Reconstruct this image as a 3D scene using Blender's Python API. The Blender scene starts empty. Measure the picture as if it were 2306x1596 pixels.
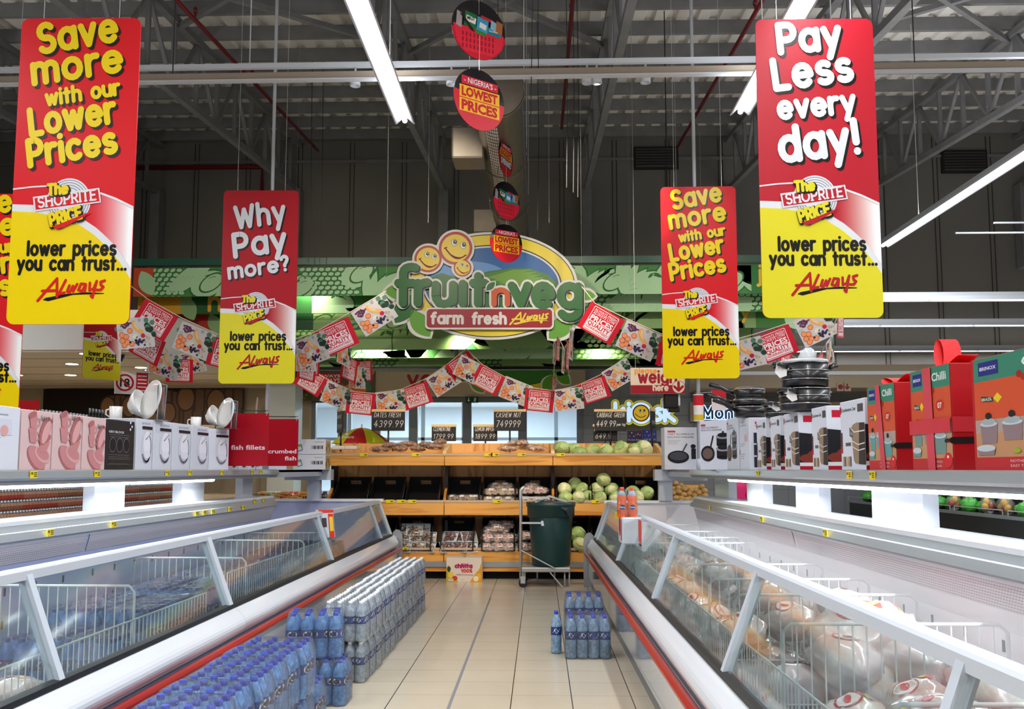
import bpy, bmesh, math, random
from mathutils import Vector, Matrix, noise
from math import sin, cos, pi, radians, tan, atan
random.seed(7)
SC = bpy.context.scene
COL = SC.collection
# ---------------------------------------------------------------- camera
F, CX, CY, EYE = 2170.0, 1153.0, 842.0, 1.48
YAW, PITCH = radians(1.63), radians(5.63)
cd = bpy.data.cameras.new('camera'); cam = bpy.data.objects.new('camera', cd); COL.objects.link(cam)
cd.sensor_fit = 'HORIZONTAL'; cd.sensor_width = 36; cd.lens = F/2306*36
cd.shift_y = (CY-798)/2306; cd.clip_end = 200; cd.clip_start = .05
cam.location = (0, 0, EYE); cam.rotation_euler = (pi/2+PITCH, 0, YAW)
SC.camera = cam
CR = Matrix.Rotation(YAW, 3, 'Z') @ Matrix.Rotation(pi/2+PITCH, 3, 'X')
def at(x, y, D):            # point of the room seen at photo pixel x, y at distance D down the aisle
    d = CR @ Vector(((x-CX)/F, -(y-CY)/F, -1))
    return Vector((0, 0, EYE)) + d*(D/d.y)
# ---------------------------------------------------------------- world, view, light budget
w = bpy.data.worlds.new('world'); SC.world = w; w.use_nodes = True
w.node_tree.nodes['Background'].inputs[0].default_value = (.8, .88, 1, 1)
w.node_tree.nodes['Background'].inputs[1].default_value = .03
SC.view_settings.view_transform = 'Standard'; SC.view_settings.look = 'None'
SC.view_settings.gamma = 1; SC.view_settings.use_curve_mapping = False
SC.view_settings.exposure = 0.0
cy = SC.cycles
cy.use_denoising = True; cy.use_adaptive_sampling = True; cy.adaptive_threshold = .025
cy.max_bounces = 5; cy.diffuse_bounces = 3; cy.glossy_bounces = 3; cy.transmission_bounces = 4
cy.transparent_max_bounces = 10; cy.caustics_reflective = False; cy.caustics_refractive = False
cy.sample_clamp_indirect = 4
P_STRIP, P_TUBE, P_SPOT = 17.5, 10.5, 30.0      # watts: per metre of ceiling strip, per metre of shelf tube, per added produce spot
# ---------------------------------------------------------------- materials
def lin(c):
    c = c/255
    return c/12.92 if c <= .04045 else ((c+.055)/1.055)**2.4
def rgb(c): return (lin(c[0]), lin(c[1]), lin(c[2]), 1)
MATS = {}
def mat(name, col=(200, 200, 200), rough=.5, metal=0, emit=0, alpha=1, noise=0, ns=8, bump=0, bs=60, coat=0, spec=.5):
    if name in MATS: return MATS[name]
    m = bpy.data.materials.new(name); MATS[name] = m; m.use_nodes = True
    nt = m.node_tree; b = nt.nodes['Principled BSDF']
    b.inputs['Base Color'].default_value = rgb(col); b.inputs['Roughness'].default_value = rough
    b.inputs['Metallic'].default_value = metal; b.inputs['Alpha'].default_value = alpha
    b.inputs['Specular IOR Level'].default_value = spec
    if coat: b.inputs['Coat Weight'].default_value = coat; b.inputs['Coat Roughness'].default_value = .08
    if emit:
        b.inputs['Emission Color'].default_value = rgb(col); b.inputs['Emission Strength'].default_value = emit
        m.cycles.emission_sampling = 'NONE'
    if noise or bump:
        tc = nt.nodes.new('ShaderNodeTexCoord')
    if noise:
        n = nt.nodes.new('ShaderNodeTexNoise'); n.inputs['Scale'].default_value = ns; n.inputs['Detail'].default_value = 5
        nt.links.new(tc.outputs['Object'], n.inputs['Vector'])
        mx = nt.nodes.new('ShaderNodeMix'); mx.data_type = 'RGBA'
        a = rgb([v*(1-noise) for v in col]); c2 = rgb([min(255, v*(1+noise)) for v in col])
        mx.inputs[6].default_value = a; mx.inputs[7].default_value = c2
        nt.links.new(n.outputs['Fac'], mx.inputs[0]); nt.links.new(mx.outputs[2], b.inputs['Base Color'])
    if bump:
        n = nt.nodes.new('ShaderNodeTexNoise'); n.inputs['Scale'].default_value = bs; n.inputs['Detail'].default_value = 3
        nt.links.new(tc.outputs['Object'], n.inputs['Vector'])
        bp = nt.nodes.new('ShaderNodeBump'); bp.inputs['Strength'].default_value = bump; bp.inputs['Distance'].default_value = .01
        nt.links.new(n.outputs['Fac'], bp.inputs['Height']); nt.links.new(bp.outputs[0], b.inputs['Normal'])
    return m
_pc = {}
def pc(r, g, b, rough=.45):     # printed colour
    k = (r, g, b, rough)
    if k not in _pc: _pc[k] = mat('print_%d_%d_%d_%d' % (r, g, b, rough*100), (r, g, b), rough, spec=.22)
    return _pc[k]
def film(name, tint=(255, 255, 255), gloss=.16, diff=.04, rough=.06, bump=0, bs=30, ior=1.45, dcol=(235, 238, 240)):
    # clear sheet: straight-through light, fresnel mirror, a little haze
    m = bpy.data.materials.new(name); MATS[name] = m; m.use_nodes = True; nt = m.node_tree; nt.nodes.clear()
    o = nt.nodes.new('ShaderNodeOutputMaterial'); t = nt.nodes.new('ShaderNodeBsdfTransparent'); t.inputs[0].default_value = rgb(tint)
    g = nt.nodes.new('ShaderNodeBsdfGlossy'); g.inputs['Roughness'].default_value = rough
    d = nt.nodes.new('ShaderNodeBsdfDiffuse'); d.inputs[0].default_value = rgb(dcol)
    fr = nt.nodes.new('ShaderNodeFresnel'); fr.inputs[0].default_value = ior
    mx0 = nt.nodes.new('ShaderNodeMixShader'); mx0.inputs[0].default_value = diff
    mx = nt.nodes.new('ShaderNodeMixShader')
    ma = nt.nodes.new('ShaderNodeMath'); ma.operation = 'MAXIMUM'; ma.inputs[1].default_value = gloss*.15
    ml = nt.nodes.new('ShaderNodeMath'); ml.operation = 'MULTIPLY'; ml.inputs[1].default_value = gloss/.3
    nt.links.new(fr.outputs[0], ml.inputs[0]); nt.links.new(ml.outputs[0], ma.inputs[0]); ma.use_clamp = True
    nt.links.new(t.outputs[0], mx0.inputs[1]); nt.links.new(d.outputs[0], mx0.inputs[2])
    nt.links.new(ma.outputs[0], mx.inputs[0]); nt.links.new(mx0.outputs[0], mx.inputs[1]); nt.links.new(g.outputs[0], mx.inputs[2])
    nt.links.new(mx.outputs[0], o.inputs[0])
    if bump:
        tc = nt.nodes.new('ShaderNodeTexCoord'); n = nt.nodes.new('ShaderNodeTexNoise'); n.inputs['Scale'].default_value = bs; n.inputs['Detail'].default_value = 4
        n.inputs['Distortion'].default_value = 1.5
        nt.links.new(tc.outputs['Object'], n.inputs['Vector'])
        bp = nt.nodes.new('ShaderNodeBump'); bp.inputs['Strength'].default_value = bump; bp.inputs['Distance'].default_value = .02
        nt.links.new(n.outputs['Fac'], bp.inputs['Height'])
        for q in (g, d, fr): nt.links.new(bp.outputs[0], q.inputs['Normal'])
    return m
def wood_mat(name, c1, c2, axis=0):
    m = bpy.data.materials.new(name); MATS[name] = m; m.use_nodes = True; nt = m.node_tree; b = nt.nodes['Principled BSDF']
    tc = nt.nodes.new('ShaderNodeTexCoord'); mp = nt.nodes.new('ShaderNodeMapping')
    mp.inputs['Scale'].default_value = (.6, 3, 9) if axis == 0 else (7, 3, .8)
    n = nt.nodes.new('ShaderNodeTexNoise'); n.inputs['Scale'].default_value = 1.1; n.inputs['Detail'].default_value = 2; n.inputs['Distortion'].default_value = .6
    wv = nt.nodes.new('ShaderNodeMath'); wv.operation = 'MULTIPLY'; wv.inputs[1].default_value = 16
    sn = nt.nodes.new('ShaderNodeMath'); sn.operation = 'SINE'
    cr = nt.nodes.new('ShaderNodeValToRGB'); cr.color_ramp.elements[0].position = .15; cr.color_ramp.elements[1].position = .75
    cr.color_ramp.elements[0].color = rgb(c1); cr.color_ramp.elements[1].color = rgb(c2)
    ad = nt.nodes.new('ShaderNodeMath'); ad.operation = 'MULTIPLY_ADD'; ad.inputs[1].default_value = .5; ad.inputs[2].default_value = .5
    for a, i in ((tc.outputs['Object'], mp.inputs[0]), (mp.outputs[0], n.inputs['Vector']), (n.outputs['Fac'], wv.inputs[0]), (wv.outputs[0], sn.inputs[0]),
                 (sn.outputs[0], ad.inputs[0]), (ad.outputs[0], cr.inputs[0]), (cr.outputs[0], b.inputs['Base Color'])): nt.links.new(a, i)
    b.inputs['Roughness'].default_value = .35
    return m
# ---------------------------------------------------------------- mesh builder
class MB:
    def __init__(s): s.v = []; s.f = []; s.m = []; s.s = []; s.mats = []; s.X = None; s.A = None; s.sc = 1; s.kc = 0
    def add(s, vs, fs, mt, smooth=False):
        if mt not in s.mats: s.mats.append(mt)
        k = s.mats.index(mt); b = len(s.v)
        s.v += [tuple(s.X @ Vector(p)) for p in vs] if s.X else [tuple(p) for p in vs]
        s.f += [[i+b for i in f] for f in fs]; s.m += [k]*len(fs); s.s += [smooth]*len(fs)
    def bx(s, x0, y0, z0, x1, y1, z1, mt):
        v = [(x, y, z) for x in (x0, x1) for y in (y0, y1) for z in (z0, z1)]
        s.add(v, [(0, 1, 3, 2), (4, 6, 7, 5), (0, 4, 5, 1), (2, 3, 7, 6), (0, 2, 6, 4), (1, 5, 7, 3)], mt)
    def rbx(s, x0, y0, z0, x1, y1, z1, mt, r=.01):      # box with chamfered upright and level edges
        def ring(z, e): return [(x0+e, y0+r, z), (x0+r, y0+e, z), (x1-r, y0+e, z), (x1-e, y0+r, z), (x1-e, y1-r, z), (x1-r, y1-e, z), (x0+r, y1-e, z), (x0+e, y1-r, z)]
        rs = ring(z0, r*.7)+ring(z0+r, 0)+ring(z1-r, 0)+ring(z1, r*.7)
        fs = [tuple(range(7, -1, -1)), tuple(range(24, 32))]
        for k in range(3):
            for i in range(8): j = (i+1) % 8; fs.append((k*8+i, k*8+j, k*8+8+j, k*8+8+i))
        s.add(rs, fs, mt)
    def bar(s, p0, p1, w, h, mt):
        p0, p1 = Vector(p0), Vector(p1); d = (p1-p0).normalized()
        up = Vector((0, 0, 1)) if abs(d.z) < .95 else Vector((0, 1, 0))
        a = d.cross(up).normalized()*w/2; b = a.cross(d).normalized()*h/2
        v = [p+sx*a+sz*b for p in (p0, p1) for sx, sz in ((-1, -1), (1, -1), (1, 1), (-1, 1))]
        s.add(v, [(3, 2, 1, 0), (4, 5, 6, 7)]+[(i, (i+1) % 4, 4+(i+1) % 4, 4+i) for i in range(4)], mt)
    def path(s, pts, r, mt, n=6, caps=True, r1=None):
        pts = [Vector(p) for p in pts]; V = []; N = len(pts); a = None
        for i, p in enumerate(pts):
            d = (pts[min(i+1, N-1)]-pts[max(i-1, 0)]).normalized()
            if a is None: a = d.orthogonal().normalized()
            else:
                a = (a-d*a.dot(d)); a = a.normalized() if a.length > 1e-6 else d.orthogonal().normalized()
            b = d.cross(a); rr = r if r1 is None else r+(r1-r)*i/max(1, N-1)
            V += [p+(a*cos(2*pi*k/n)+b*sin(2*pi*k/n))*rr for k in range(n)]
        fs = [(i*n+k, i*n+(k+1) % n, (i+1)*n+(k+1) % n, (i+1)*n+k) for i in range(N-1) for k in range(n)]
        if caps: fs += [tuple(range(n-1, -1, -1)), tuple((N-1)*n+k for k in range(n))]
        s.add(V, fs, mt, n > 4)
    def lathe(s, prof, mt, n=16, c=(0, 0, 0), smooth=True, caps=True):
        V = [(c[0]+r*cos(2*pi*k/n), c[1]+r*sin(2*pi*k/n), c[2]+z) for r, z in prof for k in range(n)]; N = len(prof)
        fs = [(i*n+k, i*n+(k+1) % n, (i+1)*n+(k+1) % n, (i+1)*n+k) for i in range(N-1) for k in range(n)]
        if caps: fs += [tuple(range(n-1, -1, -1)), tuple((N-1)*n+k for k in range(n))]
        s.add(V, fs, mt, smooth)
    def sph(s, c, r, mt, nu=12, nv=8, fn=None):
        V = []
        for j in range(nv+1):
            t = pi*j/nv
            for i in range(nu):
                p = 2*pi*i/nu; d = Vector((sin(t)*cos(p), sin(t)*sin(p), cos(t))); k = fn(d) if fn else 1
                V.append((c[0]+d.x*r[0]*k, c[1]+d.y*r[1]*k, c[2]+d.z*r[2]*k))
        s.add(V, [(j*nu+i, (j+1)*nu+i, (j+1)*nu+(i+1) % nu, j*nu+(i+1) % nu) for j in range(nv) for i in range(nu)], mt, True)
    def ext(s, prof, y0, y1, mt, closed=True, smooth=False):   # profile of (x, z) run along y
        n = len(prof); v = [(x, y0, z) for x, z in prof]+[(x, y1, z) for x, z in prof]
        fs = [(i, (i+1) % n, n+(i+1) % n, n+i) for i in range(n if closed else n-1)]
        s.add(v, fs, mt, smooth)
        if closed: s.add(v, [tuple(range(n-1, -1, -1)), tuple(range(n, 2*n))], mt)
    # ---- flat artwork on a face: A = (origin, u, v, normal), drawing units scaled by sc
    def face(s, o, u, v, nrm, sc=1): s.A = (Vector(o), Vector(u), Vector(v), Vector(nrm)); s.sc = sc
    def q(s, p, k): o, u, v, n = s.A; return o+u*(p[0]*s.sc)+v*(p[1]*s.sc)+n*(k*.0008)
    def P2(s, pts, mt, k=1):
        if len(pts) > 2: s.add([s.q(p, k) for p in pts], [tuple(range(len(pts)))], mt)
    def R2(s, x0, y0, x1, y1, mt, k=1): s.P2([(x0, y0), (x1, y0), (x1, y1), (x0, y1)], mt, k)
    def E2(s, cx, cy_, rx, ry, mt, k=1, n=24, rot=0, a0=0, a1=2*pi):
        pts = []; N = n if a1-a0 > 6.2 else n+1
        for i in range(N):
            a = a0+(a1-a0)*i/n; x, y = rx*cos(a), ry*sin(a); pts.append((cx+x*cos(rot)-y*sin(rot), cy_+x*sin(rot)+y*cos(rot)))
        s.P2(pts, mt, k)
    def RR2(s, x0, y0, x1, y1, r, mt, k=1, n=5):
        s.P2(rrect(x0, y0, x1, y1, r, n), mt, k)
    def S2(s, pts, r, mt, k=1, cap=True):
        pts = [Vector((p[0], p[1])) for p in pts]
        if len(pts) == 1: s.E2(pts[0].x, pts[0].y, r, r, mt, k, 12); return
        runs = [[pts[0]]]
        for i in range(1, len(pts)):
            runs[-1].append(pts[i])
            if 0 < i < len(pts)-1:
                a, b = pts[i]-pts[i-1], pts[i+1]-pts[i]
                if a.length > 1e-9 and b.length > 1e-9 and a.angle(b) > .7: runs.append([pts[i]])
        for R in runs:
            V = []; s.kc = (s.kc+1) % 9; kk = k+s.kc*.1; n = len(R); loop = n > 4 and (R[0]-R[-1]).length < 1e-5    # every run a hair apart, no two faces share a plane
            for i, p in enumerate(R):
                d = R[i+1 if i < n-1 else (1 if loop else i)]-R[i-1 if i else (n-2 if loop else 0)]; d = d.normalized() if d.length > 1e-9 else Vector((1, 0)); nn = Vector((-d.y, d.x))*r
                V += [s.q(p+nn, kk), s.q(p-nn, kk)]
            s.add(V, [(2*i+1, 2*i+3, 2*i+2, 2*i) for i in range(n-1)], mt)
            if cap and not loop:
                for p, d in ((R[0], R[0]-R[1]), (R[-1], R[-1]-R[-2])):
                    a = math.atan2(d.y, d.x); s.P2([(p.x+r*cos(a+e*pi/8), p.y+r*sin(a+e*pi/8)) for e in range(-4, 5)], mt, kk)
    def text(s, t, x0, y0, x1, y1, xh, r, mt, k=1, slant=0):  # stroke lettering fitted from (x0,y0) to (x1,y1)
        st, wd = strokes(t); L = math.hypot(x1-x0, y1-y0); c, sn = (x1-x0)/L, (y1-y0)/L; sx = L/max(wd, .01)
        for pts in st:
            o = []
            for x, y in pts:
                X, Y = x*sx+y*xh*slant, y*xh; o.append((x0+X*c-Y*sn, y0+X*sn+Y*c))
            s.S2(o, r, mt, k)
    def ttf(s, t, x0, y0, h, mt, k=1, wid=None, off=0, rot=0, shear=0):   # built-in face
        vs, fs, wd, ch = ttf_mesh(t, off, shear); sy = h/ch; sx = wid/wd if wid else sy; c, sn = cos(rot), sin(rot)
        s.add([s.q((x0+x*sx*c-y*sy*sn, y0+x*sx*sn+y*sy*c), k) for x, y in vs], fs, mt)
    def build(s, name, parent=None, loc=None, rz=None):
        me = bpy.data.meshes.new(name); me.from_pydata(s.v, [], s.f)
        for m in s.mats: me.materials.append(m)
        me.polygons.foreach_set('material_index', s.m); me.polygons.foreach_set('use_smooth', s.s); me.update()
        o = bpy.data.objects.new(name, me); COL.objects.link(o)
        if parent: o.parent = parent; KIDS.setdefault(parent, []).append(o)
        if loc is not None: o.location = loc
        if rz is not None: o.rotation_euler.z = rz
        return o
KIDS = {}
def rrect(x0, y0, x1, y1, r, n=5):
    o = []
    for cx, cy_, a in ((x1-r, y1-r, 0), (x0+r, y1-r, pi/2), (x0+r, y0+r, pi), (x1-r, y0+r, 1.5*pi)):
        o += [(cx+r*cos(a+pi/2*i/n), cy_+r*sin(a+pi/2*i/n)) for i in range(n+1)]
    return o
_tc = {}
def ttf_mesh(t, off, shear=0):
    key = (t, off, shear)
    if key not in _tc:
        c = bpy.data.curves.new('t', 'FONT'); c.body = t; c.resolution_u = 2; c.offset = off; c.shear = shear
        o = bpy.data.objects.new('t', c); COL.objects.link(o)
        me = bpy.data.meshes.new_from_object(o.evaluated_get(bpy.context.evaluated_depsgraph_get()))
        vs = [(v.co.x, v.co.y) for v in me.vertices]; x0 = min(x for x, y in vs)
        fs = [tuple(p.vertices) for p in me.polygons]; vs = [(x-x0, y) for x, y in vs]
        _tc[key] = (vs, fs, max(x for x, y in vs), .69)
        bpy.data.objects.remove(o); bpy.data.meshes.remove(me); bpy.data.curves.remove(c)
    return _tc[key]
def tag(o, label=None, cat=None, group=None, kind=None):
    if label: o['label'] = label
    if cat: o['category'] = cat
    if group: o['group'] = group
    if kind: o['kind'] = kind
    return o
def thing(name, label, cat, loc=(0, 0, 0), rz=0, group=None):
    o = bpy.data.objects.new(name, None); COL.objects.link(o); o.location = loc; o.rotation_euler.z = rz; o.empty_display_size = .1
    return tag(o, label, cat, group)
def solo(mb, name, label, cat, loc=None, rz=None, group=None): return tag(mb.build(name, None, loc, rz), label, cat, group)
def struct(mb, name, parent=None):
    o = mb.build(name, parent)
    if not parent: o['kind'] = 'structure'
    return o
def dup(o, loc=None, rz=None, label=None, group=None, parent=None):
    c = o.copy(); COL.objects.link(c)
    if parent: c.parent = parent; KIDS.setdefault(parent, []).append(c)
    if loc is not None: c.location = loc
    if rz is not None: c.rotation_euler.z = rz
    if label: c['label'] = label
    if group: c['group'] = group
    for ch in KIDS.get(o, []): dup(ch, parent=c)
    return c
def nth(n):
    W = ['first', 'second', 'third', 'fourth', 'fifth', 'sixth', 'seventh', 'eighth', 'ninth', 'tenth']
    return W[n] if n < 10 else '%d%s' % (n+1, 'th' if 10 <= n % 100 <= 12 else {1: 'st', 2: 'nd', 3: 'rd'}.get((n+1) % 10, 'th'))
# ---------------------------------------------------------------- rounded stroke lettering (x-height 1, baseline 0)
def Arc(cx, cy_, rx, ry, a0, a1, n=None):
    n = n or max(4, int(abs(a1-a0)/22)); return [(cx+rx*cos(radians(a0+(a1-a0)*i/n)), cy_+ry*sin(radians(a0+(a1-a0)*i/n))) for i in range(n+1)]
O_ = Arc(.45, .5, .45, .5, 0, 360)
GL = {
 'a': (.9, [O_, [(.9, 1), (.9, 0)]]), 'b': (.9, [O_, [(0, 1.45), (0, 0)]]), 'c': (.8, [Arc(.45, .5, .45, .5, 48, 312)]),
 'd': (.9, [O_, [(.9, 1.45), (.9, 0)]]), 'e': (.9, [[(.02, .52), (.9, .52)]+Arc(.45, .5, .45, .5, 5, 315)]),
 'f': (.55, [Arc(.52, 1.13, .32, .32, 80, 180)+[(.2, 0)], [(0, .95), (.5, .95)]]),
 'g': (.9, [O_, [(.9, 1), (.9, 0)]+Arc(.45, -.08, .45, .36, 0, -150)]), 'h': (.82, [[(0, 1.45), (0, 0)], [(0, .6)]+Arc(.41, .58, .41, .42, 180, 0)+[(.82, 0)]]),
 'i': (.05, [[(.02, 1), (.02, 0)], [(.02, 1.42)]]), 'j': (.3, [[(.25, 1), (.25, -.15)]+Arc(0, -.15, .25, .25, 0, -80), [(.25, 1.42)]]),
 'k': (.75, [[(0, 1.45), (0, 0)], [(.68, 1), (0, .42)], [(.25, .62), (.75, 0)]]), 'l': (.05, [[(.02, 1.45), (.02, 0)]]),
 'm': (1.3, [[(0, 1), (0, 0)], Arc(.325, .66, .325, .34, 180, 0)+[(.65, 0)], Arc(.975, .66, .325, .34, 180, 0)+[(1.3, 0)]]),
 'n': (.82, [[(0, 1), (0, 0)], Arc(.41, .58, .41, .42, 180, 0)+[(.82, 0)]]), 'o': (.9, [O_]), 'p': (.9, [O_, [(0, 1), (0, -.48)]]),
 'q': (.9, [O_, [(.9, 1), (.9, -.48)]]), 'r': (.5, [[(0, 1), (0, 0)], Arc(.42, .55, .42, .45, 180, 75)]),
 's': (.7, [Arc(.36, .74, .32, .25, 40, 270)+Arc(.36, .25, .35, .24, 90, -140)]), 't': (.55, [[(.24, 1.35), (.24, 0)], [(0, .97), (.52, .97)]]),
 'u': (.82, [[(0, 1)]+Arc(.41, .42, .41, .42, 180, 360)+[(.82, 1)], [(.82, 1), (.82, 0)]]), 'v': (.8, [[(0, 1), (.4, 0), (.8, 1)]]),
 'w': (1.2, [[(0, 1), (.3, 0), (.6, .9), (.9, 0), (1.2, 1)]]), 'x': (.75, [[(0, 1), (.75, 0)], [(.75, 1), (0, 0)]]),
 'y': (.84, [[(0, 1), (.42, .03)], [(.84, 1), (.22, -.48)]]), 'z': (.7, [[(0, 1), (.7, 1), (0, 0), (.7, 0)]]),
 'A': (1, [[(0, 0), (.5, 1.42), (1, 0)], [(.18, .45), (.82, .45)]]), 'B': (.85, [[(0, 0), (0, 1.42), (.45, 1.42)]+Arc(.45, 1.08, .34, .34, 90, -90)+[(0, .74)], [(.45, .74)]+Arc(.45, .37, .4, .37, 90, -90)+[(0, 0)]]),
 'C': (1, [Arc(.6, .71, .6, .71, 50, 310)]), 'D': (1, [[(0, 0), (0, 1.42), (.35, 1.42)]+Arc(.35, .71, .65, .71, 90, -90)+[(0, 0)]]),
 'E': (.75, [[(.75, 1.42), (0, 1.42), (0, 0), (.75, 0)], [(0, .73), (.65, .73)]]), 'F': (.7, [[(.7, 1.42), (0, 1.42), (0, 0)], [(0, .73), (.6, .73)]]),
 'G': (1.1, [Arc(.6, .71, .6, .71, 50, 350)+[(.65, .6)]]), 'H': (.95, [[(0, 1.42), (0, 0)], [(.95, 1.42), (.95, 0)], [(0, .73), (.95, .73)]]), 'I': (.05, [[(.02, 1.42), (.02, 0)]]),
 'J': (.6, [[(.6, 1.42), (.6, .35)]+Arc(.3, .35, .3, .35, 0, -170)]), 'K': (.9, [[(0, 1.42), (0, 0)], [(.85, 1.42), (0, .6)], [(.3, .85), (.9, 0)]]), 'L': (.7, [[(0, 1.42), (0, 0), (.7, 0)]]),
 'M': (1.15, [[(0, 0), (0, 1.42), (.57, .4), (1.15, 1.42), (1.15, 0)]]), 'N': (.95, [[(0, 0), (0, 1.42), (.95, 0), (.95, 1.42)]]), 'O': (1.2, [Arc(.6, .71, .6, .71, 0, 360)]),
 'P': (.85, [[(0, 0), (0, 1.42), (.43, 1.42)]+Arc(.43, 1.02, .42, .4, 90, -90)+[(0, .62)]]), 'Q': (1.2, [Arc(.6, .71, .6, .71, 0, 360), [(.8, .3), (1.15, -.05)]]),
 'R': (.85, [[(0, 0), (0, 1.42), (.43, 1.42)]+Arc(.43, 1.04, .4, .38, 90, -90)+[(0, .66)], [(.4, .66), (.85, 0)]]),
 'S': (.85, [Arc(.43, 1.06, .4, .36, 35, 270)+Arc(.43, .36, .43, .36, 90, -145)]), 'T': (.9, [[(0, 1.42), (.9, 1.42)], [(.45, 1.42), (.45, 0)]]),
 'U': (.95, [[(0, 1.42)]+Arc(.475, .48, .475, .48, 180, 360)+[(.95, 1.42)]]), 'V': (1, [[(0, 1.42), (.5, 0), (1, 1.42)]]), 'W': (1.4, [[(0, 1.42), (.35, 0), (.7, 1.2), (1.05, 0), (1.4, 1.42)]]),
 'X': (.9, [[(0, 1.42), (.9, 0)], [(.9, 1.42), (0, 0)]]), 'Y': (.95, [[(0, 1.42), (.47, .65), (.95, 1.42)], [(.47, .65), (.47, 0)]]), 'Z': (.9, [[(0, 1.42), (.9, 1.42), (0, 0), (.9, 0)]]),
 '0': (.8, [Arc(.4, .71, .4, .71, 0, 360)]), '1': (.35, [[(0, 1.1), (.3, 1.42), (.3, 0)]]), '2': (.75, [Arc(.37, 1.05, .36, .37, 165, -35)+[(0, 0), (.75, 0)]]),
 '3': (.7, [Arc(.33, 1.07, .33, .35, 150, -90)+Arc(.33, .36, .37, .36, 90, -150)]), '4': (.8, [[(.5, 1.42), (0, .45), (.8, .45)], [(.6, .9), (.5, 0)]]), '5': (.7, [[(.65, 1.42), (.1, 1.42), (.05, .8)]+Arc(.33, .45, .36, .45, 110, -150)]),
 '6': (.75, [[(.6, 1.4), (.1, .7)]+Arc(.38, .4, .36, .4, 140, -220)]), '7': (.7, [[(0, 1.42), (.7, 1.42), (.25, 0)]]), '8': (.75, [Arc(.37, 1.06, .32, .34, 0, 360), Arc(.37, .36, .37, .36, 0, 360)]),
 '9': (.75, [Arc(.36, 1.02, .36, .4, 0, 360), [(.72, 1.02), (.3, 0)]]), '.': (.08, [[(.04, .02)]]), ',': (.1, [[(.06, .05), (0, -.2)]]), '!': (.1, [[(.05, 1.42), (.05, .45)], [(.05, .02)]]),
 '?': (.6, [Arc(.3, 1.1, .3, .32, 170, -40)+[(.3, .55), (.3, .45)], [(.3, .02)]]), "'": (.1, [[(.08, 1.42), (.02, 1.1)]]), '-': (.4, [[(0, .55), (.4, .55)]]), ' ': (.55, []),
 '%': (.9, [Arc(.18, 1.15, .18, .25, 0, 360), Arc(.72, .25, .18, .25, 0, 360), [(.8, 1.42), (.1, 0)]]), '&': (.8, [[(.8, 0), (.2, 1.1)]+Arc(.38, 1.15, .2, .25, 200, -20)+[(.1, .5)]+Arc(.35, .3, .3, .3, 150, 360)])}
def strokes(t, gap=.46):
    x = 0; o = []
    for ch in t:
        wd, st = GL[ch]
        for p in st: o.append([(x+a, b) for a, b in p])
        x += wd+gap
    return o, x-gap
# ================================================================ ROOM
M_alu = mat('aluminium', (185, 190, 196), .32, .85); M_steel = mat('painted_steel', (120, 120, 122), .5, 0, noise=.15, ns=3)
M_white = mat('white_enamel', (226, 230, 236), .22, coat=.4); M_wpaint = mat('white_paint', (196, 202, 210), .4)
M_black = mat('black_plastic', (16, 16, 18), .4); M_red = mat('red_bumper', (168, 22, 18), .3, coat=.4); M_redpipe = mat('red_pipe', (120, 14, 28), .4)
M_tube = mat('lit_tube', (245, 248, 255), .3, emit=9); M_bulb = mat('downlight_lens', (255, 246, 225), .3, emit=12)
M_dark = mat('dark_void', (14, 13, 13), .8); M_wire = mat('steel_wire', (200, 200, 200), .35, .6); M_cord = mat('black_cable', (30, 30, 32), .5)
M_beige = mat('beige_wall', (168, 152, 128), .6, noise=.04, ns=2); M_gtile = mat('grey_wall_tile', (120, 124, 132), .35); M_yel = mat('yellow_tag', (232, 206, 20), .5)
# floor tiles, .39 m, dark joints along the aisle, faint joints across
m = bpy.data.materials.new('floor_tile'); m.use_nodes = True; nt = m.node_tree; b = nt.nodes['Principled BSDF']
tc = nt.nodes.new('ShaderNodeTexCoord'); sp = nt.nodes.new('ShaderNodeSeparateXYZ'); nt.links.new(tc.outputs['Object'], sp.inputs[0])
def mth(op, a, b_=None):
    n = nt.nodes.new('ShaderNodeMath'); n.operation = op
    for i, v in enumerate((a, b_)):
        if v is None: continue
        if isinstance(v, (int, float)): n.inputs[i].default_value = v
        else: nt.links.new(v, n.inputs[i])
    return n.outputs[0]
def joint(src, off, half):
    f = mth('FRACT', mth('DIVIDE', mth('ADD', src, off), .39)); f = mth('ABSOLUTE', mth('SUBTRACT', f, .5)); return mth('GREATER_THAN', f, .5-half)
jx, jy = joint(sp.outputs[0], .186+3.9, .0085), joint(sp.outputs[1], -6.12+7.8, .0045)
nz = nt.nodes.new('ShaderNodeTexNoise'); nz.inputs['Scale'].default_value = 1.3; nz.inputs['Detail'].default_value = 6; nt.links.new(tc.outputs['Object'], nz.inputs['Vector'])
mx = nt.nodes.new('ShaderNodeMix'); mx.data_type = 'RGBA'; mx.inputs[6].default_value = rgb((192, 180, 158)); mx.inputs[7].default_value = rgb((212, 200, 178)); nt.links.new(nz.outputs['Fac'], mx.inputs[0])
m2 = nt.nodes.new('ShaderNodeMix'); m2.data_type = 'RGBA'; m2.inputs[7].default_value = rgb((120, 106, 88)); nt.links.new(jy, m2.inputs[0]); nt.links.new(mx.outputs[2], m2.inputs[6])
m3 = nt.nodes.new('ShaderNodeMix'); m3.data_type = 'RGBA'; m3.inputs[7].default_value = rgb((44, 36, 30)); nt.links.new(jx, m3.inputs[0]); nt.links.new(m2.outputs[2], m3.inputs[6])
nt.links.new(m3.outputs[2], b.inputs['Base Color']); b.inputs['Roughness'].default_value = .2
M_floor = m
WL, WR, WB, WF = -13.0, 12.5, 20.0, -6.0
RH = lambda D: 6.73+.086*D            # underside of the roof sheets
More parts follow.
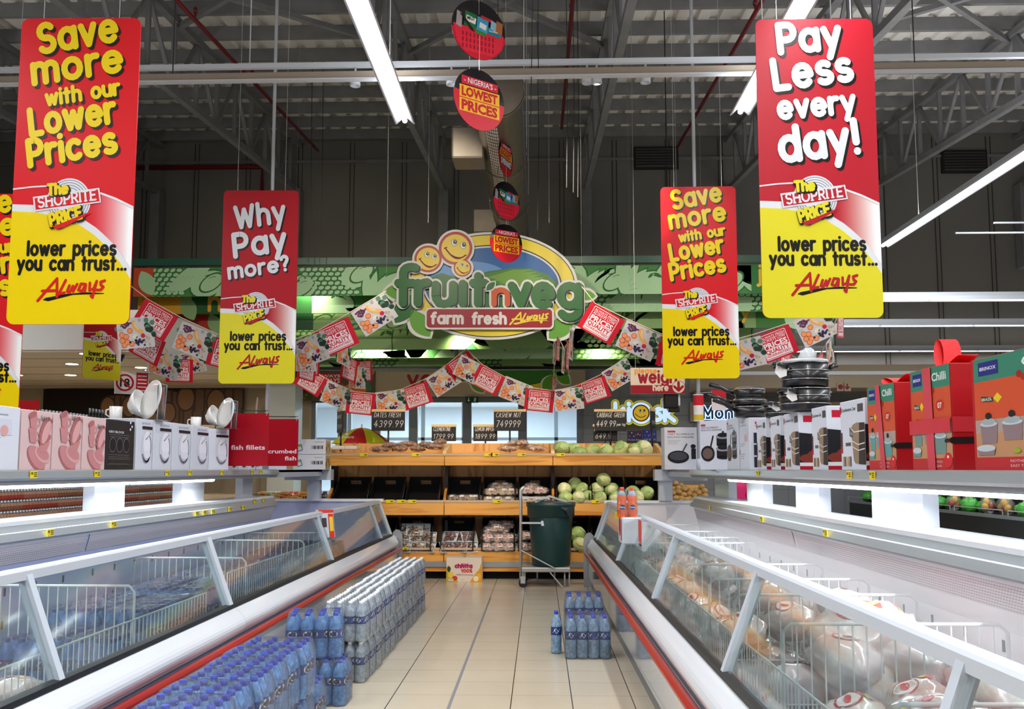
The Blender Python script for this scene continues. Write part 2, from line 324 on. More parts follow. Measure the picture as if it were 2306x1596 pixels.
mb = MB(); mb.bx(WL, WF, -.1, WR, 34, 0, M_floor); struct(mb, 'floor')
mb = MB(); mb.bx(-.582, 5, .0005, -.562, 11.4, .0012, mat('floor_tape', (128, 126, 130), .6)); struct(mb, 'trim_1')
# roof sheeting: corrugated, rising towards the back wall
M_roof = mat('roof_sheet', (226, 222, 216), .6, noise=.12, ns=1.5)
mb = MB(); pr = []; x = WL
while x < WR: pr += [(x, 0), (x+.16, 0), (x+.19, .05), (x+.29, .05)]; x += .32
v = [(px, y, RH(y)+pz+.2) for y in (WF, WB+.3) for px, pz in pr]; n = len(pr)
mb.add(v, [(i, i+1, n+i+1, n+i) for i in range(n-1)], M_roof); struct(mb, 'ceiling')
M_wall = mat('dark_wall_panel', (118, 116, 112), .75, noise=.06, ns=1)
mb = MB(); mb.bx(WL, WB, 3.6, WR, WB+.2, RH(WB)+.3, M_wall)
x = WL
while x < WR: mb.bx(x, WB-.02, 3.6, x+.012, WB, RH(WB), mat('panel_seam', (60, 54, 48), .8)); mb.bx(x+.09, WB-.02, 3.6, x+.1, WB, RH(WB), MATS['panel_seam']); x += 1.12
mb.bx(WL, WB-.05, 8.0, WR, WB, 8.06, M_steel)
struct(mb, 'wall_back')
mb = MB(); mb.bx(WL, WB, 0, -4.75, WB+.2, 3.6, M_beige); struct(mb, 'wall_back_left')
mb = MB(); mb.bx(.86, WB, 0, WR, WB+.2, 3.6, M_gtile)
for i in range(9): mb.bx(.86, WB-.004, .3+i*.38, 6, WB, .308+i*.38, mat('tile_joint', (96, 100, 108), .6))
for i in range(16): mb.bx(.9+i*.38, WB-.004, 0, .908+i*.38, WB, 3.6, MATS['tile_joint'])
struct(mb, 'wall_back_right')
mb = MB(); mb.bx(WL-.2, WF, 0, WL, WB, 9, M_wall); struct(mb, 'wall_left')
mb = MB(); mb.bx(WR, WF, 0, WR+.2, WB, 9, M_wall); struct(mb, 'wall_right')
mb = MB(); mb.bx(WL, WF-.2, 0, WR, WF, 9, M_beige); struct(mb, 'wall_front')
# beige header over the entrance and a lower band to the right
mb = MB(); mb.bx(-4.9, WB-.15, 2.98, .95, WB, 3.62, M_beige); struct(mb, 'trim_2')
mb = MB(); mb.bx(3.1, WB-1.2, 3.05, WR, WB, 3.5, M_beige); mb.bx(3.1, WB-1.22, 3.3, WR, WB-1.2, 3.37, M_white); struct(mb, 'trim_3')
mb = MB(); mb.bx(3.1, WB-.1, 2.45, 7.5, WB-.02, 2.85, M_beige); struct(mb, 'trim_4')
# pale bulkhead with the lower ceiling over the wine corner
mb = MB(); mb.bx(WL, 13.67, 3.2, -5.5, WB, 3.78, mat('bulkhead_paint', (236, 236, 230), .6)); struct(mb, 'trim_5')
mb = MB(); mb.bx(WL, 13.7, 3.17, -5.53, WB, 3.199, mat('ceiling_board', (214, 200, 182), .7))
for k in range(5): mb.bx(WL, 14.5+k*1.2, 3.165, -5.53, 14.52+k*1.2, 3.17, mat('board_joint', (150, 138, 122), .8))
struct(mb, 'ceiling_lower')
# entrance: doors with aluminium frames, the hall beyond
M_glass = film('clear_glass', (238, 246, 244), .16, .015)
M_dframe = mat('door_frame_grey', (98, 104, 112), .4, .3)
xs = [-4.75, -4.1, -3.4, -2.62, -1.5, -.35, .86]
for i in range(6):
    a, c = xs[i], xs[i+1]; mb = MB()
    for p, q_ in ((a, a+.09), (c-.09, c)): mb.bx(p, WB-.06, 0, q_, WB+.06, 2.98, M_dframe)
    mb.bx(a, WB-.05, 2.86, c, WB+.05, 2.98, M_dframe); mb.bx(a, WB-.05, 0, c, WB+.05, .1, M_dframe); pass
    d = struct(mb, 'door_%d' % (i+1)); g = MB(); g.bx(a+.09, WB-.006, .1, c-.09, WB+.006, 2.86, M_glass); g.build('door_glass', d)
mb = MB(); M_hall = mat('hall_paint', (214, 222, 236), .6); mb.bx(-9, 30, 0, 6, 30.2, 5, M_hall); mb.bx(-9, WB+.3, 3.4, 6, 30, 3.5, M_hall); mb.bx(-9.2, WB+.3, 0, -9, 30, 5, M_hall); mb.bx(2.6, WB+.3, 0, 2.8, 30, 5, M_hall)
struct(mb, 'wall_entrance_hall')
mb = MB()
for x in (-5.2, -3.2, -2.1, .4): mb.bx(x, 26, 0, x+.1, 26.1, 3.4, M_dframe)
mb.bx(-9, 26, 2.25, 2.6, 26.08, 2.33, M_dframe); mb.bx(-9, 26, 0, 2.6, 26.08, .9, mat('hall_counter', (120, 134, 160), .5)); struct(mb, 'trim_6')
def area(name, parent, loc, sx, sy, power, col=(1, 1, 1), rot=(0, 0, 0), spread=None):
    l = bpy.data.lights.new(name, 'AREA'); l.shape = 'RECTANGLE'; l.size = sx; l.size_y = sy; l.energy = power; l.color = col
    if spread: l.spread = spread
    o = bpy.data.objects.new(name, l); COL.objects.link(o); o.parent = parent; o.location = loc; o.rotation_euler = rot
    if parent: KIDS.setdefault(parent, []).append(o)
    return o
COOL = (.93, .96, 1.0)
for i, (x, y) in enumerate(((-4.2, 22.5), (-1.4, 22.5), (1.2, 22.5), (-4.2, 26.5), (-1.4, 27))):
    t = thing('hall_ceiling_light', '%s recessed white light panel in the hall ceiling beyond the glass doors' % nth(i), 'ceiling light', (x, y, 3.4), 0, 'hall light panels')
    mb = MB(); mb.bx(-.6, -.3, -.03, .6, .3, 0, M_wpaint); mb.build('frame', t)
    area('lamp', t, (0, 0, -.04), 1.1, .5, 320, (.8, .88, 1))
# ---------------------------------------------------------------- roof steel
for k in range(19):
    D = 4.1+k*.97*1.0
    if D > 19.9: break
    mb = MB(); h = RH(D)
    mb.add([(x, D+y, h+z) for x in (WL, WR) for y, z in ((0, 0), (.07, 0), (.07, .03), (.012, .03), (.012, .17), (.07, .17), (.07, .2), (0, .2))],
           [tuple(range(7, -1, -1)), tuple(range(8, 16))]+[(i, (i+1) % 8, 8+(i+1) % 8, 8+i) for i in range(8)], M_steel)
    solo(mb, 'roof_purlin', 'grey steel purlin under the roof, %s counting from the camera to the back wall' % nth(k), 'roof beam', group='roof purlins')
TX = [(-8.1, 'far left edge'), (-5.12, 'passing above the big left banner'), (-2.0, 'left of the round signs'), (1.0, 'right of the round signs'), (4.0, 'behind the white-lettered red banner'), (7.0, 'right edge of the photo'), (10.0, 'far right')]
for X, w_ in TX:
    t = thing('roof_truss', 'long grey steel roof truss running to the back wall, %s' % w_, 'roof truss', (X, 0, 0))
    lo = lambda D: RH(D)-1.1; hi = lambda D: RH(D)-.06
    c = MB(); c.bar((0, 2.5, lo(2.5)), (0, WB-.1, lo(WB-.1)), .1, .1, M_steel); c.build('bottom_chord', t)
    c = MB(); c.bar((0, 2.5, hi(2.5)), (0, WB-.1, hi(WB-.1)), .12, .1, M_steel); c.build('top_chord', t)
    D = 3.0; i = 0
    while D < WB-.3:
        c = MB(); c.bar((0, D, lo(D)), (0, D, hi(D)), .06, .06, M_steel); c.build('upright', t)
        if D+.9 < WB:
            c = MB(); c.bar((0, D, lo(D) if i % 2 else hi(D)), (0, D+.9, hi(D+.9) if i % 2 else lo(D+.9)), .05, .05, M_steel); c.build('web_strut', t)
        D += .9; i += 1
    c = MB(); c.bx(-.1, WB-.35, 5.6, .1, WB-.06, lo(WB), M_steel); c.build('column_head', t)
for i, (X0, D0, X1, D1) in enumerate(((-5.1, 13, -2, 10), (-5.1, 11, -2, 14), (-2, 10.5, 1, 14), (1, 10.5, -2, 14.2), (1, 11.5, 4, 8.5), (1, 8.5, 4, 12), (4, 11, 7, 14), (7, 11, 4, 14))):
    c = MB(); c.bar((X0, D0, RH(D0)-.12), (X1, D1, RH(D1)-.12), .07, .07, M_steel)
    solo(c, 'roof_brace', 'thin diagonal steel brace under the purlins, %s from the left, leaning %s' % (nth(i), 'left' if D1 < D0 else 'right'), 'roof brace', group='roof braces')
# sprinkler pipes
for X, D1, w_ in ((.43, 17.5, 'right of the round signs'), (2.8, 19, 'behind the white-lettered red banner'), (-4.5, 19, 'at left beside the truss'), (8.2, 17, 'at the far right')):
    t = thing('sprinkler_pipe', 'thin dark red sprinkler pipe hung under the roof, %s' % w_, 'pipe', (X, 0, 0))
    c = MB(); c.path([(0, 5, RH(5)-.42), (0, D1, RH(D1)-.42)], .03, M_redpipe); c.build('pipe', t)
    for D in (9.5, 12, 14.5):
        c = MB(); c.path([(0, D, RH(D)-.42), (0, D, RH(D)-.3)], .014, M_redpipe); c.lathe([(.03, 0), (.03, .05), (.012, .08)], M_redpipe, 8, (0, D, RH(D)-.32)); c.build('sprinkler_head', t)
c = MB(); c.path([(-9, WB-.12, 7.9), (-5.9, WB-.12, 7.9), (-5.9, WB-.12, 7.1), (-5.9, WB-.12, 4.9)], .05, M_redpipe); [c.bar((x, WB-.12, z), (x, WB-.022, z), .03, .03, M_redpipe) for x, z in ((-8, 7.9), (-6.5, 7.9), (-5.9, 6), (-5.9, 5.1))]
solo(c, 'fire_main', 'dark red pipe crossing and dropping down the back wall at left', 'pipe')
# ---------------------------------------------------------------- light strips
M_ivory = mat('ivory_rail', (150, 138, 124), .5)
ROOF_FILL = .55
def strip(name_where, p0, p1, power=P_STRIP, lit=True, rods=True, grp='strip lights'):
    p0, p1 = Vector(p0), Vector(p1); L = (p1-p0).length; a = math.atan2(p1.y-p0.y, p1.x-p0.x)
    t = thing('strip_light', name_where, 'strip light', (p0+p1)/2, a, grp)
    if not lit:
        c = MB(); c.bx(-L/2, -.03, -.02, L/2, .03, .05, M_ivory); c.bx(-L/2, -.045, -.035, L/2, .03, -.02, M_wpaint); c.build('rail', t)
        for sx in (-.42, -.2, 0, .2, .42):
            q_ = p0+(p1-p0)*(.5+sx); c = MB(); c.path([(sx*L, 0, .04), (sx*L, 0, RH(q_.y)-q_.z+.2)], .006, M_cord, 4); c.build('hanger', t)
        return t
    c = MB(); c.add([(x, y, z) for x in (-L/2, L/2) for y, z in ((-.03, .1), (.03, .1), (.045, .045), (.1, -.02), (.085, -.02), (.03, .035), (-.03, .035), (-.085, -.02), (-.1, -.02), (-.045, .045))],
          [(i, (i+1) % 10, 10+(i+1) % 10, 10+i) for i in range(10)]+[tuple(range(9, -1, -1)), tuple(range(10, 20))], M_wpaint); c.build('reflector', t)
    n = max(1, round(L/1.5))
    for i in range(n):
        x0 = -L/2+L*i/n+.03; x1 = -L/2+L*(i+1)/n-.03
        c = MB(); c.path([(x0, 0, .005), (x1, 0, .005)], .026, M_tube if lit else M_wpaint, 8); c.build('tube', t)
    if rods:
        for sx in (-1, 1):
            q_ = (p0+p1)/2+(p1-p0)*.42*sx; c = MB(); c.path([(sx*L*.42, 0, .09), (sx*L*.42, 0, RH(q_.y)-q_.z+.05)], .005, M_wire, 4); c.build('hanger', t)
    if lit and power:
        area('lamp', t, (0, 0, -.025), L-.06, .12, power*L, COOL)
        area('lamp', t, (0, 0, .105), L-.06, .05, power*L*ROOF_FILL, COOL, (pi, 0, 0))      # upward lamp added to brighten the roof
    return t
strip('bright white strip light hanging at upper left of centre, nearest the round signs', (-1.36, -3.5, 5), (-1.36, 9.5, 5))
strip('bright white strip light behind the big red banner at upper right', (2.0, -3.5, 5), (2.0, 9.35, 5))
strip('bright white strip light glimpsed at the left edge beside the big banner', (-4.87, -3.5, 5), (-4.87, 7.6, 5))
strip('long white strip light slanting down the right edge of the photo', (5.45, -3.5, 5), (5.45, 15.2, 5))
strip('white strip light low at the right edge above the level strips', (8.0, 3, 4.2), (8.0, 12.6, 4.2), 12)
strip('white strip light across the right side, uppermost of the three level ones', (4.0, 13.8, 3.9), (12, 13.8, 3.9), 5)
strip('white strip light across the right side, middle of the three level ones', (4.2, 16.3, 3.9), (12, 16.3, 3.9), 4)
strip('white strip light across the right side, lowest of the three level ones', (2.6, 19.6, 3.87), (12, 19.6, 3.87), 2.5)
strip('strip light at the left edge low behind the big banner', (-8.3, 2, 4.4), (-8.3, 12.5, 4.4), 12)
t = strip('unlit white trunking rail crossing the whole hall under the roof', (-9, 9.1, 5.31), (9, 8.95, 5.27), 0, False)
c = MB(); c.bar((-9, 9.65, 5.66), (9, 9.5, 5.64), .05, .05, M_wpaint); [c.path([(x, 9.57, 5.66), (x, 9.57, RH(9.6)+.2)], .006, M_wpaint, 4) for x in (-6, -3, 0, 3, 6)]; solo(c, 'cable_rail', 'thin white cable rail crossing under the roof behind the trunking rail', 'rail')
for X, D, z, w_ in ((6.6, 12, 4.55, 'upper'), (5.9, 11.5, 4.3, 'lower')):
    c = MB(); c.bar((X-.9, D, z), (X+.9, D, z), .02, .02, M_wpaint); solo(c, 'hanging_rail', 'thin white rail hanging in the dark at right, the %s of two' % w_, 'rail')
# power poles
for x, D, z0, w_ in ((619, 10.4, 1.48, 'left freezer shelf, behind the crimson banner'), (1573, 10.5, 1.48, 'right freezer shelf, behind the small banner')):
    p = at(x, 200 if x < 1000 else 900, D); t = thing('power_pole', 'slim white cable pole from roof to %s' % w_, 'pole', (p.x, D, z0))
    c = MB(); c.path([(0, 0, 0), (0, 0, RH(D)-z0)], .02, M_wpaint, 8); c.build('pole', t); c = MB(); c.lathe([(.035, 0), (.035, .1), (.022, .11)], M_wpaint, 10); c.build('socket', t)
# loose drop cables
for i, (x, D) in enumerate(((1275, 11), (1290, 11.2), (1300, 11.4), (1195, 9), (1210, 13), (700, 15), (725, 15), (1120, 12))):
    p = at(x, 300, D); c = MB(); c.path([(p.x, D, RH(D)+.22), (p.x+.02, D, 6), (p.x, D, 4.75)], .006, M_cord, 4)
    solo(c, 'drop_cable', 'thin dark cable hanging from the roof, %s' % ('%s of the group near the round signs' % nth(i) if i < 5 else ['left of the pair by the crimson banner', 'right of the pair by the crimson banner', 'beside the metal duct'][i-5]), 'cable', group='drop cables')
# air duct
m = mat('duct_metal', (128, 119, 107), .45, .5, noise=.12, ns=5); mh = mat('duct_holes', (232, 230, 224), .5)
t = thing('air_duct', 'long round metal air duct with perforated strips hanging above the fruit sign', 'air duct', (-.46, 10.2, 5.62))
c = MB(); c.X = Matrix.Rotation(-pi/2, 4, 'X'); c.lathe([(.0, 0), (.3, 0), (.3, .04), (.285, .05), (.285, 6.6)], m, 28); c.build('tube', t)
c = MB()
for k in range(56):
    for j in range(6):
        a = -pi/2-.55+j*.09; y = .3+k*.11
        c.add([(.287*cos(a+e), y+f, .287*sin(a+e)) for e, f in ((0, 0), (.06, 0), (.06, .08), (0, .08))], [(0, 1, 2, 3)], mh)
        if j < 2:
            a = -.28+j*.1; c.add([(.287*cos(a+e), y+f, .287*sin(a+e)) for e, f in ((0, 0), (.07, 0), (.07, .08), (0, .08))], [(0, 1, 2, 3)], mat('duct_glint', (170, 190, 240), .3, .4))  # bluish reflection line on the metal, painted as small glint patches
c.build('holes_and_glint', t)['kind'] = 'stuff'
for y in (.0, 2.2, 4.4):
    c = MB(); c.path([(.31*cos(a*pi/12), y+.03, .31*sin(a*pi/12)) for a in range(25)], .008, m, 5, False); c.build('band', t)
    for sx in (-1, 1):
        c = MB(); c.path([(sx*.3, y+.03, 0), (sx*.3, y+.03, RH(10.2+y)-5.62)], .006, M_wire, 4); c.build('hanger', t)
for y in (1.4, 5.2):
    c = MB(); c.rbx(-.62, y, -.3, -.22, y+.5, .1, m, .02)
    c.build('outlet_box', t)
# wall grilles
for x, y, w_ in ((1477, 357, 'above the small yellow-lettered banner'), (2170, 365, 'at upper right')):
    p = at(x, y, WB-.03); t = thing('wall_vent', 'dark louvred vent high on the back wall %s' % w_, 'vent', p)
    c = MB(); c.bx(-.47, -.05, -.24, .47, .02, .24, mat('vent_dark', (26, 25, 26), .6)); c.build('frame', t)
    for k in range(7):
        c = MB(); c.add([(-.43, -.06, -.2+k*.06), (.43, -.06, -.2+k*.06), (.43, -.09, -.165+k*.06), (-.43, -.09, -.165+k*.06)], [(0, 1, 2, 3)], mat('vent_slat', (44, 42, 42), .5)); c.build('slat', t)
# downlights of the wine corner
for i, (x, y) in enumerate(((195, 796), (27, 819), (162, 819), (318, 827), (340, 833), (38, 844), (159, 844), (277, 845))):
    d = CR @ Vector(((x-CX)/F, -(y-CY)/F, -1)); p = Vector((0, 0, EYE))+d*((3.165-EYE)/d.z)
    t = thing('downlight', 'small round downlight in the low ceiling at left, %s' % ['nearest one', 'middle row, leftmost', 'middle row, second from left', 'middle row, third from left', 'middle row, beside the bunting', 'far row, leftmost', 'far row, middle', 'far row, rightmost'][i], 'downlight', p, 0, 'downlights')
    c = MB(); c.lathe([(.0, -.004), (.1, -.004), (.125, 0), (.125, .004)], M_wpaint, 16); c.build('rim', t); c = MB(); c.lathe([(0, -.01), (.095, -.008), (.095, -.003)], M_bulb, 16); c.build('lens', t)
    area('lamp', t, (0, 0, -.02), .15, .15, 14, (1, .9, .75))
# ================================================================ FREEZERS
BL, BR, RZ = -1.89, .755, radians(.66)
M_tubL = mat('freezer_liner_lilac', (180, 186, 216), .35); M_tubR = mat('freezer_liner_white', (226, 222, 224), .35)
M_pane = film('freezer_glass', (240, 247, 245), .15, .02)
M_gask = mat('black_gasket', (14, 14, 15), .45); M_post = mat('frame_post', (196, 204, 214), .3); M_ral = mat('price_rail_grey', (158, 164, 168), .3, .3)
M_panel = mat('front_panel_enamel', (214, 220, 228), .07, coat=1)
M_slot = mat('clip_slot', (20, 20, 24), .6); M_basket = mat('basket_wire', (230, 232, 232), .35)
# honeycomb air grille
m = bpy.data.materials.new('air_grille'); m.use_nodes = True; nt = m.node_tree; b = nt.nodes['Principled BSDF']
tc = nt.nodes.new('ShaderNodeTexCoord'); ck = nt.nodes.new('ShaderNodeTexBrick'); mp = nt.nodes.new('ShaderNodeMapping'); mp.inputs['Rotation'].default_value = (0, radians(90), radians(90))
nt.links.new(tc.outputs['Object'], mp.inputs[0]); nt.links.new(mp.outputs[0], ck.inputs['Vector'])
ck.inputs['Scale'].default_value = 1; ck.inputs['Brick Width'].default_value = .022; ck.inputs['Row Height'].default_value = .012; ck.inputs['Mortar Size'].default_value = .0035
ck.inputs['Color1'].default_value = rgb((158, 150, 154)); ck.inputs['Color2'].default_value = rgb((168, 158, 160)); ck.inputs['Mortar'].default_value = rgb((208, 204, 208))
nt.links.new(ck.outputs['Color'], b.inputs['Base Color']); M_grille = m
def iw(side, p, D, h):      # island coordinates to the room: p into the freezer from its front foot
    if side < 0: return Vector((BL-p, D, h))
    return Matrix.Rotation(RZ, 3, 'Z') @ Vector((BR+p, D, h))
IROT = lambda side: RZ if side > 0 else 0
def cabinet(side, y0, y1, divs, label, end, yb=None):
    yb = yb or y1          # where the middle partition stops; past it the end tub runs right across
    rot = IROT(side); base = BL if side < 0 else BR
    t = thing('island_freezer', label, 'freezer', (0, 0, 0), rot)
    X = lambda p: base+side*p
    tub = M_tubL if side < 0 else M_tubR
    def ext(name, prof, m, a=y0, c=y1, smooth=False, parent=t):
        mb = MB(); mb.ext([(X(p), h) for p, h in prof], a, c, m, True, smooth); return mb.build(name, parent)
    ext('plinth', [(.03, 0), (.03, .13), (.1, .13), (.1, 0)], mat('plinth_grey', (128, 132, 138), .35, .5))
    mb = MB(); y = y0; n = max(1, round((y1-y0)/2.4))
    for i in range(n):
        a, c = y0+(y1-y0)*i/n+.003, y0+(y1-y0)*(i+1)/n-.003
        mb.ext([(X(p), h) for p, h in ((0, .12), (0, .40), (.05, .40), (.05, .12))], a, c, M_panel)
    mb.build('front_panel', t)
    bump = [(.05, .44)]+[(.045-.075*sin(pi*(.12+.8*k/10))+.03*k/10, .44+.155*k/10) for k in range(11)]+[(.1, .6), (.12, .55), (.1, .44)]
    ext('bumper_panel', bump, M_white, y0+.002, y1-.002, False)
    rail = [(-.028+.03*cos(a*pi/6), .418+.024*sin(a*pi/6)) for a in range(12)]
    ext('red_bumper_rail', rail, M_red, smooth=True)
    ext('gasket', [(.062, .596), (.062, .622), (.1, .628), (.1, .596)], M_gask)
    # glass wall
    gb, gt = (.09, .622), (.245, 1.04)
    def slab(p, q_, a, c, th, m, name):
        mb = MB(); dx, dz = q_[0]-p[0], q_[1]-p[1]; l = math.hypot(dx, dz); nx, nz = -dz/l*th/2, dx/l*th/2
        mb.ext([(X(p[0]-nx), p[1]-nz), (X(q_[0]-nx), q_[1]-nz), (X(q_[0]+nx), q_[1]+nz), (X(p[0]+nx), p[1]+nz)], a, c, m); return mb.build(name, t)
    es = [y0]+divs+[y1]
    for i in range(len(es)-1): slab(gb, gt, es[i]+.02, es[i+1]-.02, .008, M_pane, 'glass_pane')
    for d, wd in [(d, .045) for d in divs]+([(y0+.05, .08)] if not end else [])+([(y1-.04, .07)]):
        slab((.088, .615), (.25, 1.05), d-wd/2, d+wd/2, .045, M_post, 'glass_post')
    ext('top_rail', [(.225, 1.025), (.225, 1.062), (.238, 1.07), (.285, 1.07), (.295, 1.06), (.295, 1.03)], M_wpaint, y0+.001, y1-.001)
    # tub
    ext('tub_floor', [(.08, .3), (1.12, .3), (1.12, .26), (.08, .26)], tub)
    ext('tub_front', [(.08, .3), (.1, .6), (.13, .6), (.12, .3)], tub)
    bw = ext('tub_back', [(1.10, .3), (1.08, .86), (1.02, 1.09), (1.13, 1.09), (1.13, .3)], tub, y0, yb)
    mb = MB()
    y = y0+.2
    while y < yb-.1:
        for h, pp in ((.80, 1.0815), (.62, 1.0885)): mb.bx(X(pp-.004), y-.008, h-.022, X(pp+.004), y+.008, h+.022, M_slot)
        y += .33
    mb.build('shelf_clips', bw)['kind'] = 'stuff'
    sk = (.86-1.09)
    mb = MB(); P = [(1.056, .952), (1.027, 1.06)]; mb.add([(X(p-.004), y, h) for p, h in P for y in (y0+.02, yb-.02)], [(0, 1, 3, 2)], M_grille); mb.build('air_grille', bw)
    for h, dp in ((1.086, 0), (1.13, .03)):
        ext('price_rail', [(1.0+dp, h-.012), (.985+dp, h), (1.0+dp, h+.042), (1.02+dp, h+.046), (1.02+dp, h-.012)], M_ral, y0, yb)
        # screws stand on the rails
    ext('upstand', [(1.02, 1.06), (1.03, 1.19), (1.3, 1.19), (1.3, 1.06)], M_white, y0, yb)
    mb = MB(); mb.bx(*sorted((X(1.14), X(2.4)))[:1], y0, .0, sorted((X(1.14), X(2.4)))[1], yb, 1.0, M_white); mb.build('rear_cabinet', t)
    if end:
        ext('end_tub_floor', [(1.12, .3), (2.2, .3), (2.2, .26), (1.12, .26)], tub, yb, y1); ext('end_tub_side', [(2.14, .0), (2.14, 1.02), (2.2, 1.02), (2.2, 0)], tub, yb, y1)
        mb = MB(); mb.ext([(X(p), h) for p, h in ((.03, .28), (.0, .42), (.02, .58), (.09, .62), (.25, 1.05), (2.2, 1.05), (2.2, .0), (.03, 0))], y1, y1+.06, tub); mb.build('end_wall', t)
        mb = MB(); mb.bx(X(.2) if side > 0 else X(1.9), y1-.02, 1.05, X(1.9) if side > 0 else X(.2), y1+.1, 1.085, M_white); mb.build('end_cap', t)
        pts = [(-.06, 0), (-.06, .55), (-.05, .62), (-.02, .67), (.03, .68), (.07, .64), (.07, 0)]
        mb = MB(); mb.ext([(X(p), h) for p, h in pts], y1+.06, y1+.09, M_alu); mb.build('bumper_plate', t)
    return t
cabinet(-1, 1.2, 6.22, [4.0], 'near unit of the left island freezer, holding frozen packets and blue capped bottles', False)
cabinet(-1, 6.22, 12.9, [9.23, 12.1], 'far unit of the left island freezer, ending at the wooden fruit stand', True, 10.6)
cabinet(1, 1.0, 6.6, [2.26, 4.23], 'near unit of the right island freezer, holding bagged frozen chicken', False)
cabinet(1, 6.6, 12.3, [9.23, 11.9], 'far unit of the right island freezer, ending beside the green bin', True, 10.5)
def overshelf(side, y0, y1, yend, label, solids, tubes):
    rot = IROT(side); base = BL if side < 0 else BR; X = lambda p: base+side*p
    t = thing('overhead_shelf', label, 'shelf', (0, 0, 0), rot)
    def box(name, p0, a, h0, p1, c, h1, m, parent=t):
        x0, x1 = sorted((X(p0), X(p1))); mb = MB(); mb.bx(x0, a, h0, x1, c, h1, m); return mb.build(name, parent)
    def ext(name, prof, m, a=y0, c=y1):
        mb = MB(); mb.ext([(X(p), h) for p, h in prof], a, c, m); return mb.build(name, t)
    box('shelf_board', 1.0, y0, 1.445, 1.55, yend, 1.47, M_wpaint)
    ext('price_rail', [(.985, 1.415), (.975, 1.428), (.985, 1.468), (1.0, 1.476), (1.02, 1.476), (1.02, 1.415)], M_ral)
    ext('light_housing', [(1.0, 1.39), (1.0, 1.445), (1.16, 1.445), (1.16, 1.415), (1.05, 1.39)], M_ral)
    for a, c in solids: 
        box('post_panel', 1.24, a, 1.18, 1.32, c, 1.445, M_white)
    for a, c in tubes:
        mb = MB(); mb.path([(X(1.06), a+.02, 1.385), (X(1.06), c-.02, 1.385)], .017, M_tube, 8); mb.build('light_tube', t)
        area('lamp', t, (X(1.07), (a+c)/2, 1.365), .05, c-a-.04, P_TUBE*(c-a), (.87, .93, 1), (0, side*radians(18), 0))
    ep = 1.12 if side < 0 else .98
    box('end_post', ep-.085, yend-.12, 1.06, ep+.085, yend, 1.34, M_wpaint)
    box('end_arm', .88 if side < 0 else .84, yend-.16, 1.335, 1.5, yend+.02, 1.475, M_wpaint)
    box('side_arm', 1.0, y1, 1.39, 1.06, yend-.16, 1.47, M_wpaint)
    return t
SHL = overshelf(-1, .8, 10.6, 12.95, 'lit white overhead shelf along the left freezer carrying crockery boxes', [(.9, 2.0), (3.2, 3.75), (4.9, 5.3), (6.74, 7.24), (8.4, 8.97), (10.15, 10.5)], [(1.2, 3.1), (3.1, 5), (5, 6.9), (6.9, 8.7)])
SHR = overshelf(1, .8, 10.5, 12.4, 'lit white overhead shelf along the right freezer carrying cookware boxes', [(.9, 1.6), (2.2, 3.0), (4.95, 5.68), (6.7, 7.28), (8.28, 8.9), (9.7, 10.4)], [(1.2, 3.0), (3.0, 5.05), (5.1, 7), (7, 8.8)])
# yellow price tags clipped on the rails
def ptag(side, D, p, h, where, w_=.078):
    c = MB(); c.bx(-w_/2, -.004, 0, w_/2, 0, .042, M_yel); c.face((-w_/2, -.004, 0), (1, 0, 0), (0, 0, 1), (0, -1, 0))
    for k in range(3): c.R2(w_*.5, .009+k*.01, w_*.92, .014+k*.01, pc(70, 60, 20))
    c.R2(w_*.08, .022, w_*.38, .034, pc(110, 96, 20))
    solo(c, 'price_tag', where, 'price tag', iw(side, p, D, h), (pi/2 if side < 0 else -pi/2)+IROT(side), 'shelf edge price tags')
def dpx(side, x, p):        # distance at which photo column x meets the line p of an island
    lo, hi_ = 1.5, 30
    for _ in range(40):
        mid = (lo+hi_)/2; q_ = iw(side, p, mid, 1.45); c = CR.transposed() @ (q_-Vector((0, 0, EYE))); px = CX+F*c.x/-c.z
        if (px < x) == (side < 0): lo = mid
        else: hi_ = mid
    return lo
for i, x in enumerate((77, 220, 378, 429, 501, 569, 589)): ptag(-1, dpx(-1, x, .97), .975, 1.428, 'yellow price tag on the upper left shelf edge, %s from the left' % nth(i))
for i, x in enumerate((120, 261, 447, 464, 483, 521, 551)): ptag(-1, dpx(-1, x, .98), .983, 1.088, 'yellow price tag on the left freezer inner rail, %s from the left' % nth(i))
for i, x in enumerate((578, 598)): ptag(-1, dpx(-1, x, 1.0), 1.012, 1.135, 'yellow price tag near the far end of the left upper freezer rail, %s of two' % nth(i))
for i, x in enumerate((1705, 1911, 1963)): ptag(1, dpx(1, x, .97), .975, 1.428, 'yellow price tag on the upper right shelf edge, %s from the left' % nth(i), .075)
for i, x in enumerate((1595, 1712, 1854)): ptag(1, dpx(1, x, .98), .983, 1.088, 'yellow price tag on the right freezer inner rail, %s from the left' % nth(i))
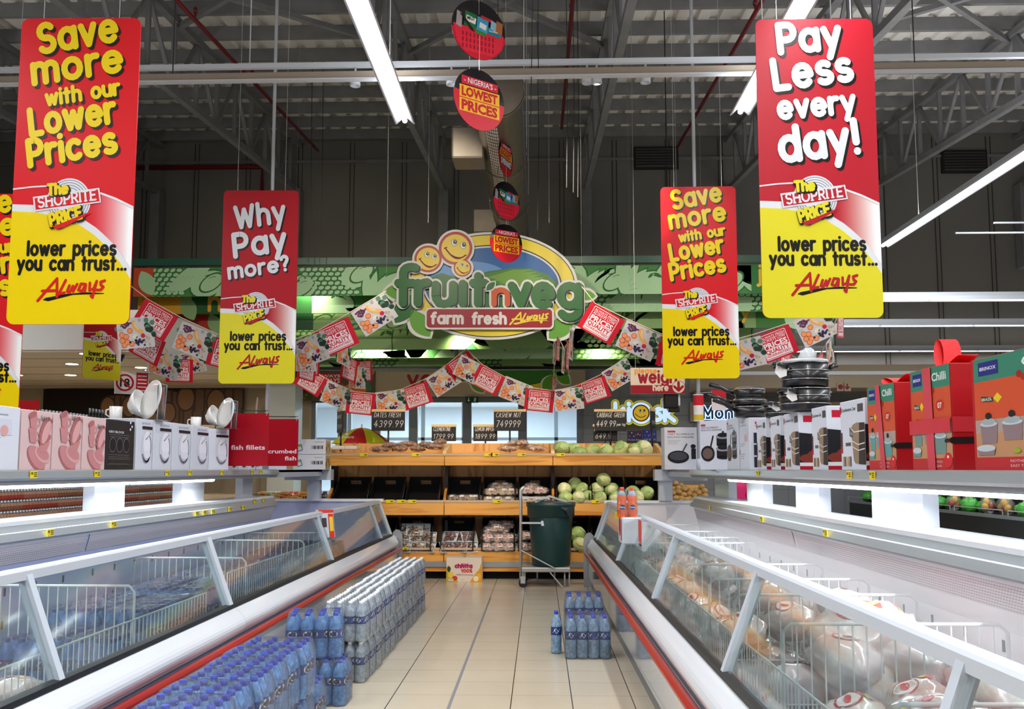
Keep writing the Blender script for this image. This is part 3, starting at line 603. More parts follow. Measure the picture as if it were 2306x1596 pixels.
# wire dividers standing across the tubs
def divider(side, D, h, label, p0=.2, p1=1.04, z0=.31):
    rot = IROT(side); base = BL if side < 0 else BR; t = thing('wire_divider', label, 'wire divider', iw(side, 0, D, 0), rot, 'freezer dividers')
    X = lambda p: side*p
    mb = MB(); mb.path([(X(p0), 0, z0), (X(p0), 0, h-.03), (X(p0+.03), 0, h), (X(p1-.03), 0, h), (X(p1), 0, h-.03), (X(p1), 0, z0)], .0075, M_basket, 6); mb.build('frame', t)
    mb = MB(); n = 16
    for k in range(1, n): x = X(p0+(p1-p0)*k/n); mb.path([(x, 0, z0), (x, 0, h)], .0036, M_basket, 4)
    for z in (z0+.02, (z0+h)/2): mb.path([(X(p0), 0, z), (X(p1), 0, z)], .003, M_basket, 4)
    mb.build('grid', t)
for i, (D, h) in enumerate(((2.64, .86), (3.72, .9), (4.57, .9), (5.2, .9), (6.0, .9), (7.7, .9), (8.3, .9), (9.1, .9), (10.2, .9))):
    divider(1, D, h, 'white wire divider across the right freezer, %s from the camera' % nth(i))
for i, (D, h) in enumerate(((5.0, .88), (6.9, .85), (8.6, .85), (9.6, .85))):
    divider(-1, D, h, 'white wire divider across the left freezer, %s from the camera' % nth(i), .2, 1.0)
def fence(side, y0, y1, h, label):
    t = thing('wire_grid', label, 'wire divider', iw(side, .17, 0, 0), IROT(side), 'freezer front grids')
    mb = MB(); mb.path([(0, y0, .31), (0, y0, h), (0, y1, h), (0, y1, .31)], .005, M_basket, 5); mb.build('frame', t)
    mb = MB(); y = y0+.05
    while y < y1: mb.path([(0, y, .31), (0, y, h)], .003, M_basket, 4); y += .05
    mb.build('grid', t)
fence(1, 1.5, 4.3, .74, 'low white wire grid behind the glass of the near right freezer')
fence(1, 4.5, 8.5, .74, 'low white wire grid behind the glass of the middle of the right freezer')
fence(-1, 3.0, 6.0, .72, 'low white wire grid behind the glass of the near left freezer')
fence(-1, 6.4, 9.6, .8, 'low white wire grid behind the glass of the far left freezer')
# ================================================================ SIGNS
def board_face(mb, w_, h): mb.face((-w_/2, 0, h/2), (1, 0, 0), (0, 0, 1), (0, -1, 0))     # drawing origin: top left of a front face
AL = [[(0, 0), (46, 50), (48, 9)], [(10, 22), (46, 23)], [(68, 46), (52, 15), (66, 18)], [(78, 34), (73, 21), (79, 18), (87, 33), (88, 21), (97, 37)],
      [(118, 37), (107, 38), (101, 24), (110, 21), (119, 36), (117, 21)], [(129, 40), (129, 23), (139, 27), (146, 44), (137, 7), (133, 11)], [(166, 45), (156, 42), (157, 35), (163, 31), (157, 24), (147, 24)]]
def always(mb, x0, y0, wd, r, m1, m2, k):       # brush lettering with its underline; x0,y0 lower left
    s = wd/166
    for p in AL: mb.S2([(x0+a*s, y0+b*s*1.05) for a, b in p], r, m1, k+1)
    mb.P2([(x0+a*s, y0+b*s) for a, b in ((12, 2), (26, -1), (88, 14), (165, 16), (165, 18), (120, 20), (70, 16), (20, 7))], m2, k)
def lp(pts, u):
    for (a, b_), (c, d) in zip(pts, pts[1:]):
        if u <= c: return b_+(d-b_)*(u-a)/(c-a)
    return pts[-1][1]
THIN = [(0, 1.367), (.15, 1.35), (.3, 1.342), (.5, 1.35), (.71, 1.395), (.85, 1.445), (1, 1.515)]
TU = [(0, 1.485), (.2, 1.492), (.4, 1.53), (.57, 1.59), (.7, 1.67), (.78, 1.735), (.86, 1.81), (.92, 1.88), (1, 1.99)]
YL = [(0, 1.54), (.2, 1.55), (.4, 1.585), (.53, 1.63), (.68, 1.72), (.82, 1.84), (.92, 1.955), (1, 2.07)]
W_, H_ = .82, 1.98
_ban = {}
def serif(mb, t, x0, y0, x1, y1, xh, r, m, k):          # heavy slab lettering: round strokes with feet added
    st, wd = strokes(t, .42); L = math.hypot(x1-x0, y1-y0); c, sn = (x1-x0)/L, (y1-y0)/L; sx_ = L/wd; tr = lambda X, Y: (x0+X*sx_*c-Y*xh*sn, y0+X*sx_*sn+Y*xh*c)
    for pts in st:
        mb.S2([tr(x, y) for x, y in pts], r, m, k)
        for a, b_ in zip(pts, pts[1:]):
            if abs(a[0]-b_[0]) < .02 and abs(a[1]-b_[1]) > .8:
                for q in (a, b_): mb.S2([tr(q[0]-.2, q[1]), tr(q[0]+.2, q[1])], r*.62, m, k+1)
def banner_meshes(kind):
    red = {'save': (206, 14, 26), 'pay': (176, 24, 40), 'why': (168, 18, 32)}[kind]; Rm = pc(*red, .4); WH = pc(216, 218, 222, .3); YE = pc(228, 200, 4, .3) if kind == 'save' else pc(216, 206, 40, .3); BK = pc(20, 18, 18, .3)
    s = W_; H = H_/W_
    a = MB(); R = rrect(-W_/2, -H_/2, W_/2, H_/2, .05, 5)
    a.add([(x, 0, z) for x, z in R]+[(x, .01, z) for x, z in R], [tuple(range(len(R)-1, -1, -1)), tuple(range(len(R), 2*len(R)))]+[(i, (i+1) % len(R), len(R)+(i+1) % len(R), len(R)+i) for i in range(len(R))], Rm)
    a.face((-W_/2, 0, H_/2), (1, 0, 0), (0, 0, 1), (0, -1, 0), s)
    us = [i/20 for i in range(21)]; neg = lambda P: [(u, -v) for u, v in P]
    for i in range(36):                                   # red printed fading to white between the two swooshes
        u0, u1 = .5+.5*i/36, .5+.5*(i+1)/36; t = min(1, max(0, (i-8)/25)); col = [int(q+(240-q)*t**1.2) for q in red]
        if kind != 'save': col[1] = min(240, int(col[1]+45*t*(1-t))); 
        a.P2(neg([(u0, lp(THIN, u0)), (u1, lp(THIN, u1)), (u1, lp(TU, u1)), (u0, lp(TU, u0))]), pc(*col, .3), 1)
    a.P2(neg([(u, lp(TU, u)) for u in us]+[(u, lp(YL, u)) for u in reversed(us)]), WH, 2)
    low = [(u, lp(YL, u)) for u in us]; bot = [(1-.06*(1-sin(pi/2*k/5)) if False else 1, H-.06) for k in range(1)]
    cr = [(1-.061+.061*cos(k*pi/10), H-.061+.061*sin(k*pi/10)) for k in range(6)]; cl = [(.061-.061*sin(k*pi/10), H-.061+.061*cos(k*pi/10)) for k in range(6)]
    a.P2(neg(low+cr+cl), YE, 2)
    th = [(u, lp(THIN, u)-.006-.012*max(0, u-.55)) for u in us]+[(u, lp(THIN, u)+.006+.012*max(0, u-.55)) for u in reversed(us)]
    a.P2(neg(th), WH, 3)
    h = MB(); h.face((-W_/2, 0, H_/2), (1, 0, 0), (0, 0, 1), (0, -1, 0), s)
    def head(t, x0, y0, x1, y1, xh, r, m):
        r *= .93; h.text(t, x0+r+.02, -y0-.02, x1-r+.02, -y1-.02, xh, r, BK, 4, .0); h.text(t, x0+r, -y0, x1-r, -y1, xh, r, m, 6, .0)
    if kind == 'save':
        for t, x0, y0, x1, y1, xh, r in (('Save', .15, .275, .83, .175, .15, .029), ('more', .11, .525, .88, .42, .145, .029), ('with our', .235, .70, .86, .615, .078, .0175), ('Lower', .11, .935, .84, .83, .135, .028), ('Prices', .11, 1.18, .86, 1.07, .135, .028)): head(t, x0, y0, x1, y1, xh, r, YE)
    elif kind == 'pay':
        for t, x0, y0, x1, y1, xh, r in (('Pay', .18, .275, .74, .235, .155, .032), ('Less', .135, .575, .83, .50, .16, .032), ('every', .165, .815, .84, .765, .12, .026), ('day!', .17, 1.16, .87, 1.09, .175, .034)): head(t, x0, y0, x1, y1, xh, r, WH)
    else:
        for t, x0, y0, x1, y1, xh, r in (('Why', .165, .475, .85, .39, .18, .031), ('Pay', .15, .835, .87, .75, .19, .035), ('more?', .09, 1.11, .905, 1.0, .12, .024)): head(t, x0, y0, x1, y1, xh, r, WH)
    g = MB(); g.face((-W_/2, 0, H_/2), (1, 0, 0), (0, 0, 1), (0, -1, 0), s); GY = pc(120, 122, 140, .3)
    g.E2(.465, -1.465, .182, .182, WH, 4, 36)
    for q in (.17, .15, .13, .11):
        g.E2(.465, -1.465, q, q, GY, 4.5+(.17-q)*60, 32); g.E2(.465, -1.465, q-.006, q-.006, WH, 4.8+(.17-q)*60, 32)
    g.P2([(.17, -1.43), (.715, -1.36), (.735, -1.475), (.19, -1.545)], WH, 9); g.P2([(.185, -1.441), (.705, -1.373), (.722, -1.465), (.2, -1.531)], Rm, 10)
    serif(g, 'SHOPRITE', .225, -1.513, .69, -1.452, .054, .0078, WH, 11)
    for dx, m_, k_, rr in ((.008, BK, 12, .022), (0, YE, 13, .013)):
        g.text('The', .30+dx, -1.41-dx, .455+dx, -1.40-dx, .052, rr, m_, k_); g.text('PRICE', .335+dx, -1.655-dx, .58+dx, -1.595-dx, .062, rr, m_, k_)
    g.P2([(.32, -1.645), (.36, -1.66), (.63, -1.555), (.66, -1.555), (.44, -1.67), (.38, -1.685)], Rm, 14); g.P2([(.38, -1.685), (.41, -1.685), (.60, -1.6), (.44, -1.655)], BK, 13.5)
    l = MB(); l.face((-W_/2, 0, H_/2), (1, 0, 0), (0, 0, 1), (0, -1, 0), s)
    l.text('lower prices', .15, -1.88, .865, -1.88, .07, .0125, BK, 4); l.text('you can trust...', .075, -1.995, .955, -1.995, .068, .0125, BK, 4)
    always(l, .25, -2.235, .54, .011, pc(200, 30, 24, .3) if kind == 'save' else pc(172, 30, 36, .3), BK, 4)
    return a, h, g, l
def banner(kind, label, p, rz=0, wires=True, wl=1.2):
    t = thing('hanging_banner', label, 'banner', p, rz); t.scale = (1, 1, 1.07) if 'distant' not in label else (.72, .72, .74)
    if kind not in _ban:
        a, h, g, l = banner_meshes(kind); _ban[kind] = [x.build(n, t) for x, n in ((a, 'panel'), (h, 'headline'), (g, 'logo'), (l, 'slogan'))]
    else:
        for o in _ban[kind]: dup(o, parent=t)
    if wires:
        for sx in (-.26, .26):
            c = MB(); c.path([(sx, .004, H_/2-.03), (sx, .004, H_/2+wl)], .0025, M_wire, 4); c.build('wire', t)
    return t
def bpos(x, y, D): return at(x, y, D)
banner('save', 'large red banner at far left reading Save more with our Lower Prices in yellow', bpos(168, 380, 6.25), radians(1), True, RH(6.25)-4.42)
banner('pay', 'large crimson banner at right reading Pay Less every day in white', bpos(1843, 374, 6.54), radians(1), True, RH(6.5)-4.5)
banner('why', 'smaller crimson banner reading Why Pay more in white beside the fruit sign', bpos(583, 644, 10.2), radians(1.6), True, RH(10.2)-4.4)
banner('save', 'smaller red banner right of the fruit sign reading Save more with our Lower Prices', bpos(1575.5, 634, 10.4), radians(-1), True, RH(10.4)-4.5)
banner('why', 'distant crimson and yellow banner edge under the low ceiling behind the big left banner', bpos(233, 738, 13.35), radians(58), True, 5.2)
banner('save', 'red and yellow banner cut off by the left edge of the photo', bpos(-48, 690, 8.6), radians(2), True, 2)
# ---------------------------------------------------------------- round mobiles
def disc(kind, D, x, y, label, rz, dia=.46):
    t = thing('round_sign', label, 'sign', at(x, y, D), rz); r = dia/2
    a = MB(); a.X = Matrix.Rotation(pi/2, 4, 'X'); a.lathe([(r, -.002), (r, .002)], pc(22, 18, 24, .35), 40); a.X = None
    a.face((0, -.003, 0), (1, 0, 0), (0, 0, 1), (0, -1, 0), r); RD = pc(206, 22, 42, .35); YE = pc(240, 180, 20, .4); WH = pc(236, 236, 236)
    g = MB(); g.face((0, -.003, 0), (1, 0, 0), (0, 0, 1), (0, -1, 0), r)
    if kind == 'basket':
        a.P2([(cos(q), sin(q)) for q in [radians(-176+172*i/24) for i in range(25)]], RD, 1)
        g.P2([(-.95, .05), (.93, -.02), (.86, -.5), (.5, -.8), (-.5, -.8), (-.8, -.5)], pc(226, 36, 60), 2)
        for i in range(9):
            for j in range(3): g.R2(-.62+i*.14, -.3-j*.2, -.57+i*.14, -.16-j*.2, pc(150, 14, 40), 3)
        for x0, y0, wd, h, c in ((-.55, .05, .42, .5, (28, 120, 62)), (-.5, .22, .36, .2, (244, 244, 240)), (-.1, 0, .42, .46, (60, 160, 205)), (.0, .1, .25, .18, (236, 236, 240)), (.05, .42, .42, .1, (200, 40, 60)), (.62, .05, .24, .42, (168, 104, 60)), (.3, -.05, .5, .22, (24, 130, 150)), (-.15, -.12, .4, .2, (60, 130, 50)), (.42, .14, .2, .3, (150, 190, 214)), (-.85, .0, .2, .5, (170, 160, 165))):
            g.P2([(x0, y0), (x0+wd, y0-.07), (x0+wd+.04, y0+h-.07), (x0+.04, y0+h)], pc(*c), 4+x0)
        g.ttf('MILO', -.44, .27, .1, pc(30, 20, 20), 7, .26, .02); g.P2([(-.72, .42), (-.62, .42), (-.15, -.1), (-.3, -.08)], pc(30, 30, 34), 8); g.ttf('Golden', .36, .02, .08, WH, 8, .34, .01)
    else:
        a.P2([(cos(q), sin(q)) for q in [radians(-190+190*i/24) for i in range(25)]], RD, 1)
        g.R2(-.7, .38, .74, .66, pc(206, 24, 50), 2); g.ttf("- NIGERIA'S -" if kind == 'low' else "- AFRICA'S -", -.6, .45, .17, WH, 3, 1.26, .01)
        for y0, h, tx in ((-.05, .4, 'LOWEST' if kind == 'low' else 'BIGGEST'), (-.5, .42, 'PRICES' if kind == 'low' else 'SUPERMARKET')):
            g.R2(-.78, y0, .8, y0+h, YE if kind == 'low' or y0 > -.3 else pc(20, 18, 20), 2); g.ttf(tx, -.7, y0+.06, h-.12, pc(190, 14, 30) if kind == 'low' or y0 > -.3 else WH, 3, 1.42, .045)
    a.build('disc', t); g.build('print', t)
    c = MB(); c.path([(0, 0, r-.01), (0, 0, .5)], .003, M_wire, 4); c.build('string', t)
disc('basket', 6.98, 1078, 68, 'round hanging sign at top with a red basket of groceries', radians(32))
disc('low', 6.98, 1079, 225, 'round hanging sign reading lowest prices, directly under the topmost basket sign', radians(40), .47)
disc('big', 11.2, 1139, 355, 'round hanging sign turned almost edge on in front of the metal duct', radians(70))
disc('basket', 11.2, 1140, 452, 'small round hanging sign of a grocery basket above the fruit sign', radians(48))
disc('low', 11.2, 1140, 548, 'small round sign reading lowest prices overlapping the fruit sign', radians(36))
for D, x, w_ in ((6.98, 1078, 'nearer'), (11.2, 1139, 'farther')):
    p = at(x, 60, D); z = 5.3 if D > 10 else 4.9
    c = MB(); c.path([(p.x, D, z), (p.x, D, RH(D))], .003, M_wire, 4); solo(c, 'mobile_string', 'thin white string holding the %s column of round signs' % w_, 'string')
# ---------------------------------------------------------------- bunting
def red_flag():
    f = MB(); f.bx(-.22, -.0008, -.33, .22, .0008, 0, pc(200, 22, 44)); WH = pc(238, 226, 226); RD = pc(200, 22, 44)
    for sy, o in ((-1, (-.22, -.0014, 0)), (1, (.22, .0014, 0))):
        f.face(o, (1 if sy < 0 else -1, 0, 0), (0, 0, 1), (0, sy, 0))
        f.RR2(.06, -.31, .38, -.02, .015, WH, 1); f.RR2(.067, -.303, .373, -.027, .012, RD, 1.5)
        f.ttf('ALWAYS FRESH', .08, -.068, .028, WH, 2, .28, .01); f.ttf('ALWAYS LOW', .08, -.11, .03, WH, 2, .28, .01); f.R2(.075, -.077, .365, -.074, WH, 2)
        f.ttf('PRICES', .08, -.18, .058, WH, 2, .28, .035); f.R2(.07, -.296, .37, -.188, WH, 2); f.ttf('QUALITY', .08, -.243, .045, RD, 3, .28, .03); f.ttf('GUARANTEED', .08, -.28, .027, RD, 3, .28, .02)
    return f
def fruit_flag():
    f = MB(); f.bx(-.22, -.0008, -.33, .22, .0008, 0, pc(206, 200, 198)); rnd = random.Random(3)
    for sy, o in ((-1, (-.22, -.0014, 0)), (1, (.22, .0014, 0))):
        f.face(o, (1 if sy < 0 else -1, 0, 0), (0, 0, 1), (0, sy, 0))
        for x, y in ((.05, -.18), (.1, -.2), (.05, -.24), (.11, -.26), (.16, -.28), (.07, -.29), (.15, -.14)):
            f.E2(x, y, .034, .032, pc(196, 92, 44), 1+x, 12); f.E2(x, y, .027, .025, pc(238, 150, 98), 1.3+x, 12)
        for i in range(26): f.E2(.11+rnd.gauss(0, .03), -.06+rnd.gauss(0, .02), .014, .012, pc(86, 40, 70) if i % 3 else pc(120, 70, 100), 2+i*.02, 8)
        f.S2([(.2, -.05), (.2, -.09), (.24, -.13), (.29, -.16)], .024, pc(226, 176, 104), 2); f.S2([(.21, -.05), (.215, -.09), (.25, -.125)], .008, pc(240, 206, 150), 2.5)
        for i in range(14): f.E2(.37+rnd.gauss(0, .035), -.1+rnd.gauss(0, .04), .03, .028, pc(*((40, 58, 44) if i % 2 else (86, 130, 104))), 2+i*.03, 10)
        for i in range(24): f.E2(.25+rnd.gauss(0, .03), -.26+rnd.gauss(0, .022), .014, .013, pc(40, 32, 54) if i % 2 else pc(64, 50, 84), 2+i*.02, 8)
        for i in range(26): f.E2(.36+rnd.gauss(0, .025), -.25+rnd.gauss(0, .03), .013, .013, pc(176, 168, 142) if i % 2 else pc(206, 200, 176), 2+i*.02, 8)
        f.E2(.3, -.2, .027, .025, pc(196, 36, 70), 3, 12); f.E2(.2, -.2, .035, .02, pc(222, 222, 196), 2.5, 12, .5); f.E2(.04, -.13, .03, .02, pc(170, 190, 180), 2, 10); f.E2(.27, -.03, .02, .02, pc(150, 170, 160), 2, 10)
    return f
_fl = {}
def bunting(label, D, flags, ends, D2=None, sc=1.0):
    # flags: (px, py, kind, roll degrees, turn degrees) hung along a cord between the given photo points
    t = thing('bunting', label, 'bunting', (0, 0, 0))
    P = [at(x, y, d) for x, y, d in ends]; c = MB(); c.path(P, .006, mat('bunting_cord', (226, 206, 180), .7), 5)
    if len(P) > 8:
        for q in (P[0], P[-1]): c.path([q, Vector((q.x, q.y, RH(q.y)+.2))], .0015, M_wire, 3)
    c.build('cord', t)
    for f in flags:
        x, y, k, roll, turn = f[:5]; d = f[5] if len(f) > 5 else D; s_ = f[6] if len(f) > 6 else sc
        n = 'price_flag' if k == 'r' else 'fruit_flag'
        if k not in _fl: _fl[k] = (red_flag() if k == 'r' else fruit_flag()).build(n, t); o = _fl[k]
        else: o = dup(_fl[k], parent=t)
        o.location = at(x, y, d); o.rotation_euler = (radians(3), radians(-roll), radians(turn)); o.scale = (s_, s_, s_)
DN, DF = 10.9, 14.5
bunting('bunting nearest on the left, sloping from the big banner down behind the crimson banner', DN, [(365, 693, 'r', -30, 5), (450, 738, 'f', -22, 0), (520, 768, 'r', -15, 0), (600, 772, 'r', 8, 0), (696, 757, 'f', 14, -25), (745, 730, 'r', 24, 0), (826, 681, 'f', 33, 0)],
        [(290, 640, DN), (335, 675, DN), (410, 716, DN), (490, 752, DN), (560, 775, DN), (640, 773, DN), (715, 745, DN), (785, 705, DN), (870, 655, DN)])
bunting('bunting nearest on the right, dipping behind the small yellow-lettered banner', DN, [(1370, 700, 'r', -31, 0), (1452, 737, 'f', -25, 0), (1530, 764, 'r', -10, 0), (1612, 768, 'r', 5, 0), (1668, 766, 'f', 12, -15), (1735, 745, 'r', 21, 0), (1825, 706, 'f', 25, 0)],
        [(1310, 645, DN), (1340, 683, DN), (1410, 717, DN), (1490, 752, DN), (1570, 770, DN), (1640, 768, DN), (1700, 752, DN), (1780, 726, DN), (1890, 672, DN)])
bunting('long bunting across the entrance header, hung in two loops below the fruit sign', DF, [(712, 836, 'r', -30, 0), (768, 868, 'f', -22, 0), (815, 884, 'r', -6, 0), (877, 880, 'f', 6, 0), (930, 868, 'r', 18, 0), (986, 836, 'f', 33, 0), (1028, 806, 'r', 35, 20), (1068, 812, 'f', -25, 20), (1110, 834, 'r', -28, 0), (1170, 858, 'f', -22, 0), (1217, 877, 'r', -6, 0), (1278, 874, 'f', 6, 0), (1330, 855, 'r', 18, 0), (1382, 822, 'f', 30, 0)],
        [(660, 800, DF), (700, 832, DF), (745, 858, DF), (800, 882, DF), (850, 886, DF), (905, 876, DF), (960, 852, DF), (1010, 818, DF), (1050, 785, DF), (1085, 820, DF), (1140, 850, DF), (1190, 872, DF), (1250, 880, DF), (1300, 868, DF), (1360, 840, DF), (1420, 795, DF)])
def chain(label, pts, kinds, turn, sc=1.0):
    fl = [(x, y, k, r, tt, d, sc) for (x, y, d), k, (r, tt) in zip(pts, kinds, turn)]; bunting(label, pts[0][2], fl, pts)
chain('bunting running away from the camera at left, its flags turned sideways', [(303, 715, 10.2), (343, 752, 11.3), (378, 792, 12.4), (405, 808, 13.4), (430, 792, 14.4), (452, 760, 15)], 'frfrff', [(10, 55), (-20, 62), (-12, 50), (3, 55), (14, 50), (20, 80)])
chain('bunting running away from the camera seen edge on behind the crimson banner', [(690, 775, 11.6), (695, 800, 12.4), (705, 790, 13), (778, 770, 13.4), (790, 806, 14), (806, 826, 14.6), (822, 812, 15.2)], 'frrfrfr', [(5, 70), (-5, 72), (0, 76), (-6, 78), (-8, 70), (2, 66), (8, 70)])
chain('bunting running away from the camera seen edge on right below the fruit sign', [(1288, 740, 10.2), (1280, 770, 11.4), (1270, 784, 12.5), (1258, 760, 13.6), (1250, 770, 14.2), (1247, 850, 14.6)], 'frfrfr', [(3, 83), (0, 84), (2, 84), (4, 83), (3, 84), (2, 84)])
chain('bunting running away from the camera at right behind the pots', [(1893, 690, 10.1), (1868, 762, 11.5), (1845, 800, 12.8), (1800, 812, 14), (1770, 790, 14.8)], 'rfrfr', [(6, 64), (20, 62), (18, 60), (0, 60), (-8, 55)])
# ---------------------------------------------------------------- fruit sign
FD = 14.0; fs = FD/F/4.804
fo = at(1100, 650, FD)
t = thing('fruit_sign', 'large oval fruit and veg sign with smiling faces hanging in the centre', 'sign', fo, radians(1.5))
def fsf(mb, k0=0): mb.face((-1153*fs, 0, 720*fs), (1, 0, 0), (0, 0, 1), (0, -1, 0), fs); return mb
def ny(p): return [(x, -y) for x, y in p]
WH = pc(216, 214, 210, .35); GR = pc(44, 104, 50, .35); LG = pc(96, 158, 52, .35); YW = pc(226, 204, 56, .35); BK = pc(16, 18, 30, .35); RD = pc(150, 24, 40, .35)
ecx, ecy = 1190, 680
a = MB(); a.face((-1153*fs, .03, 720*fs), (1, 0, 0), (0, 0, 1), (0, -1, 0), fs)
ol = [(ecx+945*cos(2*pi*i/64), ecy+600*sin(2*pi*i/64)) for i in range(64)]
V = [tuple(a.q(p, 0)) for p in ny(ol)]; a.add(V+[(x, y+.04, z) for x, y, z in V], [tuple(range(64)), tuple(range(127, 63, -1))]+[(i, 64+i, 64+(i+1) % 64, (i+1) % 64) for i in range(64)], WH)
for rx, ry, m_, k_ in ((915, 575, BK, 1), (905, 565, YW, 2), (770, 455, BK, 3), (755, 442, WH, 4), (735, 425, pc(24, 92, 160, .35), 5)): a.E2(ecx, -ecy, rx, ry, m_, k_, 64)
a.E2(ecx-250, -ecy+90, 420, 180, pc(92, 146, 206, .35), 5.4, 32)
hill = [(480, 600), (640, 540), (760, 580), (1000, 570), (1150, 520), (1400, 487), (1600, 490), (1800, 560), (1900, 640), (1925, 700), (1860, 900), (1600, 1060), (1190, 1100), (800, 1070), (540, 900), (470, 720)]
a.P2(ny(hill), pc(52, 110, 50, .35), 6); a.P2(ny([(1100, 560), (1400, 487), (1600, 490), (1800, 555), (1890, 650), (1700, 760), (1300, 760)]), pc(66, 122, 44, .35), 7)
for i in range(5): a.P2(ny([(1140+i*60, 590+i*32), (1420+i*50, 505+i*26), (1640+i*45, 500+i*30), (1500+i*50, 545+i*28), (1250+i*60, 610+i*30)]), pc(104, 150, 52, .35), 8+i*.1)
a.build('oval_panel', t)
def leafp(x0, y0, x1, y1, b): 
    dx, dy = x1-x0, y1-y0; return [(x0+dx*k/10-dy*b*sin(pi*k/10)**.8, y0+dy*k/10+dx*b*sin(pi*k/10)**.8) for k in range(11)]+[(x0+dx*k/10+dy*b*sin(pi*k/10)**.8, y0+dy*k/10-dx*b*sin(pi*k/10)**.8) for k in range(9, 0, -1)]
for (x0, y0, x1, y1), m_ in (((330, 760, 10, 740), LG), ((330, 780, 130, 1100), GR), ((300, 960, 515, 1250), LG), ((2040, 1000, 2210, 1130), GR), ((2090, 1010, 1815, 1270), LG), ((2130, 780, 2330, 800), LG)):
    p = MB(); p.face((-1153*fs, .02, 720*fs), (1, 0, 0), (0, 0, 1), (0, -1, 0), fs); L = math.hypot(x1-x0, y1-y0); e = 26/L
    p.P2(ny(leafp(x0-(x1-x0)*e, y0-(y1-y0)*e, x1+(x1-x0)*e, y1+(y1-y0)*e, .34)), WH, 0); p.P2(ny(leafp(x0, y0, x1, y1, .28)), m_, 1); p.build('leaf', t)
for cx, cy_, r in ((488, 390, 150), (790, 270, 185), (868, 490, 98)):
    f = MB(); f.face((-1153*fs, -.02+cx*1e-6, 720*fs), (1, 0, 0), (0, 0, 1), (0, -1, 0), fs); f.X = None
    rim = [f.q((cx+(r+24)*cos(2*pi*i/40), -cy_+(r+24)*sin(2*pi*i/40)), 0) for i in range(40)]
    f.add([tuple(v) for v in rim]+[(v.x, v.y+.03, v.z) for v in rim], [tuple(range(40))]+[(i, 40+i, 40+(i+1) % 40, (i+1) % 40) for i in range(40)], WH)
    f.E2(cx, -cy_, r, r, pc(168, 36, 46, .35), 1, 40); f.E2(cx, -cy_, r-24*r/150, r-24*r/150, pc(228, 200, 60, .35), 2, 40); q = r/150
    for ex, ey in ((-12, 50), (68, 25)):
        f.E2(cx+ex*q, -cy_+ey*q, 27*q, 33*q, BK, 3, 20); f.E2(cx+ex*q, -cy_+ey*q, 24*q, 30*q, pc(240, 240, 236), 4, 20); f.E2(cx+(ex+7)*q, -cy_+(ey+6)*q, 17*q, 20*q, BK, 5, 16); f.E2(cx+(ex+10)*q, -cy_+(ey+12)*q, 6*q, 7*q, WH, 6, 10)
    sm = [(cx+(-88+180*i/10)*q, -cy_+(-5-58*i/10+(-58*sin(pi*i/10)))*q) for i in range(11)]
    f.S2(sm, 6*q, pc(130, 24, 30), 3); f.P2(sm[1:-1]+[(x, y+16*q*sin(pi*i/8)) for i, (x, y) in reversed(list(enumerate(sm[1:-1])))], pc(130, 24, 30), 3)
    f.S2([(cx-100*q, -cy_-2*q), (cx-78*q, -cy_+8*q)], 5*q, pc(130, 24, 30), 3); f.build('smiling_face', t)
l = MB(); l.face((-1153*fs, -.03, 720*fs), (1, 0, 0), (0, 0, 1), (0, -1, 0), fs)
LT = [Arc(305, -540, 88, 60, 60, 180)+[(217, -880)], [(165, -660), (325, -660)], [(380, -660), (380, -880)], Arc(480, -740, 100, 88, 180, 90)]
LT += [[(575, -680), (575, -800)]+Arc(670, -800, 95, 95, 180, 360)+[(765, -680)], [(765, -680), (765, -860)], [(872, -670), (872, -885)], [(1040, -585), (1040, -885)], [(985, -660), (1110, -660)]]
LT += [[(1408, -690), (1505, -890), (1580, -690)], [(1660, -800), (1835, -800)]+Arc(1750, -800, 88, 112, 0, 305), Arc(2040, -800, 98, 108, 0, 360), [(2138, -700), (2138, -960)]+Arc(2040, -960, 98, 80, 0, -150)]
NN = [[(1215, -745), (1215, -895)], Arc(1290, -800, 72, 62, 180, 0)+[(1362, -895)]]
for LL, r, mm in ((LT, 46, GR), (NN, 30, pc(196, 82, 40, .35))):
    for p in LL: l.S2(p, r+24, WH, 0)
    for p in LL: l.S2([(x+14, y-14) for x, y in p], r+2, BK, 4)
    for p in LL: l.S2(p, r, mm, 8)
l.P2(ny(leafp(1120, 755, 1235, 640, .3)), WH, 9); l.P2(ny(leafp(1130, 745, 1225, 650, .26)), GR, 10)
l.build('lettering', t)
pl = MB(); pl.face((-1153*fs, -.035, 720*fs), (1, 0, 0), (0, 0, 1), (0, -1, 0), fs)
pl.RR2(462, -1175, 1868, -932, 50, WH, 0); pl.RR2(480, -1155, 1850, -950, 40, RD, 1)
pl.text('farm', 535, -1105, 870, -1105, 78, 16, WH, 2); pl.text('fresh', 985, -1108, 1340, -1108, 78, 16, WH, 2)
always(pl, 1390, -1120, 415, 9, YW, YW, 2); pl.build('name_plate', t)
for sx in (-.9, .9):
    c = MB(); c.path([(sx, .04, 1.0), (sx, .04, RH(FD)-fo.z)], .004, M_wire, 4); c.build('wire', t)
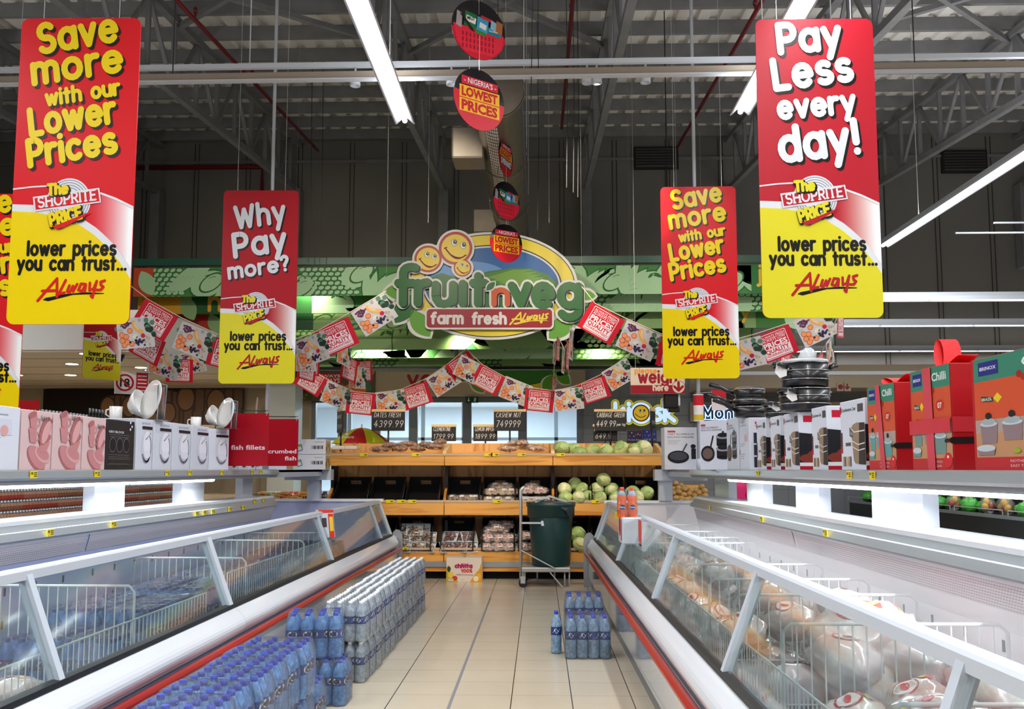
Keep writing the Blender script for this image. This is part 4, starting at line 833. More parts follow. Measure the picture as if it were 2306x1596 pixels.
# ---------------------------------------------------------------- green fascia of stepped boards
DG, MG, PG = pc(44, 106, 58, .5), pc(70, 136, 70, .5), pc(172, 214, 168, .5)
def clip(poly, y0, y1, x0=-99, x1=99):
    for ax, lim, sg in ((1, y0, 1), (1, y1, -1), (0, x0, 1), (0, x1, -1)):
        out = []
        for i in range(len(poly)):
            a_, b_ = poly[i-1], poly[i]; ia, ib = (a_[ax]-lim)*sg >= 0, (b_[ax]-lim)*sg >= 0
            if ia != ib: tt = (lim-a_[ax])/(b_[ax]-a_[ax]); out.append((a_[0]+(b_[0]-a_[0])*tt, a_[1]+(b_[1]-a_[1])*tt))
            if ib: out.append(b_)
        poly = out
        if len(poly) < 3: return []
    return poly
def ell(cx, cy_, rx, ry, rot=0, n=20): return [(cx+rx*cos(a)*cos(rot)-ry*sin(a)*sin(rot), cy_+rx*cos(a)*sin(rot)+ry*sin(a)*cos(rot)) for a in [2*pi*i/n for i in range(n)]]
def veg(mb, L, h, seed, lite, dark):
    rnd = random.Random(seed); x = -.1; C = lambda p, m_, k: (lambda q: mb.P2(q, m_, k) if q else None)(clip(p, .003, h-.003, 0, L))
    def outl(p, k):
        cx = sum(a[0] for a in p)/len(p); cy_ = sum(a[1] for a in p)/len(p); ww = max(a[0] for a in p)-min(a[0] for a in p); e = 1+min(.3, .055/max(.05, ww)); C([(cx+(a-cx)*e, cy_+(b_-cy_)*(e+.03)) for a, b_ in p], dark, k); C(p, lite, k+.3)
        if ww > .3: q = [(cx+(a-cx)*.72, cy_+(b_-cy_)*.72) for a, b_ in p]; C(q[len(q)//8:len(q)//3]+[(x*.96+cx*.04, y*.9+cy_*.1) for x, y in reversed(q[len(q)//8:len(q)//3])], dark, k+.6)
    kk = 1
    while x < L:
        kind = rnd.choice('tgblpct'); s_ = .26+rnd.random()*.12; yy = h*(.25+.5*rnd.random()); kk += .12
        if kind == 't':
            outl(ell(x+s_, yy, s_*1.15, s_*.8), kk); C(leafp(x+s_, yy+s_*.7, x+s_*1.5, yy+s_*.45, .2), dark, kk+.5); C(leafp(x+s_, yy+s_*.7, x+s_*.7, yy+s_*.4, .2), dark, kk+.5); x += s_*1.35
        elif kind == 'g':
            for r_ in range(7):
                for c_ in range(9): outl(ell(x+c_*.105+(r_ % 2)*.05, r_*.075-.02, .047, .03, rnd.random()*.6, 10), kk+r_*.05)
            x += .62
        elif kind == 'b':
            p = [(x+.8*k/12, yy-.2*sin(pi*k/12)) for k in range(13)]+[(x+.8*k/12, yy+.1-.42*sin(pi*k/12)) for k in range(12, -1, -1)]
            outl(p, kk); x += .4
        elif kind == 'l':
            for a in range(6): outl(leafp(x+.1, yy-.3, x+.1+.55*cos(a*.3+.1), yy-.3+.6*sin(a*.3+.1), .12), kk+a*.05)
            x += .34
        elif kind == 'p':
            outl(ell(x+.3, yy, .3, .2, .4), kk); outl(ell(x+.35, yy+.02, .2, .11, .6), kk+.5); x += .34
        else:
            for a in range(4): outl(leafp(x+a*.07, yy-.25, x+.5+a*.09, yy+.25, .09), kk+a*.06)
            x += .4
fasc = []
def fboard(x0, x1, y0, y1, D, seed, lit_row=True, extra=None):
    p0 = at(x0, y1, D); p1 = at(x1, y1, D); zt = at((x0+x1)/2, y0, D).z; zb = at((x0+x1)/2, y1, D).z; L = p1.x-p0.x; h = zt-zb
    a = MB(); a.bx(0, 0, 0, L, .03, h, MG if lit_row else DG); a.face((0, 0, 0), (1, 0, 0), (0, 0, 1), (0, -1, 0)); veg(a, L, h, seed, PG if lit_row else pc(130, 164, 104, .5), DG if lit_row else pc(48, 90, 44, .5))  # light put into the colour: paler greens on lit rows, darker on shaded
    if extra: extra(a, L, h)
    return a, (p0.x, D, zb)
tF = thing('fruit_hall_fascia', 'green stepped fascia boards printed with vegetable outlines behind the fruit sign', 'fascia', (0, 0, 0))
def lf(a, x, y, s_, m_=None): a.P2(leafp(x, y, x+s_*.5, y-s_, .3), m_ or PG, 12)
def left1(a, L, h): a.R2(0, 0, .32, h, pc(196, 78, 46), 11); lf(a, .12, h-.05, .4)
def right1(a, L, h): a.R2(L-1.1, 0, L, h, pc(46, 120, 60), 10); a.text('ju', L-1.0, .2, L-.72, .2, .17, .028, pc(236, 196, 40), 11)
def left2(a, L, h): a.R2(0, 0, 2.9, h, pc(40, 92, 46), 10); a.R2(0, 0, .9, h, pc(222, 160, 40), 11); lf(a, .75, h, .4, pc(140, 176, 120)); a.text('ne', 1.2, .06, 1.65, .06, .2, .03, pc(230, 170, 50), 11)
def left3(a, L, h): a.R2(0, 0, 2.9, h, pc(30, 76, 40), 10); a.R2(.55, 0, 1.2, h, pc(176, 50, 34), 11); lf(a, 1.15, h, .34, pc(140, 176, 120))
def right3(a, L, h): a.R2(L-1.0, 0, L, h, pc(60, 120, 50), 10); a.R2(L-.45, 0, L, h, pc(200, 50, 40), 11); a.text('y', L-1.25, .18, L-1.1, .18, .16, .024, pc(230, 180, 50), 11); lf(a, L-.5, h, .3)
rows = [(300, 1850, 599, 664, 15.2, 1, True, lambda a, L, h: (left1(a, L, h), right1(a, L, h))), (310, 1800, 664, 704, 15.6, 2, True, left2), (320, 1840, 704, 741, 15.9, 3, False, lambda a, L, h: (left3(a, L, h), right3(a, L, h))),
        (655, 1700, 741, 786, 16.3, 4, False, None), (655, 1024, 785, 806, 16.6, 5, True, None), (1032, 1250, 785, 808, 16.6, 6, True, None), (1258, 1600, 785, 808, 16.6, 16, False, None), (655, 1600, 806, 832, 16.9, 7, False, None)]
for r_ in rows:
    a, loc = fboard(*r_); a.build('board', tF, loc)
p0, p1 = at(300, 590, 15.3), at(1850, 592, 15.3); a = MB(); a.bx(p0.x, 15.28, p0.z-.06, p1.x, 15.4, p0.z+.05, mat('green_channel', (22, 84, 66), .35)); a.build('top_rail', tF)
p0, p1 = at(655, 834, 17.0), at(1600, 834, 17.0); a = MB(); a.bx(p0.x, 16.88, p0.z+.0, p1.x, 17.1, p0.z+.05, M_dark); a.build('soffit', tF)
# warm lamps behind the boards, and spotlights added to brighten stand, sign and fascia
def spot(where, p, tilt, power=P_SPOT, col=(1, .84, .6), sz=70):
    t = thing('board_or_added_spot', where, 'spotlight', p, 0, 'track spotlights')
    c = MB(); c.lathe([(.03, .12), (.05, .1), (.055, 0), (.045, 0), (.04, .02)], M_wpaint, 12); c.path([(0, 0, .12), (0, 0, .2)], .012, M_wpaint); c.build('lamp_head', t)
    l = bpy.data.lights.new('lamp', 'SPOT'); l.energy = power*8; l.color = col; l.spot_size = radians(sz); l.spot_blend = .6; l.shadow_soft_size = .05
    o = bpy.data.objects.new('lamp', l); COL.objects.link(o); o.parent = t; o.location = (0, 0, -.02); o.rotation_euler = tilt
for i, (x, tx, tz, td, pw, sz_) in enumerate(((-1.9, -2.0, 1.7, 13.4, 42, 34), (-.9, -.9, 1.2, 13.2, 42, 34), (.5, .2, 1.2, 13.2, 42, 34), (1.1, 1.3, 1.5, 13.3, 42, 34), (-4.4, -4.6, 4.2, 15.2, 44, 60), (-1.5, -1.2, 3.8, 14.6, 50, 60), (.6, 1.2, 3.6, 14.8, 50, 50), (3.4, 3.2, 4.1, 15.2, 44, 40))):
    dv = Vector((tx-x, td-9.6, tz-5.45)); rt = dv.to_track_quat('-Z', 'Y').to_euler()
    spot('white spotlight added under the cable rail aimed at the %s, %s from left' % ('fruit stand' if i < 4 else 'fruit sign', nth(i % 4)), (x, 9.6, 5.43), rt, pw, (1, .9, .74) if i > 3 else (1, .84, .62), sz_)
for x, y, D, w_ in ((690, 655, 15.45, 'left of the fruit sign beside the crimson banner'), (840, 806, 16.42, 'above the vegetable poster'), (1040, 780, 16.2, 'centre, under the fruit sign'), (1352, 806, 16.42, 'added at right, above the weigh sign'), (930, 806, 16.42, 'added between the two centre lamps')):
    p = at(x, y-22, D); spot('warm spotlight behind the green boards, %s' % w_, p, (radians(62), 0, 0), 10, (1, .9, .66), 150)  # last two entries are added to brighten the dim boards
# ---------------------------------------------------------------- entrance signs
a = MB(); p = at(985, 858, 19.84); a.bx(-1.1, -.004, -.2, 1.1, 0, .2, M_beige); a.face((-.6, -.005, -.14), (1, 0, 0), (0, 0, 1), (0, -1, 0)); a.text('your', .0, .05, .95, .05, .2, .034, pc(150, 20, 40), 1)
solo(a, 'wall_lettering', 'dark red your lettering on the beige header above the doors', 'lettering', p)
t = thing('oval_wall_sign', 'second green and yellow oval sign low behind the bunting over the doors', 'sign', at(1155, 838, 18.6)); a = MB(); a.face((0, 0, 0), (1, 0, 0), (0, 0, 1), (0, -1, 0))
for rx, ry, m_, k_ in ((1.02, .42, WH, 0), (1.0, .4, BK, 1), (.99, .39, YW, 2), (.82, .27, BK, 3), (.8, .26, pc(60, 120, 50), 4)): a.E2(0, 0, rx, ry, m_, k_, 40)
a.bx(-.6, .005, -.1, .6, .05, .1, M_dark); a.build('oval_panel', t)
for x0, y0, x1, y1 in ((-.8, -.05, -.55, -.42), (-.85, 0, -1.0, -.2), (.8, -.05, .58, -.42), (.85, 0, 1.12, -.25), (.75, .05, 1.1, .0)):
    c = MB(); c.face((0, -.01, 0), (1, 0, 0), (0, 0, 1), (0, -1, 0)); c.P2(leafp(x0, y0, x1, y1, .36), WH, 0); c.P2(leafp(x0, y0, x0+(x1-x0)*.93, y0+(y1-y0)*.93, .3), LG, 1); c.build('leaf', t)
c = MB(); c.path([(-.5, .03, .38), (-.5, .03, 1.2)], .006, M_wire, 4); c.path([(.5, .03, .38), (.5, .03, 1.2)], .006, M_wire, 4); c.build('wire', t)
for i, x in enumerate((1063, 1192)):
    t = thing('exit_sign', 'green running man exit sign above the doors, %s one' % ('left' if i == 0 else 'right'), 'sign', at(x, 900, 19.8)); a = MB(); a.bx(-.13, 0, -.06, .13, .03, .06, pc(20, 60, 44)); a.face((-.13, -.001, -.06), (1, 0, 0), (0, 0, 1), (0, -1, 0)); w2 = pc(210, 226, 214)
    a.S2([(.06, .1), (.06, .03)], .008, w2, 1); a.S2([(.04, .05), (.06, .03), (.08, .05)], .007, w2, 1); a.E2(.2, .1, .011, .011, w2, 1, 10); a.S2([(.19, .085), (.185, .055), (.2, .04), (.195, .02)], .008, w2, 1); a.S2([(.185, .055), (.165, .03)], .007, w2, 1); a.S2([(.165, .08), (.2, .08), (.215, .065)], .006, w2, 1); a.build('panel', t)
# vegetable poster
t = thing('vegetable_poster', 'large photo poster of carrots and apples over the left door, with a red promotion badge', 'poster', at(752, 857, 19.8)); t.scale = (1.07, 1, 1.15); a = MB(); a.bx(-.8, 0, -.36, .8, .05, .36, pc(92, 72, 60)); a.face((-.8, -.001, -.36), (1, 0, 0), (0, 0, 1), (0, -1, 0)); rnd = random.Random(5)
for i in range(46): a.P2(clip(ell(rnd.random()*1.0, rnd.random()*.36, .06, .055), .005, .7, .005, 1.55), pc(*rnd.choice(((150, 40, 30), (120, 130, 50), (96, 30, 26), (140, 110, 60), (60, 80, 34)))), 1+i*.03)
for i in range(12): a.P2(clip(ell(.1+i*.09, .66, .07, .05), 0, .715, .005, 1.5), pc(196, 178, 140), 2+i*.05)
a.ttf('PROMOTION', .3, .55, .09, pc(40, 36, 30), 4, .6, .02); a.R2(.38, .1, .95, .5, pc(176, 24, 44), 3)
for tx, y in (('ALWAYS', .42), ('ALWAYS', .32), ('LOW', .2), ('PRICES', .12)): a.ttf(tx, .42, y, .05 if y > .4 else .08, pc(230, 210, 210), 4, .5, .03)
for i in range(9): a.P2(clip(leafp(1.15+i*.045, .42, 1.02+i*.075, .66, .12), 0, .715, 0, 1.59), pc(226, 96, 30), 3+i*.05)
for i in range(10): a.E2(1.2+rnd.random()*.3, .2+rnd.random()*.2, .07, .06, pc(60, 120, 90), 2.5+i*.03, 12)
for x, y in ((1.15, .12), (1.3, .14), (1.05, .2)): a.P2(clip(ell(x, y, .16, .07, .6), .005, .7, 0, 1.59), pc(230, 110, 30), 4+x)
a.build('panel', t)
# please weigh here
t = thing('weigh_sign', 'red and cream please weigh here sign with an arrow, under the small banner', 'sign', at(1481, 857, 13.2)); s = 13.2/F/6.782
a = MB(); a.face((-412*s, 0, 200*s), (1, 0, 0), (0, 0, 1), (0, -1, 0), s); CR_, DR = pc(206, 190, 172), pc(140, 22, 38)
a.bx(-412*s, .001, -202*s, 412*s, .02, 200*s, CR_); a.R2(0, -400, 824, -268, DR, 1)
a.text('please', 70, -85, 395, -85, 52, 9, pc(206, 136, 40), 1); a.text('weigh', 130, -225, 690, -225, 118, 20, DR, 1); a.text('here', 345, -350, 565, -350, 62, 11, CR_, 2)
a.E2(728, -298, 100, 100, DR, 2, 30); a.E2(728, -298, 92, 92, CR_, 3, 30); a.S2([(728, -230), (728, -350)], 20, DR, 4); a.S2([(665, -290), (728, -352), (790, -290)], 19, DR, 4); a.build('panel', t)
for sx in (-.3, .3): c = MB(); c.path([(sx, .01, 195*s), (sx, .01, 5.42)], .003, M_wire, 4); c.build('wire', t)
a = MB(); p = at(1510, 905, 13.3); a.rbx(-.1, -.06, -.09, .1, .06, .2, M_black, .02); a.path([(0, 0, .2), (0, 0, 5.62)], .008, M_black, 5); a.rbx(-.03, -.04, -.14, .12, .06, -.07, M_black, .01); a.bx(.1, -.05, -.05, .125, .03, .1, M_wpaint); solo(a, 'weighing_scale', 'black hanging scale head below the please weigh here sign', 'scale', p)
# kiosk and money signs (backlit)
t = thing('kiosk_sign', 'lit kiosk sign with a yellow outline and a smiling face for the letter o', 'sign', at(1451, 930, 19.6)); s = 19.6/F/6.782
OUT = mat('sign_yellow_edge', (214, 206, 60), .4, emit=.35); LB = mat('sign_lit_blue', (196, 226, 255), .4, emit=.8); PU = pc(60, 40, 110)
KS = [[(170, 720), (170, 985)], [(290, 800), (190, 890), (300, 985)], [(375, 800), (375, 985)], [(375, 730)], Arc(840, 830, 46, 46, 20, 250)+Arc(850, 940, 52, 52, 90, -130), [(920, 690), (920, 985)], [(1045, 800), (940, 890), (1060, 985)]]
KS[4] = [(x, 870+(870-y)*1) for x, y in [(a_, b_) for a_, b_ in KS[4]]]
KS[4] = [(858, 812), (820, 800), (790, 822), (796, 858), (836, 882), (862, 915), (846, 962), (800, 978), (768, 962)]
a = MB(); a.face((-610*s, 0, 870*s), (1, 0, 0), (0, 0, 1), (0, -1, 0), s)
for r_, m_, k_ in ((64, OUT, 0), (40, PU, 6), (33, LB, 12)):
    for q_ in KS: a.S2([(x, -y) for x, y in q_], r_ if len(q_) > 1 else r_+6, m_, k_)
    a.E2(560, -870, 132+r_, 132+r_, m_, k_, 40)
a.E2(560, -870, 130, 130, pc(120, 20, 40), 14, 36); a.build('lettering', t)
f = MB(); f.face((-610*s, -.012, 870*s), (1, 0, 0), (0, 0, 1), (0, -1, 0), s); f.E2(560, -870, 112, 112, mat('sign_face_yellow', (230, 186, 30), .4, emit=.4), 0, 36)
for ex in (545, 605): f.E2(ex, -835, 22, 28, pc(244, 244, 240), 1, 16); f.E2(ex+5, -828, 12, 15, BK, 2, 12)
f.S2([(475, -880), (500, -910), (550, -935), (600, -925), (628, -905)], 5, BK, 1); f.build('smiling_face', t)
a = MB(); a.bx(-300*s, .01, -30*s, 200*s, .42, 30*s, M_gtile); a.build('bracket', t)
t = thing('money_sign', 'blue outlined neon sign starting Mon, partly hidden by the pans', 'sign', at(1616, 930, 19.6)); NB = mat('neon_blue', (150, 190, 255), .3, emit=2.2); a = MB(); s = 19.6/F
a.face((-34*s, 0, -14*s), (1, 0, 0), (0, 0, 1), (0, -1, 0), s); a.bx(-36*s, .01, -16*s, 40*s, .1, 16*s, pc(70, 76, 92)); a.bx(-9*s, .1, -6*s, 9*s, .42, 6*s, pc(70, 76, 92))
a.text('Mon', 3, 3, 66, 3, 18, 4.6, NB, 1); a.text('Mon', 3, 3, 66, 3, 18, 2.4, pc(60, 66, 90), 3); a.R2(-2, -1, 70, .6, NB, 1); a.build('lettering', t)
t = thing('promo_column', 'white and red paper sleeve around the thin pole at right', 'sign', at(1573, 915, 10.45)); c = MB(); c.lathe([(.055, -.16), (.055, .13)], pc(226, 218, 214), 16, caps=False); c.build('sleeve', t)
c = MB(); c.lathe([(.0555, .01), (.0555, .12)], pc(190, 30, 40), 16, caps=False); c.lathe([(.0555, -.15), (.0555, -.09)], pc(210, 180, 40), 16, caps=False); c.build('print', t)
t = thing('promo_card', 'small red and white card hanging behind the pans', 'sign', at(1619, 899, 10.45), .3); t.scale = (.86, 1, .66); c = MB(); c.bx(-.1, 0, -.18, .1, .004, .15, pc(214, 200, 196)); c.bx(-.1, -.001, .02, .1, .0, .15, pc(180, 30, 44)); c.build('card', t); c = MB(); c.path([(-.27, .09, .1), (0, .01, .13)], .006, M_wire, 4); c.build('arm', t)
# no-under-18 sign, camera dome, wall marks
t = thing('age_sign', 'white sign with a crossed out 18 beside a red text panel, over the mugs', 'sign', at(297, 862, 14.2), radians(35)); a = MB(); a.bx(-.24, 0, -.17, .24, .01, .17, pc(214, 208, 206)); a.face((0, -.001, 0), (1, 0, 0), (0, 0, 1), (0, -1, 0)); a.E2(-.1, 0, .13, .13, pc(170, 20, 40), 1, 28); a.E2(-.1, 0, .1, .1, pc(220, 214, 212), 2, 28)
a.ttf('18', -.17, -.06, .12, BK, 3, .14, .03); a.S2([(-.18, .08), (-.02, -.08)], .013, pc(170, 20, 40), 4); a.R2(.06, -.16, .23, .16, pc(170, 24, 44), 1)
for k in range(5): a.R2(.08, .1-k*.055, .21, .118-k*.055, pc(226, 200, 204), 2)
a.build('panel', t)
for sx in (-.2, .2): c = MB(); c.path([(sx, .005, .16), (sx, .005, 3.18-at(297, 862, 14.2).z)], .003, M_wire, 4); c.build('wire', t)
t = thing('security_camera', 'dark dome security camera under the low ceiling at left', 'camera', at(270, 800, 14.0)); c = MB(); c.lathe([(.07, 0), (.07, .05), (.05, .07)], mat('camera_white', (120, 116, 110), .5), 16); c.path([(0, 0, .06), (0, 0, 3.18-t.location.z)], .03, M_wpaint, 8); c.build('housing', t); c = MB(); c.sph((0, 0, 0), (.068, .068, .1), mat('smoked_dome', (12, 12, 14), .1), 16, 8); c.build('dome', t)
for x, k in ((1893, 'disc'), (1908, 'arrow')):
    c = MB(); c.face((0, 0, 0), (1, 0, 0), (0, 0, 1), (0, -1, 0)); c.bx(-.07, .001, -.08, .07, .01, .08, M_beige); r_ = pc(140, 30, 36)
    if k == 'disc': c.E2(0, 0, .05, .05, r_, 1)
    else: c.S2([(0, .05), (0, -.04)], .014, r_, 1); c.S2([(-.035, 0), (0, -.04), (.035, 0)], .013, r_, 1)
    solo(c, 'wall_mark', 'small dark red %s on the beige band at right' % k, 'sign', at(x, 871, 18.77))
# ================================================================ WOODEN FRUIT STAND
M_wood = wood_mat('pine_board', (206, 134, 52), (226, 164, 82)); M_woodv = wood_mat('pine_board_upright', (190, 130, 66), (222, 172, 106), 1); M_woodp = wood_mat('pale_pine', (226, 186, 120), (240, 208, 150))
SD = 13.2
def sx(x, D=SD): return at(x, 1056, D).x
def sz(y, D=SD): return at(1115, y, D).z
bays = [(sx(738), sx(1001)), (sx(1001), sx(1245)), (sx(1245), sx(1492))]
zt0, zt1 = sz(1048), sz(1024); z20, z21 = sz(1160), sz(1129); z30, z31 = sz(1272), sz(1236)
st = thing('fruit_stand', 'long wooden fruit stand with three tiers of boards across the end of the aisle', 'display stand', (0, SD, 0))
for i, (a, c) in enumerate(bays):
    e = .004
    for n_, z0, z1, m_ in (('top_front_board', zt0, zt1, M_wood), ('middle_front_board', z20, z21, M_wood), ('lower_front_board', z30, z31, M_wood)):
        mb = MB(); mb.rbx(a+e, -.03, z0, c-e, 0, z1, m_, .006); mb.build(n_, st)
        r = MB(); r.bx(a+e, -.036, z1-.012, c-e, -.03, z1+.02, mat('clear_rail', (196, 170, 140), .25)); r.build('price_rail', st)
    mb = MB(); mb.add([(a, .0, zt0+.06), (c, 0, zt0+.06), (c, .75, zt1+.06), (a, .75, zt1+.06)], [(0, 1, 2, 3)], M_wood); mb.build('top_tray', st)
    mb = MB(); mb.bx(a+e, .75, zt0+.1, c-e, .78, sz(998, 13.95), M_woodv); mb.build('tray_back', st)
    mb = MB(); mb.bx(a+e, .6, .2, c-e, .62, zt0+.1, M_woodv); mb.build('back_panel', st)
    for zb in (z20+.03, z30+.03):
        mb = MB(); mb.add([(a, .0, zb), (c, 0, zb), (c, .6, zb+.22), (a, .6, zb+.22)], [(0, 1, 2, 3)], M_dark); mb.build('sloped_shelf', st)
for x in [bays[0][0]]+[b_[1] for b_ in bays]:
    mb = MB(); mb.bx(x-.02, .3, 0, x+.02, .6, zt0, M_black); mb.build('upright', st)
    mb = MB(); mb.add([(x-.025+dx, y, z) for dx in (0, .05) for y, z in ((0, zt1-.02), (0, zt1+.05), (.74, sz(998, 13.95)), (.74, zt1+.04))], [(3, 2, 1, 0), (4, 5, 6, 7), (0, 1, 5, 4), (1, 2, 6, 5), (2, 3, 7, 6), (3, 0, 4, 7)], M_woodp); mb.build('divider', st)
    mb = MB(); mb.add([(x-.02+dx, y, z) for dx in (0, .04) for y, z in ((0, z21), (.5, z21+.3), (.5, z21+.2), (0, z21-.06))], [(3, 2, 1, 0), (4, 5, 6, 7), (0, 1, 5, 4), (1, 2, 6, 5), (2, 3, 7, 6), (3, 0, 4, 7)], M_wood); mb.build('divider', st)
a, c = bays[0][0], bays[2][1]
mb = MB(); mb.bx(a, -.045, sz(1276), c, -.02, sz(1264), M_alu); mb.build('steel_strip', st)
mb = MB(); mb.bx(a, -.03, sz(1286), c, 0, sz(1276), M_wood); mb.build('base_board', st)
mb = MB(); mb.bx(a, .12, 0, c, .55, sz(1284), M_dark); mb.build('kick_recess', st)  # shadow under the base board put into a near-black colour
for i, (x, z) in enumerate([(820, zt1), (937, zt1), (1100, zt1), (1115, zt1), (1175, zt1), (1263, zt1), (880, z21), (905, z21), (930, z21), (1120, z21), (1340, z21), (912, z31)]):
    c = MB(); w_ = .11; c.bx(-w_/2, -.003, -.02, w_/2, 0, .025, M_yel); c.face((-w_/2, -.003, -.02), (1, 0, 0), (0, 0, 1), (0, -1, 0)); c.R2(w_*.55, .012, w_*.9, .03, pc(120, 100, 30))
    solo(c, 'price_tag', 'yellow price tag on the wooden stand, %s' % (['top', 'middle', 'lower'][0 if z == zt1 else 1 if z == z21 else 2]+' board, '+nth(i if i < 6 else i-6 if i < 11 else 0)+' from the left'), 'price tag', (sx(x), SD-.037, z), None, 'fruit stand price tags')
# black crates
crate0 = None
def crate(x0, x1, zf, label, tilt):
    global crate0
    xc = (x0+x1)/2; loc = (xc, SD+.012, zf)
    if crate0:
        o = dup(crate0, loc, None, label); o.rotation_euler.x = radians(tilt); return o
    t = crate0 = thing('produce_crate', label, 'crate', loc, 0, 'black produce crates'); t.rotation_euler.x = radians(tilt); w_, d, h = (x1-x0)/2-.006, .52, .17
    mb = MB(); mb.bx(-w_, 0, 0, w_, d, .012, M_black)
    for p in ((-w_, 0, 0, -w_+.012, d, h), (w_-.012, 0, 0, w_, d, h), (-w_, 0, 0, w_, .012, .07), (-w_, d-.012, 0, w_, d, .06)): mb.bx(*p, M_black)
    mb.bx(-w_, d-.012, .06, -w_*.32, d, h, M_black); mb.bx(w_*.32, d-.012, .06, w_, d, h, M_black); mb.bx(-w_*.32, d-.012, .125, w_*.32, d, h, M_black)
    for k in range(7): x = -w_+.03+k*(2*w_-.06)/6; mb.bx(x-.004, d-.018, 0, x+.004, d-.01, .06, M_black); mb.bx(x-.004, -.006, .0, x+.004, .002, .07, M_black)
    mb.build('body', t)
    r = MB(); r.path([(-w_, 0, .07), (-w_, 0, .07), (-w_, d, h), (w_, d, h), (w_, 0, .07)], .009, mat('crate_rim', (30, 30, 33), .35), 5); r.path([(-w_, 0, .07), (w_, 0, .07)], .009, MATS['crate_rim'], 5); r.build('rim', t)
    return t
T2 = [(752, 830), (832, 910), (914, 994), (1005, 1083), (1086, 1163), (1166, 1242), (1252, 1328), (1331, 1408), (1411, 1487)]
T3 = [(815, 895), (898, 986), (992, 1081), (1084, 1163), (1166, 1243), (1250, 1328), (1331, 1408)]
for i, (a, c) in enumerate(T2): crate(sx(a), sx(a)+.46, z21-.07, 'black plastic produce crate on the middle tier, %s from the left' % nth(i), 28)
for i, (a, c) in enumerate(T3): crate(sx(a), sx(a)+.46, z31-.07, 'black plastic produce crate on the lower tier, %s from the left' % nth(i), 42)
# ---- produce
M_cab = [mat('cabbage_%d' % i, c, .45, noise=.22, ns=9, bump=.5, bs=14) for i, c in enumerate(((166, 188, 116), (194, 204, 136), (146, 172, 102), (208, 212, 158)))]
_cab = {}
def cabbage(x, y, z, r, k, label, grp):
    key = k % 4
    if key not in _cab:
        rnd = random.Random(k); c = MB(); ph = rnd.random()*6
        c.sph((0, 0, 0), (r, r, r*.88), M_cab[key], 20, 14, lambda d: 1+.035*math.sin(3*math.atan2(d.y, d.x)+2*d.z+ph)+.03*noise.noise(d*3+Vector((key, 0, 0))))
        o = solo(c, 'cabbage', label, 'cabbage', (x, y, z), None, grp)
        for i in range(5):
            a = i*1.26+ph; l = MB(); pts = []
            for u in range(7):
                for v in range(6):
                    tt, ss = -.2+1.5*u/6, (v/5-.5)*1.5*sin(pi*(u+.6)/7.2)
                    d = Vector((sin(tt+.5)*cos(a+ss), sin(tt+.5)*sin(a+ss), cos(tt+.5)*.88)); rr = r*(1.03+.05*abs(ss)+.02*i*.2); pts.append(d*rr)
            l.add(pts, [(u*6+v, u*6+v+1, u*6+7+v, u*6+6+v) for u in range(6) for v in range(5)], M_cab[(key+i) % 4], True)
            l.build('outer_leaf', o)
        _cab[key] = o; return o
    o = dup(_cab[key], (x, y, z), None, label, grp); s_ = r/.11; o.rotation_euler = (k*.7, k*.4, k*1.3); o.scale = (s_, s_, s_); return o
G = 'cabbages on the fruit stand'
for i, (x, y, r) in enumerate(((1265, 1009, 26), (1292, 1013, 27), (1304, 1021, 17), (1335, 1016, 20), (1366, 1018, 20), (1398, 1014, 24), (1429, 1017, 21), (1449, 1012, 23))):
    p = at(x, y, SD+.2+.1*(i % 2)); cabbage(p.x, p.y, p.z, .11 if i < 4 else r/165*.92, i, 'pale green cabbage on the top tray, %s from the left' % nth(i), G)
def tier(x, y, zf, back, dz=0): # point in a tilted crate: back 0..1, dz off its floor
    T = radians(28 if zf > .6 else 42); u = .07+.42*back; v = .03+dz
    return (sx(x), SD+.012+u*cos(T)-v*sin(T), zf+u*sin(T)+v*cos(T))
for j, (cr, pts) in enumerate((((1252, 'seventh'), ((22, .05, 0), (52, 0, .02), (70, .1, 0), (20, .5, .03), (45, .8, .04), (60, .55, .02))), ((1331, 'eighth'), ((20, .05, 0), (55, .05, 0), (15, .55, .02), (48, .5, .03), (30, .6, .17))), ((1411, 'ninth'), ((15, .3, .03), (25, .05, 0), (48, .3, .02))))):
    for i, (dx, bk, dz) in enumerate(pts):
        x, y, z = tier(cr[0]+dx, 0, z21-.07, bk, dz+.05); cabbage(x, y, z, .1, i+j*5, 'green cabbage in the %s crate of the middle tier, %s' % (cr[1], ['front left', 'front centre', 'front right', 'back left', 'back centre', 'back right'][i]), G)
for i, (dx, bk, dz) in enumerate(((15, .05, .02), (55, .05, 0), (50, .35, .13), (12, .4, .12))):
    x, y, z = tier(1250+dx, 0, z31-.07, bk, dz*.5+.06); cabbage(x, y, z, .11, i, 'pale cabbage in a lower crate right of the green bin, %s' % ['front left', 'front right', 'back right', 'back left'][i], G)
M_bagt = film('tray_film', (254, 254, 253), .13, .015, .1, .5, 22)
M_bagf = film('clear_bag', (253, 253, 252), .13, .1, .14, .7, 22)
def lumps(mb, n, w_, d, h, mats, r, seed):
    rnd = random.Random(seed)
    for i in range(n):
        x, y = rnd.uniform(-w_, w_)*.8, rnd.uniform(-d, d)*.8; k = max(0, 1-(x/w_)**2*.8-(y/d)**2*.8)
        mb.sph((x, y, h*.25+h*.55*k*rnd.random()), (r*rnd.uniform(.7, 1.2), r*rnd.uniform(.6, 1), r*rnd.uniform(.5, .9)), rnd.choice(mats), 6, 4)
_pk = {}
